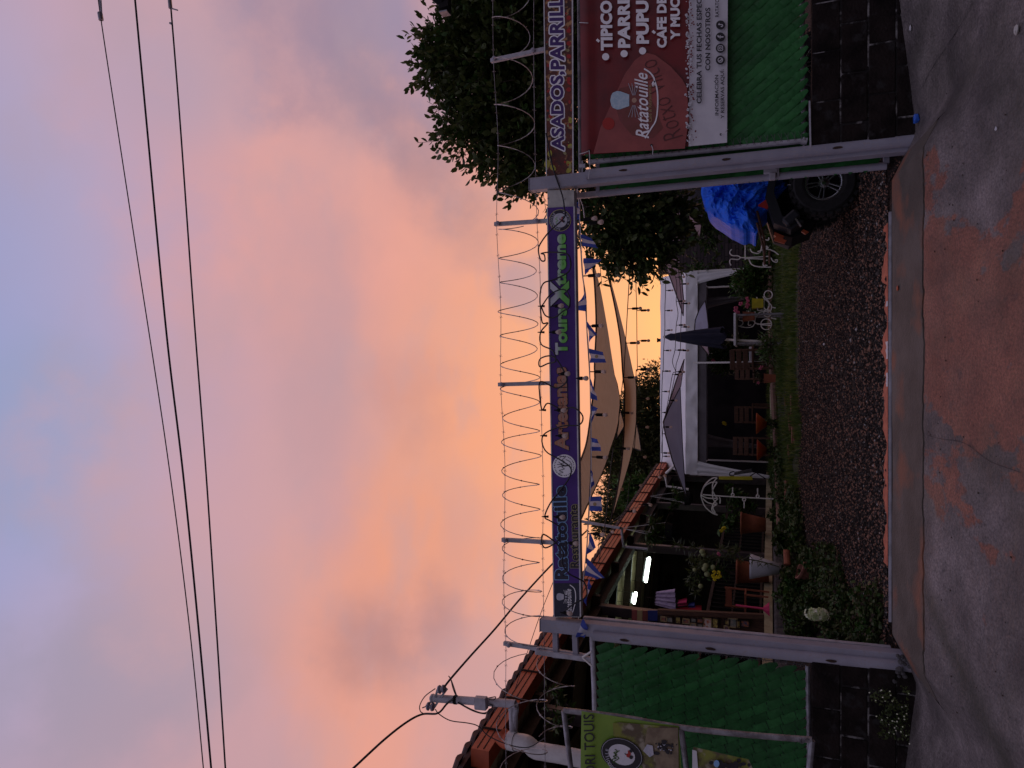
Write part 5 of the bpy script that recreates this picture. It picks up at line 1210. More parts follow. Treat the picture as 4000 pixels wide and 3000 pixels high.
string('string of bulbs crossing the two tan sails', [(Z2, 965, 420, 11.5), (Z2, 955, 700), (Z2, 936, 1050), (Z2, 920, 1328), (Z2, 905, 1600), (Z3, 900, 160), (Z3, 868, 440), (Z3, 860, 560), (Z3, 820, 740), (Z3, 790, 980), (Z3, 760, 1300), (Z3, 700, 1659, 11)],
       [(Z2, 955, 770), (Z2, 936, 1050), (Z2, 920, 1328), (Z3, 903, 155), (Z3, 868, 440), (Z3, 840, 728), (Z3, 790, 1055)], 12, .030, .008, .18)
string('string of bulbs just below the two tan sails', [(Z2, 1003, 560), (Z2, 1003, 815), (Z2, 1010, 1065), (Z2, 1012, 1310), (Z2, 1015, 1545), (Z3, 1005, 100), (Z3, 1008, 325), (Z3, 1004, 555), (Z3, 985, 790), (Z3, 950, 1020), (Z3, 915, 1235), (Z3, 730, 1400), (Z3, 690, 1659)],
       [(Z2, 1003, 815), (Z2, 1010, 1065), (Z2, 1012, 1310), (Z2, 1014, 1540), (Z3, 1006, 92), (Z3, 1008, 325), (Z3, 1004, 555), (Z3, 985, 795), (Z3, 953, 1025), (Z3, 1030, 1182), (Z3, 900, 1235), (Z3, 725, 1400)], 12.5, .028, .007, .17)
string('highest string of small bulbs across the tent roof', [(Z2, 1245, 800), (Z2, 1244, 905), (Z2, 1238, 1065), (Z2, 1238, 1225), (Z2, 1228, 1390), (Z2, 1224, 1555), (Z3, 1220, 105), (Z3, 1214, 268), (Z3, 1212, 440), (Z3, 1215, 610), (Z3, 1218, 790), (Z3, 1190, 960)],
       [(Z2, 1244, 903), (Z2, 1238, 1065), (Z2, 1238, 1224), (Z2, 1228, 1388), (Z2, 1224, 1556), (Z3, 1220, 103), (Z3, 1214, 268), (Z3, 1210, 438), (Z3, 1214, 610), (Z3, 1216, 792)], 17.5, .026, .009, .13)
string('middle string of bulbs across the tent roof', [(Z2, 1260, 640), (Z2, 1325, 795), (Z2, 1335, 900), (Z2, 1330, 990), (Z2, 1345, 1090), (Z2, 1330, 1183), (Z2, 1325, 1300), (Z2, 1320, 1385), (Z2, 1300, 1480), (Z2, 1325, 1560), (Z3, 1300, 130), (Z3, 1265, 340), (Z3, 1225, 555), (Z3, 1210, 760)],
       [(Z2, 1325, 795), (Z2, 1330, 990), (Z2, 1330, 1183), (Z2, 1320, 1385), (Z2, 1325, 1562), (Z3, 1300, 130), (Z3, 1265, 340), (Z3, 1222, 555), (Z3, 1205, 765)], 14.6, .026, .007, .13)
string('lower string of bulbs across the tent valance', [(Z2, 1345, 700), (Z2, 1360, 850), (Z2, 1372, 1008), (Z2, 1368, 1198), (Z2, 1362, 1386), (Z2, 1330, 1500), (Z3, 1325, 108), (Z3, 1290, 280), (Z3, 1240, 480)],
       [(Z2, 1362, 850), (Z2, 1372, 1008), (Z2, 1368, 1198), (Z2, 1362, 1388), (Z3, 1325, 108)], 14.4, .024, .007, .12)
string('string of loose bulbs hanging along the left eave', [(Z3, 1100, 820), (Z3, 1150, 960), (Z3, 1110, 1170), (Z3, 930, 1235), (Z3, 800, 1400)], [(Z3, 1160, 960), (Z3, 1200, 950), (Z3, 1070, 1180), (Z3, 955, 1232)], 13.5, .03, .005, .05)
# black cable looped over the purple banner
t = thing('string_light', 'thick black cable with bulbs looped loosely over the purple banner', 'string lights', P(2230, 1500, 6)[:], 'strings of bulbs')
cab = [(2133, 520), (2160, 655), (2196, 762), (2204, 810), (2204, 850), (2150, 900), (2115, 945), (2103, 975), (2112, 1015), (2128, 1018), (2126, 995), (2114, 990), (2150, 985), (2210, 990), (2228, 1015), (2222, 1060), (2165, 1092), (2125, 1105), (2111, 1140), (2113, 1196), (2150, 1150), (2200, 1130), (2225, 1160), (2222, 1200), (2200, 1215), (2165, 1240), (2130, 1232), (2112, 1195), (2118, 1260), (2140, 1262), (2112, 1298), (2114, 1345), (2160, 1370), (2170, 1410), (2140, 1420), (2108, 1432), (2112, 1400), (2165, 1395), (2212, 1470), (2205, 1500), (2170, 1515), (2112, 1490), (2108, 1540), (2118, 1602), (2140, 1575), (2195, 1600), (2240, 1592), (2276, 1625), (2262, 1660), (2195, 1665), (2122, 1700), (2130, 1760), (2195, 1800), (2230, 1830), (2222, 1870), (2185, 1920), (2150, 1965), (2128, 2018), (2150, 2035), (2185, 2060), (2180, 2110), (2130, 2140), (2115, 2110), (2125, 2088), (2170, 2120), (2200, 2160), (2195, 2200), (2222, 2240), (2262, 2262), (2285, 2280), (2290, 2330), (2240, 2360), (2190, 2400)]
mb = MB(); mb.tube(cat([P(x, y, 6.03+.03*math.sin(i*1.3)) for i, (x, y) in enumerate(cab)], 5), .0068, 6); build('cable', mb, M['cable'], t)
for x, y in ((2113, 1196), (2112, 1298), (2118, 1602), (2122, 1702), (2128, 2018)):
    mb = MB(); mb.tube([P(x-12, y, 6.0), P(x+14, y, 6.0)], [.004, .012], 6); build('branch_joint', mb, M['black'], t)
for x, y in ((2155, 1196), (2145, 1298), (2165, 1602), (2170, 1702), (2160, 2018), (2212, 2120), (2188, 2392), (2250, 1478), (2180, 1460)): bulb_on(t, P(x, y, 6.0), .023, .06, .006)

# ================================================================== BUNTING
t = thing('bunting', 'string of blue and white national flags strung under the purple banner', 'bunting', P(2290, 1400, 8)[:])
bp = [(2255, 735, 6.6), (2262, 800, 6.9), (2272, 1000, 7.6), (2290, 1250, 8.2), (2302, 1400, 8.5), (2308, 1600, 8.6), (2310, 1800, 8.4), (2304, 1970, 8.0), (2290, 2150, 7.4), (2270, 2350, 6.8), (2255, 2450, 6.4), (2240, 2560, 6.2)]
mb = MB(); mb.tube(cat([P(*q) for q in bp], 6), .0045, 5); build('cord', mb, M['white'], t)
mb = MB(); mb.tube(cat([P(2250, 742, 6.3), P(2275, 800, 6.6), P(2283, 850, 6.8)], 4), .006, 5); build('white_cord', mb, M['white'], t)
def flag(px, d, crest=False, checks=False, mirror=False):
    """px: four pixel corners: hoist start, hoist end, free end, free start"""
    A = [P(x, y, d) for x, y in px]; cols = [M['flagb'], M['flagw'], M['flagb']]
    nu, nv = 9, 6
    mb = MB(); V = []
    for j in range(nv+1):
        for i in range(nu+1):
            s_, q = i/nu, j/nv; p = A[0].lerp(A[1], s_).lerp(A[3].lerp(A[2], s_), q); p = p+Vector((0, .02*math.sin(s_*5+q*4+px[0][1]), .004*math.sin(s_*9))); V.append(p)
    mb.v = [tuple(v) for v in V]
    for j in range(nv):
        for i in range(nu): a = j*(nu+1)+i; mb.f.append((a, a+1, a+nu+2, a+nu+1)); mb.mi.append(1 if 3 <= i < 6 else 0)
    o = build('flag', mb, [M['flagb'], M['flagw']], t, None, None, True)
    if crest:
        c = (A[0]+A[1]+A[2]+A[3])/4; mb = MB(); mb.lathe(c+Vector((0, -.035, 0)), [(.012, 0), (.022, .001), (.022, .003), (.012, .004)], 14, (0, -1, 0)); build('crest', mb, M['gold'], o)
z2 = lambda a, b: Z2(a, b); z3 = lambda a, b: Z3(a, b)
flag([z2(520, 180), z2(500, 330), z2(548, 325), z2(540, 190)], 6.8)
flag([z2(555, 445), z2(570, 540), z2(700, 560), z2(640, 475)], 7.4)
flag([z2(580, 640), z2(590, 775), z2(650, 720), z2(725, 650)], 7.8)
flag([z2(598, 905), z2(602, 1072), z2(490, 1055), z2(545, 990)], 8.0)
flag([z2(610, 1150), z2(625, 1325), z2(655, 1280), z2(688, 1262)], 8.3)
flag([z2(628, 1372), z2(632, 1488), z2(765, 1485), z2(735, 1400)], 8.5, True)
flag([z3(632, 160), z3(645, 330), z3(695, 342), z3(665, 245)], 8.6)
flag([z3(640, 380), z3(648, 525), z3(665, 460), z3(698, 405)], 8.6)
flag([z3(638, 642), z3(640, 748), z3(725, 752), z3(695, 655)], 8.5)
flag([z3(640, 900), z3(635, 1060), z3(668, 1020), z3(655, 940)], 8.3)
flag([z3(630, 1118), z3(625, 1235), z3(732, 1236), z3(722, 1118)], 8.1, True)
flag([z3(628, 1410), z3(605, 1590), z3(640, 1570), z3(682, 1530)], 7.7)
flag([z3(605, 1620), z3(595, 1760), z3(690, 1790), z3(755, 1775)], 7.3)
flag([(2300, 2258), (2290, 2370), (2282, 2345), (2312, 2290)], 6.9)
flag([(2275, 2420), (2250, 2490), (2285, 2490), (2300, 2450)], 6.05)

# ================================================================== TREES
def foliage(name, blobs, n_spray, leaf, mats, pw, parent, droop=0.0, lv=None, spray=7, sl=.35, seed=0, split=1):
    """blobs: (center, radius vector). Leaves grow along small twigs that point outwards."""
    r_ = np.random.RandomState(seed); V = []; tot = sum(b[1][0]*b[1][2] for b in blobs); pts = []; nrm = []; dirs = []; twigs = MB()
    for c, rad in blobs:
        k = max(4, int(n_spray*rad[0]*rad[2]/tot)); 
        u = r_.normal(size=(k, 3)); u /= np.linalg.norm(u, axis=1)[:, None]; rr_ = r_.rand(k)**.38*(1+.16*r_.normal(size=k)); p = u*rr_[:, None]*np.array(rad)+np.array(c)
        d_ = u*np.array([1, 1, 1])+r_.normal(size=(k, 3))*.55; d_[:, 2] += .25-droop; d_ /= np.linalg.norm(d_, axis=1)[:, None]
        for i in range(k):
            L_ = sl*(.6+.8*r_.rand()); m_ = int(spray*(.6+.8*r_.rand())); q0 = Vector(p[i]); dd = Vector(d_[i]); sd = dd.orthogonal().normalized(); sd.rotate(Matrix.Rotation(r_.rand()*6.28, 3, dd)); 
            if i % 2 == 0: twigs.tube([q0-dd*L_*.3, q0+dd*L_*.95], [.006, .003], 3, False)
            for j in range(m_):
                q = (j+.3)/m_; s_ = 1 if j % 2 else -1
                ld = (dd*(.45+.4*q)+sd*s_*(.9-.35*q)+Vector(r_.normal(size=3))*.22); ld.z -= droop*.4; ld.normalize()
                pts.append(q0+dd*L_*q); dirs.append(ld); nn_ = ld.cross(Vector(r_.normal(size=3))*.5+Vector((0, 0, 1))).normalized(); nrm.append(nn_)
    pts = np.array([tuple(q) for q in pts]); D = np.array([tuple(q) for q in dirs]); X = np.array([tuple(q) for q in nrm]); n = len(pts)
    up_ = np.cross(D, X); sz = leaf*(.65+.7*r_.rand(n)); wd = (lv or .42)
    shape = [(0, 0, 0), (.35, -wd*.5, .05), (.35, wd*.5, .05), (.72, -wd*.42, .03), (.72, wd*.42, .03), (1, 0, -.08)]
    VV = np.stack([pts+D*(a*sz)[:, None]+X*(b*sz)[:, None]+up_*(c_*sz)[:, None] for a, b, c_ in shape], 1).reshape(-1, 3)
    quads = [(0, 1, 2), (1, 3, 4, 2), (3, 5, 4)]
    fl_ = np.array([3, 4, 3]); bi = np.array([0, 1, 2, 1, 3, 4, 2, 3, 5, 4]); idx = (bi[None]+(np.arange(n)*6)[:, None]).reshape(-1); ls = np.tile(fl_, n); st_ = np.concatenate([[0], np.cumsum(ls)[:-1]])
    me = bpy.data.meshes.new(name); me.vertices.add(len(VV)); me.vertices.foreach_set('co', VV.reshape(-1)); me.loops.add(len(idx)); me.loops.foreach_set('vertex_index', idx.astype(np.int32))
    me.polygons.add(len(ls)); me.polygons.foreach_set('loop_start', st_.astype(np.int32)); me.polygons.foreach_set('loop_total', ls.astype(np.int32))
    for q in mats: me.materials.append(q)
    me.polygons.foreach_set('material_index', np.repeat(r_.choice(len(mats), n, p=pw), 3).astype(np.int32)); me.update(calc_edges=True)
    o = obj(name, me, parent)
    build('twigs', twigs, M['bark'], parent); return n
def B(X, Y, d, rpx, ry=None, rd_=None):           # blob from pixels
    c = P(X, Y, d); s = (c-Vector((0, 0, CZ))).length/F; return (tuple(c), (rpx*s if ry is None else ry*s, rd_ or rpx*s*.8, rpx*s))
BT = 8.6
big = thing('broadleaf_tree', 'big dark leafy tree behind the banners, its crown left of the roof beam end', 'tree', (5.3, 9.8, .3))
crown = [B(1800, 230, BT, 110), B(1740, 190, BT, 70), B(1700, 165, BT, 36), B(1715, 235, BT, 40), B(1760, 290, BT, 60), B(1850, 120, BT, 90), B(1900, 380, BT, 140), B(1850, 500, BT, 90), B(1980, 200, BT, 170), B(2020, 430, BT, 150), B(1950, 560, BT, 90), B(1930, 20, BT, 130), B(2090, 80, BT, 140), B(2110, 330, BT+.3, 150), B(2080, 560, BT, 90), B(2060, 660, BT, 60), B(2110, 720, BT, 45), B(2000, 640, BT, 60),
         B(2180, 480, BT+.3, 140), B(2200, 200, BT+.3, 160), B(1880, -150, BT, 130), B(2050, -200, BT, 180), B(1860, 60, BT+.5, 60), B(2250, 660, BT, 80), B(2240, 560, BT, 70)]
foliage('crown', crown, 4000, .102, [M['leafA'], M['leafB'], M['leafD']], [.62, .2, .18], big, .0, .52, 8, .34, 3)
low = [B(2350, 800, BT, 95), B(2450, 780, BT, 110), B(2330, 900, BT, 80), B(2430, 920, BT, 110), B(2520, 870, BT, 110), B(2580, 800, BT, 90), B(2560, 970, BT, 70), B(2480, 1000, BT, 60), B(2400, 1010, BT, 40), B(2370, 985, BT, 40), B(2300, 760, BT, 60), B(2600, 930, BT, 60), B(2470, 1060, BT, 26), B(2600, 1000, BT, 30), B(2350, 1030, BT, 24), B(2640, 830, BT, 40)]
hang = thing('hanging_branches', 'dark drooping leafy branches hanging beside the right gate post above the blue tarp', 'tree branches', P(2300, 700, BT)[:])
foliage('foliage', [(c, (r_[0]*.86, r_[1], r_[2]*.86)) for c, r_ in low], 820, .098, [M['leafA'], M['leafB'], M['leafD']], [.72, .1, .18], hang, .75, .46, 8, .30, 5)
mb = MB(); mb.tube([P(2200, 560, BT), P(2330, 760, BT), P(2450, 850, BT), P(2560, 900, BT)], [.05, .035, .02, .01], 6); mb.tube([P(2330, 760, BT), P(2400, 950, BT), P(2460, 1030, BT)], [.03, .015, .006], 5); build('limb', mb, M['bark'], hang)
mb = MB(); mb.tube([(5.3, 9.9, -.1), (5.1, 9.7, 1.6), (4.8, 9.4, 2.8), P(2050, 200, BT+.2)], [.20, .15, .12, .05], 10)
for q in ((1850, 250), (1950, 500), (2150, 640), (1850, 0), (2100, 450)): mb.tube(cat([(4.8, 9.4, 2.8), (P(*q, BT)+Vector((4.8, 9.4, 2.8)))/2+Vector((0, 0, .2)), P(*q, BT)], 4), [.08, .08*.9, .07, .06, .055, .05, .04, .03, .02], 6)
build('trunk', mb, M['bark'], big)
far = thing('feathery_tree', 'large feathery tree beyond the restaurant roof and sails', 'tree', P(3000, 1750, 30)[:])
D3 = 30
fb_ = [B(2520, 1600, D3, 75), B(2560, 1490, D3, 45), B(2500, 1720, D3, 110), B(2450, 1620, D3, 45), B(2440, 1800, D3, 70), B(2520, 1850, D3, 110), B(2440, 1700, D3, 70), B(2400, 1790, D3, 30), B(2430, 1960, D3, 60), B(2400, 2010, D3, 50), B(2470, 2050, D3, 70), B(2370, 2060, D3, 34), B(2560, 1960, D3, 110), B(2560, 2080, D3, 80), B(2400, 1900, D3, 26), B(2480, 1930, D3, 80), B(2600, 1750, D3, 120), B(2560, 1560, D3, 60)]
foliage('crown', fb_, 5200, .20, [M['leafC'], M['leafA']], [.75, .25], far, .1, .30, 9, .55, 9)
mb = MB(); mb.tube([P(3020, 1750, 30), P(2700, 1750, 30), P(2500, 1720, 30)], [.35, .25, .1], 8); mb.tube([P(2700, 1750, 30), P(2470, 1950, 30)], [.2, .05], 6); build('trunk', mb, M['bark'], far)
sh = thing('shrub', 'bright green bush above the orange eave in front of the far tree', 'shrub', P(2520, 1935, 22)[:])
foliage('foliage', [B(2470, 1930, 22, 40), B(2510, 1910, 22, 34), B(2475, 1960, 22, 26)], 260, .16, [M['leafE'], M['leafD']], [.6, .4], sh, .1, .35, 7, .35, 12)
mb = MB(); mb.tube([P(2560, 1930, 22), P(2480, 1935, 22)], .05, 5); build('stem', mb, M['bark'], sh)
# dark end of a street lamp arm at the top edge
t = thing('roof_beam_end', 'dark square beam end poking into the sky above the big tree', 'beam', P(1740, -20, 6.5)[:])
mb = MB(); mb.bar(P(1738, 42, 6.5), P(1735, -140, 6.9), .085, .11, .004); build('square_beam', mb, M['black'], t)
mb = MB(); mb.prism([P(1678, -10, 6.5), P(1722, 28, 6.5), P(1735, -60, 6.5), P(1660, -60, 6.5)], (0, .08, 0)); build('gusset_plate', mb, M['black'], t)
mb = MB(); mb.box(P(1738, 52, 6.48), (.012, .10, .09)); build('end_cap', mb, M['galv'], t)
# ================================================================== QUAD BIKE UNDER A TARP
atv = thing('quad_bike', 'dark quad bike with silver alloy wheel parked half behind the gate post', 'quad bike', (2.2, 7.7, .18))
def wheel(c, ry_=.31, w=.24, tread=True):
    c = Vector(c); wh = MB(); wh.lathe(c-Vector((0, w/2, 0)), [(.175, 0), (.20, -.01), (.27, -.012), (.30, .02), (.305, .06), (.305, w-.06), (.30, w-.02), (.27, w+.012), (.20, w+.01), (.175, w)], 32, (0, 1, 0), False)
    for k in range(26):
        a = 2*math.pi*k/26
        for s_ in (-1, 1):
            p = c+Vector((math.cos(a+.06*s_)*.307, s_*w*.27, math.sin(a+.06*s_)*.307)); rot = Matrix.Rotation(-a, 3, 'Y')
            wh.box(p, (.03, w*.46, .045), rot)
    ty = build('tyre', wh, M['tyre'], atv)
    y = -w/2+.03
    rm = MB(); rm.lathe(c+Vector((0, y, 0)), [(.150, .0), (.172, -.012), (.178, -.02), (.172, -.026), (.150, -.016), (.145, .10), (.12, .12)], 36, (0, 1, 0), False); o = build('rim', rm, M['alloy'], atv, None, None, True)
    sp_ = MB()
    for k in range(5):
        a = 2*math.pi*k/5+.45
        for s_ in (-1, 1):
            a0 = a+s_*.30; a1 = a+s_*.13; p_in = c+Vector((math.cos(a0)*.045, y+.0, math.sin(a0)*.045)); p_out = c+Vector((math.cos(a1)*.165, y-.012, math.sin(a1)*.165)); sp_.bar(p_in, p_out, .013, .02, .002, (0, 1, 0))
    sp_.lathe(c+Vector((0, y+.01, 0)), [(.055, 0), (.05, -.018), (.03, -.022)], 16, (0, 1, 0)); build('spoke', sp_, M['alloy'], atv)
    nb_ = MB(); nb_.lathe(c+Vector((0, y-.014, 0)), [(.03, 0), (.026, -.012), (.012, -.014)], 14, (0, 1, 0))
    for k in range(4): a = k*math.pi/2+.6; nb_.sphere(c+Vector((math.cos(a)*.072, y-.008, math.sin(a)*.072)), .009, 6)
    build('hub_cap', nb_, M['steel'], atv)
    mb = MB(); mb.lathe(c+Vector((0, y+.06, 0)), [(.14, 0), (.14, .02)], 20, (0, 1, 0)); build('brake_disc', mb, M['black'], atv)
wc = P(3238, 722, 7.5); wc.z = gz(wc.x, wc.y)+.305
wheel(wc); wheel(wc+Vector((1.22, .05, .0))); wheel(wc+Vector((.05, .82, .05))); wheel(wc+Vector((1.27, .87, .05)))
def blobmesh(parent, name, c, r, mt_, n=14, nz=.0): mb = MB(); mb.sphere(c, 1, n, r); return build(name, mb, mt_, parent, None, None, True)
# fender and bodywork
def body(pts, y, th, nm, mt_, bev=0):
    mb = MB(); mb.prism([Vector((wc.x+a, y, wc.z+b)) for a, b in pts], (0, th, 0)); build(nm, mb, mt_, atv)
body([(-.36, .18), (-.30, .38), (-.05, .46), (.2, .42), (.34, .28), (.30, .34), (.12, .50), (-.1, .54), (-.36, .46), (-.44, .30)], wc.y-.12, .28, 'fender', M['atvg'])
body([(-.36, .18), (-.30, .38), (-.05, .46), (.2, .42), (.34, .28), (.30, .34), (.12, .50), (-.1, .54), (-.36, .46), (-.44, .30)], wc.y+.72, .26, 'fender', M['atvg'])
body([(-.40, .10), (-.46, .28), (-.40, .46), (.1, .60), (.6, .55), (1.3, .56), (1.6, .45), (1.5, .15), (.9, -.06), (.3, -.06), (-.2, .02)], wc.y+.18, .50, 'engine_body', M['black'])
body([(-.50, .38), (-.44, .46), (-.41, .45), (-.46, .36)], wc.y+.08, .12, 'side_panel', M['atvo'])
body([(-.46, .16), (-.43, .20), (-.41, .18), (-.44, .13)], wc.y+.05, .05, 'reflector', M['atvo']); body([(-.56, .36), (-.52, .46), (-.48, .44), (-.53, .34)], wc.y-.05, .05, 'reflector', M['atvo'])
mb = MB(); a = Vector((wc.x-.34, wc.y-.16, wc.z+.30)); mb.box(a, (.16, .14, .10), Matrix.Rotation(R(50), 3, 'Y'), .02); build('headlight', mb, M['atvg'], atv)
mb = MB(); mb.box(a+Vector((-.06, -.07, -.06)), (.015, .02, .10), Matrix.Rotation(R(60), 3, 'Y')); build('trim_strip', mb, M['steel'], atv)
mb = MB(); a = Vector((wc.x-.20, wc.y-.08, wc.z+.52)); mb.prism([a, a+Vector((.04, 0, .09)), a+Vector((.10, 0, .0)), a+Vector((.06, 0, -.06))], (0, .05, 0)); build('side_badge_panel', mb, M['tomato'], atv)
mb = MB()
for dx_ in (-.62, -.50): mb.tube([(wc.x+dx_+.3, wc.y+.0, wc.z+.62), (wc.x+dx_, wc.y+.02, wc.z+.55), (wc.x+dx_-.06, wc.y+.4, wc.z+.55)], .014, 6)
mb.tube([(wc.x-.62, wc.y+.0, wc.z+.5), (wc.x-.62, wc.y+.7, wc.z+.5)], .014, 6); build('front_rack', mb, M['wood'], atv)
# tarp
t = thing('tarp', 'crumpled bright blue tarp draped over the quad bike', 'tarp', P(2900, 780, 7.5)[:])
op = [(705, 260), (702, 320), (712, 352), (740, 372), (738, 420), (790, 490), (850, 532), (940, 590), (1045, 640), (1100, 628), (1150, 652), (1172, 580), (1176, 520), (1240, 455), (1310, 380), (1365, 300), (1410, 245), (1345, 200), (1345, 60), (1200, -10), (950, -30), (760, 60), (705, 180)]
op = [(2400+a/2.074, 600+b/2.074) for a, b in op]
cx_, cy_ = 2880, 745
mb = MB(); rings = 16; ol = cat([Vector((x, y, 0)) for x, y in op], 3, True); n_ = len(ol); V = []
for r_ in range(rings+1):
    q = r_/rings
    for p in ol:
        X_, Y_ = lerp(cx_, p.x, q), lerp(cy_, p.y, q); bulge = math.sqrt(max(0, 1-q*q)); d_ = 7.62-.20*bulge
        w = noise.noise(Vector((X_*.018, Y_*.018, 1)))*.10+noise.noise(Vector((X_*.05+Y_*.03, Y_*.02, 5)))*.05+.02*noise.noise(Vector((X_*.12, Y_*.12, 9)))+.11*abs(noise.noise(Vector(((X_+Y_*1.2)*.022, (X_-Y_)*.007, 12))))+.05*abs(noise.noise(Vector(((X_-Y_*.7)*.05, (X_+Y_)*.02, 22))))
        V.append(P(X_, Y_, d_+w*(1 if q < 1 else .4)))
mb.add(V, [(r_*n_+k, r_*n_+(k+1) % n_, (r_+1)*n_+(k+1) % n_, (r_+1)*n_+k) for r_ in range(rings) for k in range(n_)])
tp = build('tarp_sheet', mb, M['tarp'], t)
mb = MB(); bk_ = [Vector(mb_) for mb_ in V[-n_:]]; VB = bk_[:]+[p+(Vector((p.x, 8.3, p.z))-p)*1.0+Vector((0, 0, .02)) for p in bk_]; mb.add(VB, [(k, (k+1) % n_, n_+(k+1) % n_, n_+k) for k in range(n_)]); build('tarp_far_side', mb, M['tarp'], t)
mb = MB(); mb.lathe(P(3070, 722, 7.45), [(.008, 0), (.016, .002), (.016, .004)], 10, (0, -1, 0)); build('eyelet', mb, M['black'], t)
mb = MB(); mb.tube(cat([P(3078, 722, 7.44), P(3095, 722, 7.4), P(3112, 716, 7.38)], 4), .005, 4); build('tie_cord', mb, M['white'], t)

# ================================================================== GARDEN OBJECTS
def lathe_pot(name, label, px_base, px_top, w_top, w_bot, mt_, d=None, grp=None, square=False, rim=True, catg='plant pot'):
    """base and top pixel points (centre), widths in pixels"""
    if d is None: b = onG(*px_base); d = b.y
    b = P(px_base[0], px_base[1], d); tp_ = P(px_top[0], px_top[1], d); s = (b-Vector((0, 0, CZ))).length/F*.94; h = tp_.z-b.z; rt_, rb2 = w_top*s/2, w_bot*s/2
    t = thing(name, label, catg, b[:], grp); mb = MB(); n_ = 4 if square else 20; k = 1.2 if square else 1
    pf = [(rb2*k, 0), (lerp(rb2, rt_, .5)*k, h*.5), (rt_*k, h*.93)]
    if rim: pf += [(rt_*k*1.05, h*.93), (rt_*k*1.06, h), (rt_*k*.92, h), (rt_*k*.88, h*.85), (rt_*.2, h*.84)]
    else: pf += [(rt_*k, h), (rt_*k*.92, h), (rt_*k*.88, h*.9), (rt_*.2, h*.88)]
    mb.lathe(b, pf, n_, (0, 0, 1)); 
    if square: mb.v = [tuple(b+Matrix.Rotation(math.pi/4, 3, 'Z') @ (Vector(v)-b)) for v in mb.v]
    build('pot_body', mb, mt_, t, None, None, not square)
    mb = MB(); mb.lathe(b+Vector((0, 0, h*.86)), [(rt_*.2, 0), (rt_*.87, .004)], 14); build('soil', mb, M['rust'], t)
    return t, b, tp_, rt_
def plant(parent_or_label, base, h, n, leaf, mats, spread=.5, seed=0, lv=.4, own=True, catg='plant', name='potted_plant'):
    r_ = random.Random(seed); t = thing(name, parent_or_label, catg, tuple(base)) if own else parent_or_label
    base = Vector(base); st = MB(); lf = MB()
    for i in range(n):
        a = r_.random()*6.28; l = h*r_.uniform(.5, 1.05); tip = base+Vector((math.cos(a)*spread*l, math.sin(a)*spread*l, l)); mid = base.lerp(tip, .5)+Vector((0, 0, l*.12)); cv_ = cat([base, mid, tip], 4)
        st.tube(cv_, .005, 3, False)
        for j in range(2, len(cv_)):
            for s_ in (-1, 1):
                p = cv_[j]; d_ = Vector((r_.gauss(0, 1), r_.gauss(0, 1), r_.gauss(.15, .6))).normalized(); L_ = leaf*r_.uniform(.6, 1.2); w = d_.cross(Vector((r_.gauss(0, .4), r_.gauss(0, .4), 1))).normalized()*L_*lv*.5
                lf.cm = r_.randrange(len(mats)); lf.add([p, p+d_*L_*.4+w, p+d_*L_*.4-w, p+d_*L_-Vector((0, 0, L_*.15))], [(0, 1, 3), (0, 3, 2)])
    build('stem', st, M['bark'], t); build('leaves', lf, mats if len(mats) > 1 else mats[0], t); return t
ld_ = [M['leafD'], M['leafE'], M['leafA']]
KB = EV(13, -.29, FZ+.07)
t, b, tp_, r0 = lathe_pot('terracotta_pot', 'single large terracotta pot on the cream kerb, left of the wire parasol', (2992, 2050), (2893, 2042), 82, 50, M['terra'], 14.6, 'large terracotta pots'); plant('teal green succulent in the single large terracotta pot', tp_, .42, 9, .17, [M['leafE'], M['leafD']], .45, 3)
t, b, tp_, r0 = lathe_pot('terracotta_pot', 'larger terracotta pot half hidden by the white planter', (3004, 2243), (2876, 2240), 88, 60, M['terra'], 12.2, 'large terracotta pots'); plant('yellow flowering plant in the terracotta pot behind the white planter', tp_, .75, 12, .12, [M['leafE'], M['leafD']], .35, 4)
t, b, tp_, r0 = lathe_pot('white_planter', 'tall tapered white planter in front of the terracotta pot', (3045, 2222), (2929, 2200), 92, 40, M['whitepot'], 11.3, None, False, False)
# balloon plant
bp_ = P(3040, 2215, 10.9); t = thing('balloon_plant', 'tall thin milkweed plant with round pale green pods', 'plant', bp_[:]); st = MB(); lf = MB(); fr = MB()
stems = [[(3045, 2215), (2960, 2190), (2870, 2180), (2790, 2178), (2740, 2190)], [(2870, 2180), (2800, 2175), (2750, 2160), (2700, 2130)], [(2800, 2180), (2760, 2205), (2725, 2225), (2710, 2290), (2720, 2320)], [(2790, 2180), (2740, 2200), (2700, 2240), (2693, 2285)], [(2850, 2180), (2810, 2140), (2860, 2150)], [(2740, 2190), (2700, 2185), (2690, 2180)], [(2870, 2180), (2880, 2150), (2875, 2145)], [(2700, 2150), (2650, 2130), (2640, 2125)]]
for s_ in stems:
    c = cat([P(x, y, 10.9) for x, y in s_], 5); st.tube(c, .007, 4, False)
    for p in c[3:]:
        for k in range(4):
            d_ = Vector((rnd.gauss(0, 1), rnd.gauss(0, .6), rnd.gauss(0, .8))).normalized(); L_ = rnd.uniform(.06, .15); w = d_.orthogonal().normalized()*.009; lf.add([p, p+d_*L_*.5+w, p+d_*L_, p+d_*L_*.5-w], [(0, 1, 2, 3)])
build('stem', st, M['leafB'], t); build('leaves', lf, M['leafB'], t)
for (x, y, r_) in ((2743, 2155, 11), (2748, 2165, 10), (2757, 2210, 11), (2752, 2222, 11), (2786, 2216, 10), (2714, 2226, 8), (2762, 2243, 11), (2737, 2290, 10)):
    mb = MB(); mb.sphere(P(x, y, 10.85), r_/F*10.6, 10); build('pod', mb, M['fruit'], t, None, None, True)
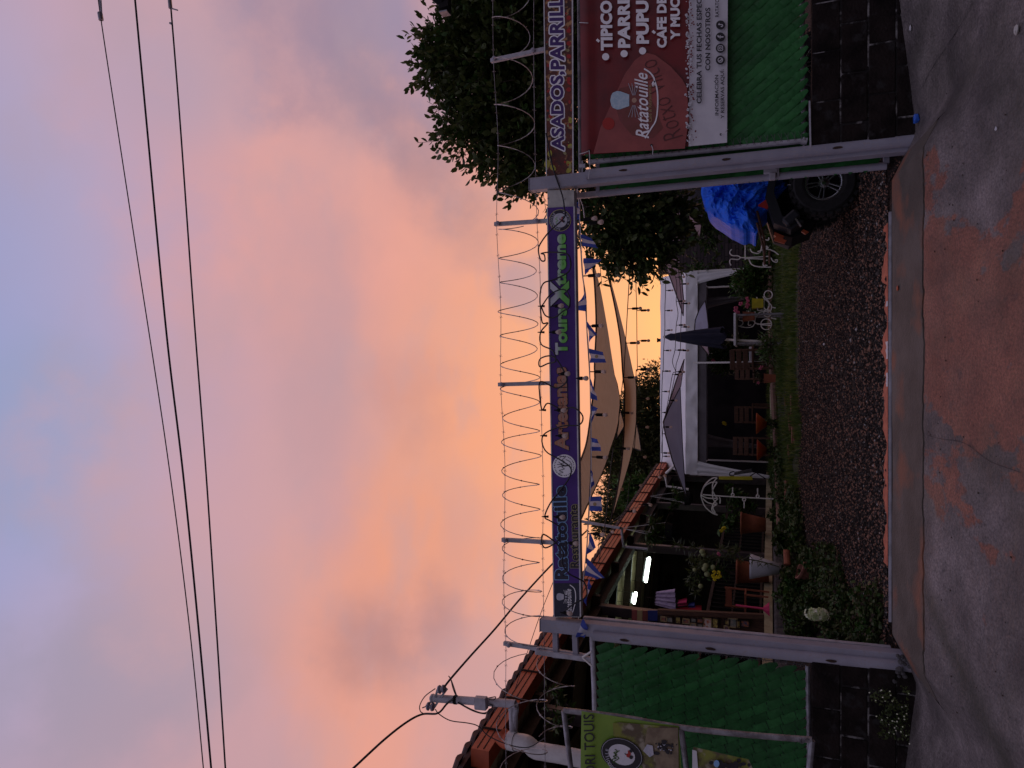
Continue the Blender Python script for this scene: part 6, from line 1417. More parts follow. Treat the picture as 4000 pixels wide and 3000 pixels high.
def flowers(label, pts, d, r, mt_, name='flowers', catg='flowers', own=True):
    t = thing(name, label, catg, P(*pts[0], d)[:])
    for (x, y) in pts:
        mb = MB(); c = P(x, y, d)
        for k in range(5):
            a = k*1.256+rnd.random(); q = c+Vector((math.cos(a)*r*.6, rnd.uniform(-.01, .01), math.sin(a)*r*.6)); mb.sphere(q, r*.5, 5)
        build('blossom', mb, mt_, t)
    return t
flowers('small yellow blossoms below the pods of the milkweed plant', [(2790, 2235), (2786, 2250), (2792, 2262), (2802, 2254), (2808, 2237), (2812, 2252)], 10.8, .03, M['yelf'])
flowers('pair of yellow blossoms above the single large terracotta pot', [(2818, 2074), (2826, 2065), (2830, 2062)], 13.8, .035, M['yelf'])
flowers('small pink blossom on the milkweed stem', [(2806, 2162), (2810, 2166)], 10.8, .025, M['pink'])
# pots and bowls on stands
for lb_, pb_, pt_, wt in (('red glazed bowl planter on a dark stand, right one of two', (2995, 1655), (2954, 1655), 82), ('red glazed bowl planter on a dark stand, left one of two', (2995, 1760), (2957, 1757), 84)):
    d_ = 16.4; t, b, tp_, r0 = lathe_pot('bowl_planter', lb_, pb_, pt_, wt, 22, M['redbowl'], d_, 'red bowl planters', False, False)
    mb = MB()
    for k in range(3): a = k*2.09+.4; q = b+Vector((math.cos(a)*.14, math.sin(a)*.14, 0)); mb.tube([b+Vector((0, 0, .03)), (q.x, q.y, gz(q.x, q.y)+.0)], .012, 5)
    mb.tube([b+Vector((.1*math.cos(k*.628), .1*math.sin(k*.628), -.08)) for k in range(10)], .008, 4, closed=True); build('stand', mb, M['black'], t)
    plant('low bushy plant under the '+('right' if 'right' in lb_ else 'left')+' red bowl planter', (b.x, b.y-.1, gz(b.x, b.y)), .28, 10, .09, [M['leafA'], M['leafD']], .7, int(b.x*10), name='low_plant')
t, b, tp_, r0 = lathe_pot('terracotta_pot', 'small square terracotta pot with tiny pink flowers on the log border', (3030, 1478), (2984, 1477), 42, 34, M['terra'], 15.2, None, True)
plant('low dark plant with pink flowers in the square terracotta pot', tp_, .2, 12, .07, [M['leafA'], M['rust']], .9, 8); flowers('tiny pink flowers over the square terracotta pot', [(2970, 1440), (2962, 1495), (2975, 1432)], 15.1, .03, M['pink'])
def wire_thing(name, label, catg, curves, d, r=.011, grp=None, off=.0):
    t = thing(name, label, catg, P(*curves[0][0][:2], d)[:], grp); 
    for i, c in enumerate(curves):
        pts = [P(q[0], q[1], d+(q[2] if len(q) > 2 else 0)+off*(i % 2)) for q in c]; mb = MB(); mb.tube(cat(pts, 5) if len(pts) > 2 else pts, r, 5); build('rod', mb, M['whitemetal'], t)
    return t
def circ(x, y, r_, n_=12, z=0, a0=0, a1=6.283): return [(x+r_*math.cos(a0+(a1-a0)*k/n_), y+r_*math.sin(a0+(a1-a0)*k/n_), z) for k in range(n_+1)]
def z5(a, b): return (2600+a/4.424, 1000+b/4.424)
def spiral(x, y, r_, sg_=1, n_=10): return [(x+r_*(1-k/n_*.8)*math.cos(sg_*k*.9), y+r_*(1-k/n_*.8)*math.sin(sg_*k*.9), 0) for k in range(n_+1)]
d_ = 15.6
wire_thing('tricycle_planter', 'white wire tricycle planter carrying a terracotta and a yellow pot', 'planter',
    [circ(*z5(1775, 670), 16), circ(*z5(1740, 1180), 21), circ(*z5(1760, 990), 14, z=.25), [z5(1270, 1060), z5(1275, 1110), z5(1400, 1115), z5(1520, 1120), z5(1560, 1160), z5(1640, 1180)], [z5(1255, 1215), z5(1310, 1200), z5(1340, 1150), z5(1300, 1110)], [z5(1255, 1215), z5(1400, 1235), z5(1500, 1220), z5(1540, 1160)],
     [z5(1435, 950), z5(1440, 1080), z5(1430, 1190), z5(1480, 1190)], [z5(1545, 960), z5(1555, 1060), z5(1540, 1150), z5(1610, 1180)], [z5(1575, 710), z5(1600, 800), z5(1590, 930), z5(1680, 935)], [z5(1685, 700), z5(1710, 760), z5(1700, 880), z5(1735, 930)], [z5(1700, 735), z5(1770, 770), z5(1790, 850), z5(1750, 930), z5(1690, 940)],
     [z5(1570, 1050), z5(1620, 980), z5(1700, 960), z5(1780, 970)], [z5(1640, 1180), z5(1820, 1165)], [z5(1640, 1190), z5(1820, 1200)], spiral(*z5(1620, 795), 5), spiral(*z5(1678, 795), 5, -1), spiral(*z5(1468, 1048), 5), spiral(*z5(1525, 1048), 5, -1), [z5(1740, 930), z5(1810, 950), z5(1825, 850), z5(1700, 735)], [z5(1820, 880), z5(1900, 900)], [z5(1820, 1070), z5(1910, 1090)]], d_, .011)
lathe_pot('yellow_pot', 'yellow square pot with scalloped rim held by the wire tricycle', z5(1690, 820), z5(1495, 820), 46, 38, M['yellow'], d_+.03, None, True)
lathe_pot('terracotta_pot', 'terracotta square pot with orange rim held by the wire tricycle', z5(1540, 1045), z5(1335, 1045), 44, 36, M['terra'], d_+.03, None, True)
flowers('pink flowers in the terracotta pot of the wire tricycle', [z5(1218, 900), z5(1225, 955), z5(1255, 985), z5(1300, 825), z5(1210, 935)], d_, .045, M['pink'])
flowers('pink petunias lying above the yellow tricycle pot', [z5(1410, 730), z5(1425, 780), z5(1415, 830), z5(1405, 880), z5(1430, 850)], d_, .035, M['pink'])
def z4(a, b): return (2400+a/2.074, 600+b/2.074)
wire_thing('bicycle_planter', 'white wire bicycle planter with curled handlebars beside the quad bike', 'planter',
    [[z4(950, 775), z4(935, 800), z4(955, 825), z4(1000, 828), z4(1020, 842), z4(1000, 858), z4(945, 855), z4(935, 880), z4(945, 905)], [z4(1020, 842), z4(1060, 844)], [z4(1060, 705), z4(1060, 860)], [z4(1060, 844), z4(1220, 835)], [z4(1060, 850), z4(1220, 855)], [z4(1220, 830), z4(1220, 862)],
     [z4(1220, 835), z4(1260, 835), z4(1285, 870), z4(1315, 880), z4(1320, 860), z4(1300, 865)], [z4(1090, 850), z4(1110, 895), z4(1160, 915), z4(1240, 920), z4(1270, 918)], [z4(1160, 795), z4(1230, 775), z4(1290, 790), z4(1330, 820)], [z4(1215, 735), z4(1215, 785)], spiral(*z4(1215, 900), 6), spiral(*z4(1215, 795), 6, -1), spiral(*z4(1235, 757), 6),
     [z4(1240, 862), z4(1210, 880), z4(1215, 910), z4(1240, 905)], [z4(1100, 770), z4(1120, 800), z4(1180, 800), z4(1200, 700)], [z4(1170, 640), z4(1210, 690), z4(1250, 700), z4(1250, 680)]], 14.4, .011)
# wire parasol on a pole
def z6(a, b): return (2600+a/4.424, 1700+b/4.424)
wire_thing('wire_parasol', 'white wire parasol sculpture on a thin pole with ring holders', 'garden ornament',
    [[z6(890, 735), z6(800, 750), z6(680, 860), z6(622, 1000), z6(620, 1080), z6(680, 1230), z6(800, 1340), z6(900, 1382)], [z6(890, 810, ), z6(780, 820), z6(670, 890), z6(620, 1020)], [z6(620, 1040), z6(700, 1080), z6(800, 1092), z6(900, 1090)], [z6(640, 1090), z6(720, 1160), z6(820, 1190), z6(895, 1195)],
     [z6(890, 740), z6(820, 830), z6(815, 950), z6(860, 1050), z6(905, 1095)], [z6(890, 815), z6(820, 940), z6(815, 1060), z6(840, 1130), z6(895, 1195)], [z6(905, 1095), z6(830, 1180), z6(800, 1290), z6(850, 1350), z6(900, 1380)], [z6(890, 1195), z6(820, 1250), z6(860, 1340)],
     [z6(640, 1025), z6(1000, 1055), z6(1500, 1082), z6(1975, 1108)], [z6(930, 1070), z6(945, 1110), z6(940, 1180)], [z6(1160, 905), z6(1160, 1000)], circ(*z6(1162, 1030), 5.5, 8), [z6(1592, 915), z6(1592, 1020)], circ(*z6(1592, 1055), 5.5, 8), circ(*z6(1358, 1112), 6, 8), [z6(1358, 1140), z6(1358, 1260)]], 15.2, .013)
# closed parasol and white table
t = thing('closed_parasol', 'closed dark navy parasol standing in front of the tent', 'parasol', onG(2990, 1330)[:]); d_ = 15.5
top = P(2591, 1316, d_); bot = P(2826, 1320, d_); r_ = .34; mb = MB(); V = []; n_ = 30; m_ = 16
for j in range(m_+1):
    q = j/m_; c = top.lerp(bot, q); rr_ = .045+.165*q**.85
    if q < .17: rr_ = .010+.095*(q/.17)
    elif q < .22: rr_ = .07+.02*q
    for k in range(n_): a = 6.283*k/n_; f_ = 1+.20*math.cos(a*7.5+.5)*min(1, q*1.6); V.append(c+Vector((math.cos(a)*rr_*f_, math.sin(a)*rr_*f_*.8, (.07*math.sin(a*3.7) if j == m_ else 0))))
mb.add(V, [(j*n_+k, j*n_+(k+1) % n_, (j+1)*n_+(k+1) % n_, (j+1)*n_+k) for j in range(m_) for k in range(n_)]); build('canopy', mb, M['umb'], t, None, None, True)
mb = MB(); mb.tube([top, P(2990, 1334, d_)], .024, 8); build('pole', mb, M['whitemetal'], t)
t = thing('table', 'narrow pale rectangular table under the closed parasol', 'table', P(2985, 1270, 15.7)[:]); a, b = P(2874, 1228, 15.7), P(2874, 1352, 15.7); mb = MB(); c = (a+b)/2; mb.box(c, (abs(a.x-b.x), .7, .05), bev=.008); build('tabletop', mb, M['white'], t)
for sx in (-1, 1):
    for sy in (-1, 1):
        g0 = Vector((c.x+sx*.30, c.y+sy*.28, 0)); mb = MB(); mb.bar((g0.x, g0.y, gz(g0.x, g0.y)), (g0.x, g0.y, c.z-.02), .04, .04); build('leg', mb, M['galv'], t)
# wooden chairs/benches in the tent
def chair(label, px, d_, face=0, s=1.0, arm=False):
    g0 = P(*px, d_); g0.z = gz(g0.x, g0.y, False); t = thing('wooden_chair', label, 'chair', g0[:], 'wooden chairs under the tent'); Rm = Matrix.Rotation(face, 3, 'Z')
    def bx(nm, c, sz, mt_=M['wood']): mb = MB(); mb.box(g0+Rm @ (Vector(c)*s), Vector(sz)*s, Rm, .006); build(nm, mb, mt_, t)
    bx('seat', (0, 0, .44), (.46, .44, .04)); 
    for k in range(3): bx('back_slat', (0, .21, .58+k*.13), (.44, .025, .10))
    for a in (-1, 1):
        for b in (-1, 1): bx('leg', (a*.2, b*.19, .21 if b < 0 else .42), (.045, .045, .42 if b < 0 else .86))
    if arm: bx('folded_towel', (-.02, -.1, .49), (.30, .10, .05), M['white'])
    return t
chair('wooden chair with a folded white napkin, right front of the tent', (2985, 1392), 17.6, R(160), 1.15, True)
chair('wooden stool-like chair behind the napkin chair, near the tent middle pole', (2980, 1455), 18.6, R(190), 1.0)
chair('wooden chair just left of the tent middle pole', (2975, 1615), 19.2, R(170), 1.0)
chair('orange brown wooden chair near the left tent curtain', (2975, 1745), 18.6, R(185), 1.05)
# logs, bricks
def log(label, pts, r, mt_=M['log'], name='border_log'):
    pp = [onG(x, y)+Vector((0, 0, r*.6)) for x, y in pts]; mb = MB(); c = cat(pp, 5); mb.tube(c, [r*(1+.12*noise.noise(p*3)) for p in c], 9); return tag(build(name, mb, mt_), label, 'log')
log('long pale log edging the lawn, right part from the bicycle planter to the square pot', [(3018, 945), (3019, 1150), (3020, 1300), (3026, 1475)], .075)
log('long pale log edging the lawn, left part from the square pot to the garden bed', [(3030, 1500), (3040, 1680), (3050, 1850), (3062, 2055)], .080)
log('thin whitish rail lying in the grass behind the left log', [(3015, 1510), (3018, 1640), (3020, 1720)], .035, M['cream'])
log('reddish half-buried log piece in the lawn, left', [(3082, 1880), (3080, 1960)], .05, M['brickred'])
for i, (x0_, y0_, x1_, y1_, lb_) in enumerate([(3075, 1540, 3075, 1585, 'small reddish stepping brick nearest the log, under the square pot'), (3098, 1542, 3100, 1616, 'largest flat red stepping brick at the gravel edge'), (3088, 1622, 3094, 1684, 'red stepping brick left of the largest one'), (3104, 1665, 3104, 1735, 'long narrow red brick piece at the gravel edge'), (3086, 1740, 3092, 1800, 'mossy red brick piece in the left lawn')]):
    a, b = onG(x0_, y0_), onG(x1_, y1_); mb = MB(); mb.bar(a+Vector((0, 0, .02)), b+Vector((0, 0, .02)), .22 if i == 1 else .13, .06, .012); 
    for k, v in enumerate(mb.v): mb.v[k] = (v[0]+rnd.uniform(-.012, .012), v[1]+rnd.uniform(-.02, .02), v[2]+rnd.uniform(-.006, .006))
    tag(build('stepping_brick', mb, M['brickred']), lb_, 'brick')
# shrubs by the wall and the tent
sb = thing('shrub', 'yellow green bush at the right foot of the tent', 'shrub', onG(3010, 1110)[:]); foliage('foliage', [B(2920, 1105, 17, 36, 40), B(2950, 1080, 17, 34, 40), B(2960, 1160, 17, 30, 40), B(2985, 1000, 17, 26, 60)], 520, .10, [M['leafE'], M['leafB'], M['leafD']], [.35, .35, .3], sb, 0, .4, 7, .2, 31); mb = MB(); mb.tube([onG(3010, 1110), P(2940, 1105, 17)], .03, 5); build('stem', mb, M['bark'], sb)
sb = thing('climbing_plant', 'dark creeper growing on the brick wall above the quad bike', 'climbing plant', P(2950, 900, 20)[:]); foliage('foliage', [B(2790, 860, 20, 50), B(2850, 800, 20, 55), B(2750, 930, 20, 30), B(2900, 880, 20, 40), B(2720, 1060, 19, 22), B(2780, 1040, 19, 16), B(2960, 930, 18, 30)], 620, .13, [M['leafD'], M['leafA']], [.5, .5], sb, .2, .4, 7, .3, 33); mb = MB(); mb.tube([P(2980, 900, 20), P(2800, 870, 20)], .03, 5); build('stem', mb, M['bark'], sb)
sb = thing('shrub', 'dark green shrub in front of the dark wall inside the tent', 'shrub', P(2960, 1400, 21)[:]); foliage('foliage', [B(2850, 1400, 21, 40), B(2880, 1360, 21, 30), B(2810, 1390, 21, 22)], 260, .13, [M['leafD'], M['leafA']], [.5, .5], sb, .2, .4, 7, .3, 35); mb = MB(); mb.tube([P(2980, 1400, 21), P(2850, 1400, 21)], .03, 5); build('stem', mb, M['bark'], sb)
flowers('red pink flower glowing in the dark tent interior', [(2785, 1408), (2789, 1412)], 20.5, .05, M['pink']); flowers('yellow flowers in the dark left half of the tent', [(2828, 1652), (2832, 1656)], 20, .05, M['yelf'])
sb = thing('fern', 'spiky pale fern tuft on the right end of the log border', 'plant', onG(3015, 1335)[:]); foliage('foliage', [B(3008, 1345, 14.9, 15, 34), B(3008, 1400, 15.2, 9, 20)], 90, .09, [M['leafE'], M['leafB']], [.6, .4], sb, 0, .25, 7, .2, 37); mb = MB(); mb.tube([onG(3018, 1340), P(3000, 1345, 14.9)], .01, 4); build('stem', mb, M['bark'], sb)
# hanging baskets under the eave
for lb_, (x, y), hd, n_ in (('hanging basket with an airy green fern near the second restaurant post', (2588, 2075), 12.4, 26), ('hanging basket with grassy leaves behind the wire parasol', (2665, 1945), 16.5, 14)):
    c = P(x, y, hd); t = thing('hanging_basket', lb_, 'hanging plant', c[:], 'hanging baskets'); mb = MB(); mb.lathe(c-Vector((0, 0, .24)), [(.08, 0), (.15, .06), (.17, .18), (.16, .18)], 12); build('basket', mb, M['black'], t)
    mb = MB(); 
    for k in range(3): a = k*2.09; mb.tube([c+Vector((.16*math.cos(a), .16*math.sin(a), -.06)), c+Vector((0, 0, .75))], .004, 3)
    build('hanger_wire', mb, M['whitemetal'], t); plant(t, c-Vector((0, 0, .08)), .34, n_, .16, [M['leafE'], M['leafB']], .8, n_, .3, False)
# things for sale hung inside
def hangcloth(label, px, d, mt_, name='hanging_cloth', folds=9, catg='cloth'):
    A = [P(x, y, d) for x, y in px]; t = thing(name, label, catg, A[0][:]); nu, nv = 18, 6; mb = MB(); V = []
    for j in range(nv+1):
        for i in range(nu+1): s_, q = i/nu, j/nv; V.append(A[0].lerp(A[1], s_).lerp(A[3].lerp(A[2], s_), q)+Vector((0, .03*math.sin(s_*folds)*(.3+q), 0)))
    mb.add(V, [(j*(nu+1)+i, j*(nu+1)+i+1, (j+1)*(nu+1)+i+1, (j+1)*(nu+1)+i) for j in range(nv) for i in range(nu)]); build('fabric', mb, mt_, t, None, None, True)
    mb = MB(); mb.tube([A[0], A[1]], .008, 5); mb.tube([(A[0]+A[1])/2, (A[0]+A[1])/2+Vector((0, 0, .15))], .004, 4); build('hanger', mb, M['woodd'], t); return t
hangcloth('white and magenta embroidered skirt hanging in the shop', [(2557, 2362), (2562, 2312), (2636, 2302), (2640, 2384)], 10.6, M['cloth_w'], folds=26)
hangcloth('bright pink bag hanging below the embroidered skirt', [(2645, 2368), (2648, 2344), (2682, 2336), (2684, 2366)], 10.5, M['cloth_m'])
hangcloth('dark blue bag hanging below the pink bag', [(2688, 2374), (2690, 2356), (2712, 2352), (2716, 2374)], 10.5, M['cloth_b'])
hangcloth('long red cloth hanging behind the pink and blue bags', [(2620, 2392), (2630, 2378), (2738, 2364), (2745, 2404)], 10.7, M['cloth_r'])
tx = thing('striped_textile', 'striped textile in dark pink, ochre and blue beside the gate post', 'textile', P(2520, 2405, 10.4)[:])
for k, (a, mt_) in enumerate((((2468, 2488), M['burg_l']), ((2489, 2509), M['gold']), ((2510, 2530), M['burg_m']), ((2531, 2568), M['cloth_b']))): build('stripe', quadbox((a[0], 2383+k), (a[1], 2383+k), (a[1], 2426), (a[0], 2424), 10.4, .02), mt_, tx)
# shelf board with framed pictures
sb = thing('picture_board', 'tall narrow brown display board with small framed pictures beside the gate post', 'display board', P(2990, 2440, 9.3)[:])
build('board', quadbox((2585, 2398), (2600, 2440), (2985, 2480), (2985, 2415), 9.35, .04), M['wood'], sb); mb = MB(); mb.bar(P(2570, 2388, 9.3), P(2985, 2408, 9.3), .06, .07); build('frame_post', mb, M['wood'], sb)
pm = [mat('picture_print_a', (.40, .12, .03), (.04, .06, .12), scale=30, rough=.5), mat('picture_print_b', (.45, .36, .08), (.10, .03, .02), scale=34, rough=.5), mat('picture_print_c', (.10, .14, .12), (.30, .24, .20), scale=38, rough=.5), mat('picture_print_d', (.6, .58, .52), (.45, .12, .06), scale=26, rough=.5)]
for k, (x, y, w, h, mi) in enumerate([(2593, 2415, 20, 15, 0), (2614, 2418, 24, 18, 2), (2648, 2420, 18, 24, 1), (2680, 2424, 22, 16, 0), (2681, 2442, 18, 12, 2), (2708, 2420, 20, 15, 2), (2708, 2440, 18, 14, 2), (2734, 2422, 22, 16, 0), (2734, 2442, 20, 14, 2), (2763, 2432, 28, 34, 3), (2793, 2432, 20, 34, 1), (2840, 2428, 16, 18, 1), (2862, 2430, 30, 30, 2), (2885, 2436, 14, 26, 1), (2908, 2434, 30, 22, 0), (2838, 2450, 16, 14, 0)]):
    c = P(x, y+2, 9.3); s = 9.9/F; mb = MB(); mb.box(c, (h*s, .012, w*s)); pc = build('picture', mb, pm[mi], sb)
    mb = MB(); 
    for sx in (-1, 1): mb.box(c+Vector((sx*h*s/2, -.008, 0)), (.012, .014, w*s+.012)); mb.box(c+Vector((0, -.008, sx*w*s/2)), (h*s, .014, .012))
    build('picture_frame', mb, M['woodd'] if k % 3 else M['gold'], pc)
t = thing('broom', 'bright pink plastic broom leaning against the deck edge', 'broom', P(3005, 2385, 10.2)[:]); mb = MB(); mb.tube([P(2875, 2364, 10.4), P(2985, 2378, 10.2)], .014, 6); build('handle', mb, M['cloth_m'], t); mb = MB(); mb.tube([P(2982, 2378, 10.2), P(3006, 2380, 10.2)], [.03, .10], 8); build('brush_head', mb, M['cloth_m'], t)
t = thing('wooden_chair', 'small dull orange wooden chair behind the pink broom', 'chair', P(2985, 2360, 11.4)[:]); g0 = P(3000, 2358, 11.6)
for nm, c, sz in (('seat', (0, 0, .42), (.4, .4, .03)), ('backrest', (0, .19, .75), (.4, .02, .12)), ('leg', (-.18, -.18, .2), (.03, .03, .42)), ('leg', (.18, -.18, .2), (.03, .03, .42)), ('leg', (-.18, .18, .4), (.03, .03, .85)), ('leg', (.18, .18, .4), (.03, .03, .85))): mb = MB(); mb.box(g0+Vector(c)*.8, Vector(sz)*.8); build(nm, mb, M['terra'], t)
t = thing('notice_board', 'yellowish sign board beside the left tent curtain', 'sign board', P(2930, 1870, 17.6)[:]); build('board', quadbox((2808, 1861), (2808, 1873), (2940, 1875), (2938, 1861), 17.6, .04), M['yellow'], t); build('trim', quadbox((2806, 1874), (2806, 1876), (2942, 1878), (2942, 1876), 17.59, .05), M['woodd'], t)
for lb_, px_, h, n_, sd in (('leafy potted plant beside the wire parasol pole, upper one', (2930, 1950), .5, 16, 51), ('leafy plant at the restaurant kerb behind the wire parasol', (2960, 1985), .55, 18, 52)):
    plant(lb_, P(*px_, 16.2), h, n_, .17, ld_, .6, sd)
# cable-thin climbing wires of the barrow
t = thing('folding_lounger', 'grey folded lounger frame leaning by the left tent curtain', 'chair', P(2990, 1840, 17.4)[:]); mb = MB(); mb.prism([P(2868, 1845, 17.2), P(2868, 1856, 17.2), P(2940, 1845, 17.4), P(2938, 1830, 17.4)], (0, .03, 0)); build('seat_panel', mb, M['galv'], t); mb = MB(); mb.tube(cat([P(2868, 1842, 17.2), P(2852, 1846, 17.2), P(2852, 1858, 17.2), P(2868, 1858, 17.2)], 4), .012, 5); mb.tube([P(2935, 1835, 17.3), P(2990, 1870, 17.3)], .012, 5); mb.tube([P(2930, 1860, 17.3), P(2985, 1825, 17.5)], .012, 5); build('frame', mb, M['black'], t)

# ================================================================== GARDEN BED (left) -----------------------
def bed_scatter(name, label, n, region, leaf, mats, pw, seed, catg='ground cover'):
    r_ = np.random.RandomState(seed); P_ = []; 
    while len(P_) < n:
        y = r_.uniform(region[2], region[3]); x = region[0](y)+r_.rand()*(region[1](y)-region[0](y))
        if noise.noise(Vector((x*1.6, y*1.3, seed))) < -.18+.1*r_.rand(): continue
        P_.append((x, y, gz(x, y)+r_.uniform(0, .16)*(.4+abs(noise.noise(Vector((x*2.5, y*2, 3))))*2)))
    P_ = np.array(P_); bv = [(-.5, 0, 0), (.5, 0, 0), (.42, .6, .25), (-.42, .6, .25), (0, 1.1, .15)]; bf = [(0, 1, 2, 3), (3, 2, 4)]
    return scatter_mesh(name, bv, bf, P_, r_.uniform(.5, 1.3, n)*leaf, r_.rand(n)*6.3, r_.uniform(-.5, .9, n), mats, r_.choice(len(mats), n, p=pw), label, catg)
lx = lambda y: edge_x(y)+.1
bed_scatter('ground_cover', 'low dark garden greenery between the gravel and the left gate post', 12000, (lambda y: -2.9+.02*y, lambda y: -1.42-.13*(y-6.3)-.35+.25*math.sin(y*2.3), 6.35, 10.5), .032, [M['leafA'], M['leafD'], M['leafE'], M['rust']], [.5, .32, .05, .13], 61)
bed_scatter('ground_cover', 'low garden greenery along the restaurant kerb', 9000, (lambda y: edge_x(y)+.45, lambda y: edge_x(y)+1.35+.25*math.sin(y*2.1), 9.5, 16.5), .05, [M['leafA'], M['leafD'], M['leafE']], [.5, .42, .08], 62)
for lb_, px_, d_, h, n_, lf_, sd, mts in (('dark broad-leaved bush in the garden bed under the single large terracotta pot', (3060, 2120), 12.2, .42, 26, .15, 71, [M['leafA'], M['leafD']]), ('glossy broad leaf cluster in front of the white planter foot', (3090, 2290), 10.4, .30, 18, .20, 72, [M['leafE'], M['leafD']]),
        ('leafy bush climbing beside the picture board foot', (3030, 2440), 9.0, .55, 26, .12, 73, [M['leafD'], M['leafE'], M['leafA']]), ('tangled dark bush nearest the left gate post', (3250, 2470), 7.6, .45, 28, .10, 74, [M['leafA'], M['leafD']]), ('dark leafy clump behind the white hydrangea bloom', (3130, 2380), 9.0, .38, 24, .14, 75, [M['leafA'], M['leafD']]),
        ('fresh green clump by the gate rail end', (3420, 2440), 6.6, .22, 26, .07, 76, [M['leafD'], M['leafE']]), ('small dark fern in the gravel edge of the bed', (3170, 2180), 10.2, .22, 16, .10, 77, [M['leafD'], M['leafA']])):
    g0 = P(*px_, d_); g0.z = gz(g0.x, g0.y)-.02; plant(lb_, g0, h*.8, n_, lf_*.75, mts, .6, sd, .55, True, 'plant', 'garden_plant')
hc = P(3192, 2400, 7.2); t = thing('hydrangea_bloom', 'single large white hydrangea bloom glowing in the dark garden bed', 'flower', hc[:]); mb = MB(); r_ = random.Random(5)
for k in range(84):
    u = Vector((r_.gauss(0, 1), r_.gauss(0, 1)-.3, r_.gauss(0, 1))).normalized(); jj = r_.uniform(.75, 1.3); mb.cm = r_.choice((0, 0, 1)); c = hc+Vector((u.x*.050, u.y*.045, u.z*.085))*jj; a = u.orthogonal().normalized(); b = u.cross(a)
    for q in range(4): an = q*1.571+r_.random()*.3; d_ = (a*math.cos(an)+b*math.sin(an)); e_ = (a*math.cos(an+.7)+b*math.sin(an+.7)); f_ = (a*math.cos(an-.7)+b*math.sin(an-.7)); mb.add([c, c+e_*.018+u*.008, c+d_*.03+u*.004, c+f_*.018+u*.008], [(0, 1, 2, 3)])
build('petals', mb, [M['hydr'], M['petal2']], t); mb = MB(); mb.tube([hc, (hc.x, hc.y+.05, gz(hc.x, hc.y))], .007, 5); build('stem', mb, M['leafD'], t)
t = thing('clay_pot', 'half-buried terracotta rim and pipe in the garden bed under the white planter', 'plant pot', P(3080, 2210, 10.2)[:]); mb = MB(); mb.tube([P(3072, 2150, 10.3), P(3075, 2205, 10.2)], .045, 10); build('clay_pipe', mb, M['terra'], t); mb = MB(); c = P(3100, 2225, 10.1); mb.lathe(c-Vector((0, 0, .1)), [(.08, -.15), (.12, 0), (.135, 0), (.135, .03), (.11, .03), (.1, -.04), (.0, -.05)], 16, (.35, -.1, .8)); build('pot_body', mb, M['brickred'], t)
# weeds at the wall foot with tiny white flowers
wp = [P(rnd.uniform(3400, 3545), rnd.uniform(2670, 2870), 5.98) for _ in range(900)]; mb = MB(); fm = MB()
for p in wp:
    if noise.noise(p*6) < -.12: continue
    d_ = Vector((rnd.gauss(0, .6), rnd.gauss(-.6, .4), rnd.gauss(.2, .6))).normalized(); L_ = rnd.uniform(.012, .03); w = d_.orthogonal().normalized()*L_*.3; p.y -= rnd.uniform(0, .10); mb.add([p, p+d_*L_*.5+w, p+d_*L_, p+d_*L_*.5-w], [(0, 1, 2, 3)])
    if rnd.random() < .05: q = p+d_*.02; fm.sphere(q+Vector((0, -.01, 0)), .0055, 5)
t = thing('wall_weed', 'weed tuft with tiny white flowers at the foot of the left block wall', 'weed', P(3550, 2760, 5.95)[:]); build('leaves', mb, M['leafA'], t); build('blossoms', fm, M['hydr'], t)
sm_ = MB()
for k in range(20): p = P(rnd.gauss(3520, 14), rnd.gauss(2600, 25), 5.98); sm_.sphere(p, rnd.uniform(.008, .025), 6)
t = thing('rubble', 'small dark stones at the foot of the left gate post', 'stones', P(3530, 2600, 5.98)[:]); build('stones', sm_, M['stone'], t)
# plants in front of the dark end wall
plant('dark climbing plant behind the loose razor wire coil', P(2260, 2790, 6.75), .35, 14, .09, [M['leafD'], M['leafA']], .8, 81, .5, True, 'plant', 'garden_plant')
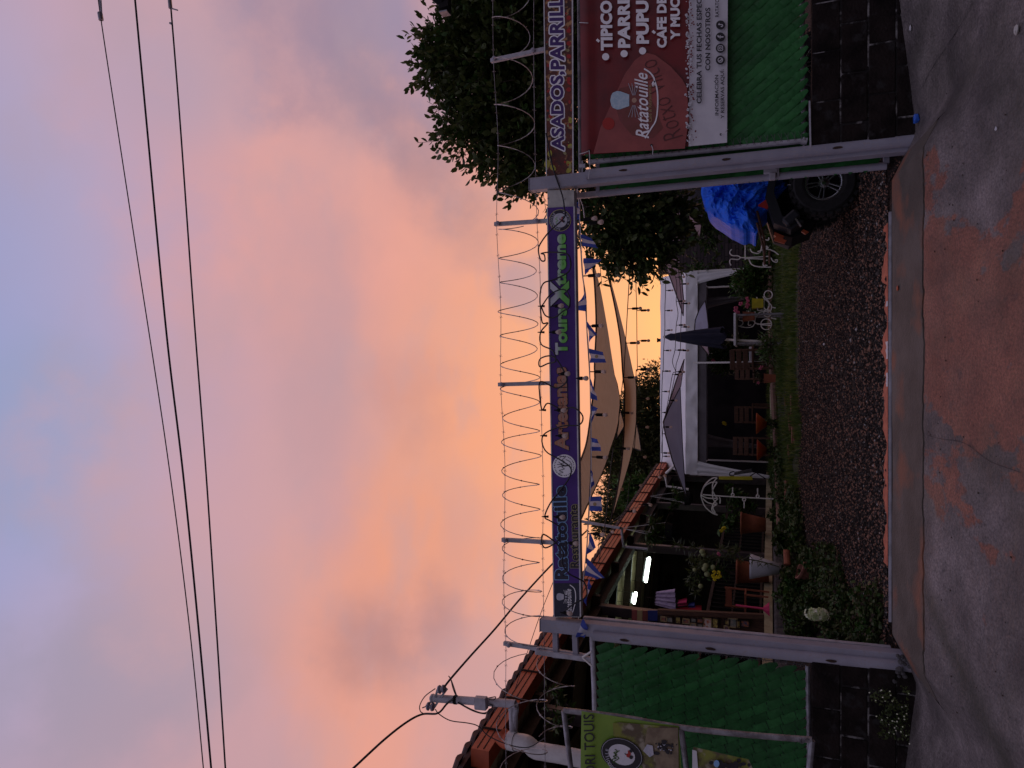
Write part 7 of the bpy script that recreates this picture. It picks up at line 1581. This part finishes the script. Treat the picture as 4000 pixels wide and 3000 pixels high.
# litter
def ong_plain(X, Y):
    d = 3.0
    while d < 14:
        p = P(X, Y, d)
        if p.z <= gz(p.x, p.y, False)+.003: return p
        d += .01
    return p
for nm, lb_, (x, y), sz, mt_ in (('bottle_cap', 'bright blue plastic cap lying by the right wall corner', (3592, 462), (.055, .045, .03), M['blueplastic']), ('paper_scrap', 'white paper scrap at the top of the right pavement edge', (3560, 110), (.035, .02, .012), M['white']),
        ('pebble', 'pale beige pebble on the pavement at the upper right', (3980, 115), (.045, .035, .022), M['beam']), ('paper_scrap', 'tiny white scrap on the pavement right of the blue cap', (3895, 502), (.02, .015, .01), M['white']), ('dry_leaf', 'pale crumpled leaf lying on the gravel', (3222, 1345), (.03, .075, .02), M['whitepot']),
        ('dry_leaf', 'brown leaf on the gravel left of the pale one', (3255, 1770), (.05, .03, .012), M['log']), ('orange_peel', 'orange chip lying on the concrete threshold', (3509, 1126), (.035, .045, .01), M['orange'])):
    p = ong_plain(x, y); mb = MB(); mb.sphere(p+Vector((0, 0, sz[2]*.4)), 1, 7, (sz[0]/2*1.2, sz[1]/2*1.2, sz[2]*.6)) if nm != 'bottle_cap' else mb.box(p+Vector((0, 0, .02)), (.06, .05, .035), Matrix.Rotation(.3, 3, 'Z'), .008)
    for k, v in enumerate(mb.v): mb.v[k] = (v[0]+rnd.uniform(-.004, .004), v[1]+rnd.uniform(-.004, .004), v[2]+rnd.uniform(0, .004))
    tag(build(nm, mb, mt_), lb_, nm.replace('_', ' '))
# little dark pits and crack lines in the ramp
mb = MB()
for k in range(60):
    x, y = rnd.uniform(3620, 3960), rnd.uniform(300, 2900); p = ong_plain(x, y); r_ = rnd.uniform(.002, .007)
    mb.sphere(p+Vector((0, 0, .002)), 1, 6, (r_, r_*1.2, r_*.5))
o = build('grit', mb, M['rust'], None, None, 'stuff'); tag(o, 'dark grit and specks scattered over the worn ramp', 'grit')
def crackline(px, name='crack'):
    pts = cat([ong_plain(x, y)+Vector((0, 0, .004)) for x, y in px], 4); V = []
    for i, p in enumerate(pts):
        t_ = pts[min(i+1, len(pts)-1)]-pts[max(i-1, 0)]; n_ = Vector((-t_.y, t_.x, 0)).normalized()*.0016*(1+noise.noise(p*30)); V += [p+n_, p-n_]
    mb = MB(); mb.add(V, [(2*i, 2*i+1, 2*i+3, 2*i+2) for i in range(len(pts)-1)]); return struct(name, mb, M['ink'])
crackline([(3605, 340), (3640, 270), (3680, 210), (3720, 150), (3765, 80), (3800, 10)])
crackline([(3625, 1700), (3680, 1715), (3740, 1722), (3790, 1742), (3850, 1790), (3900, 1815), (3990, 1845)])
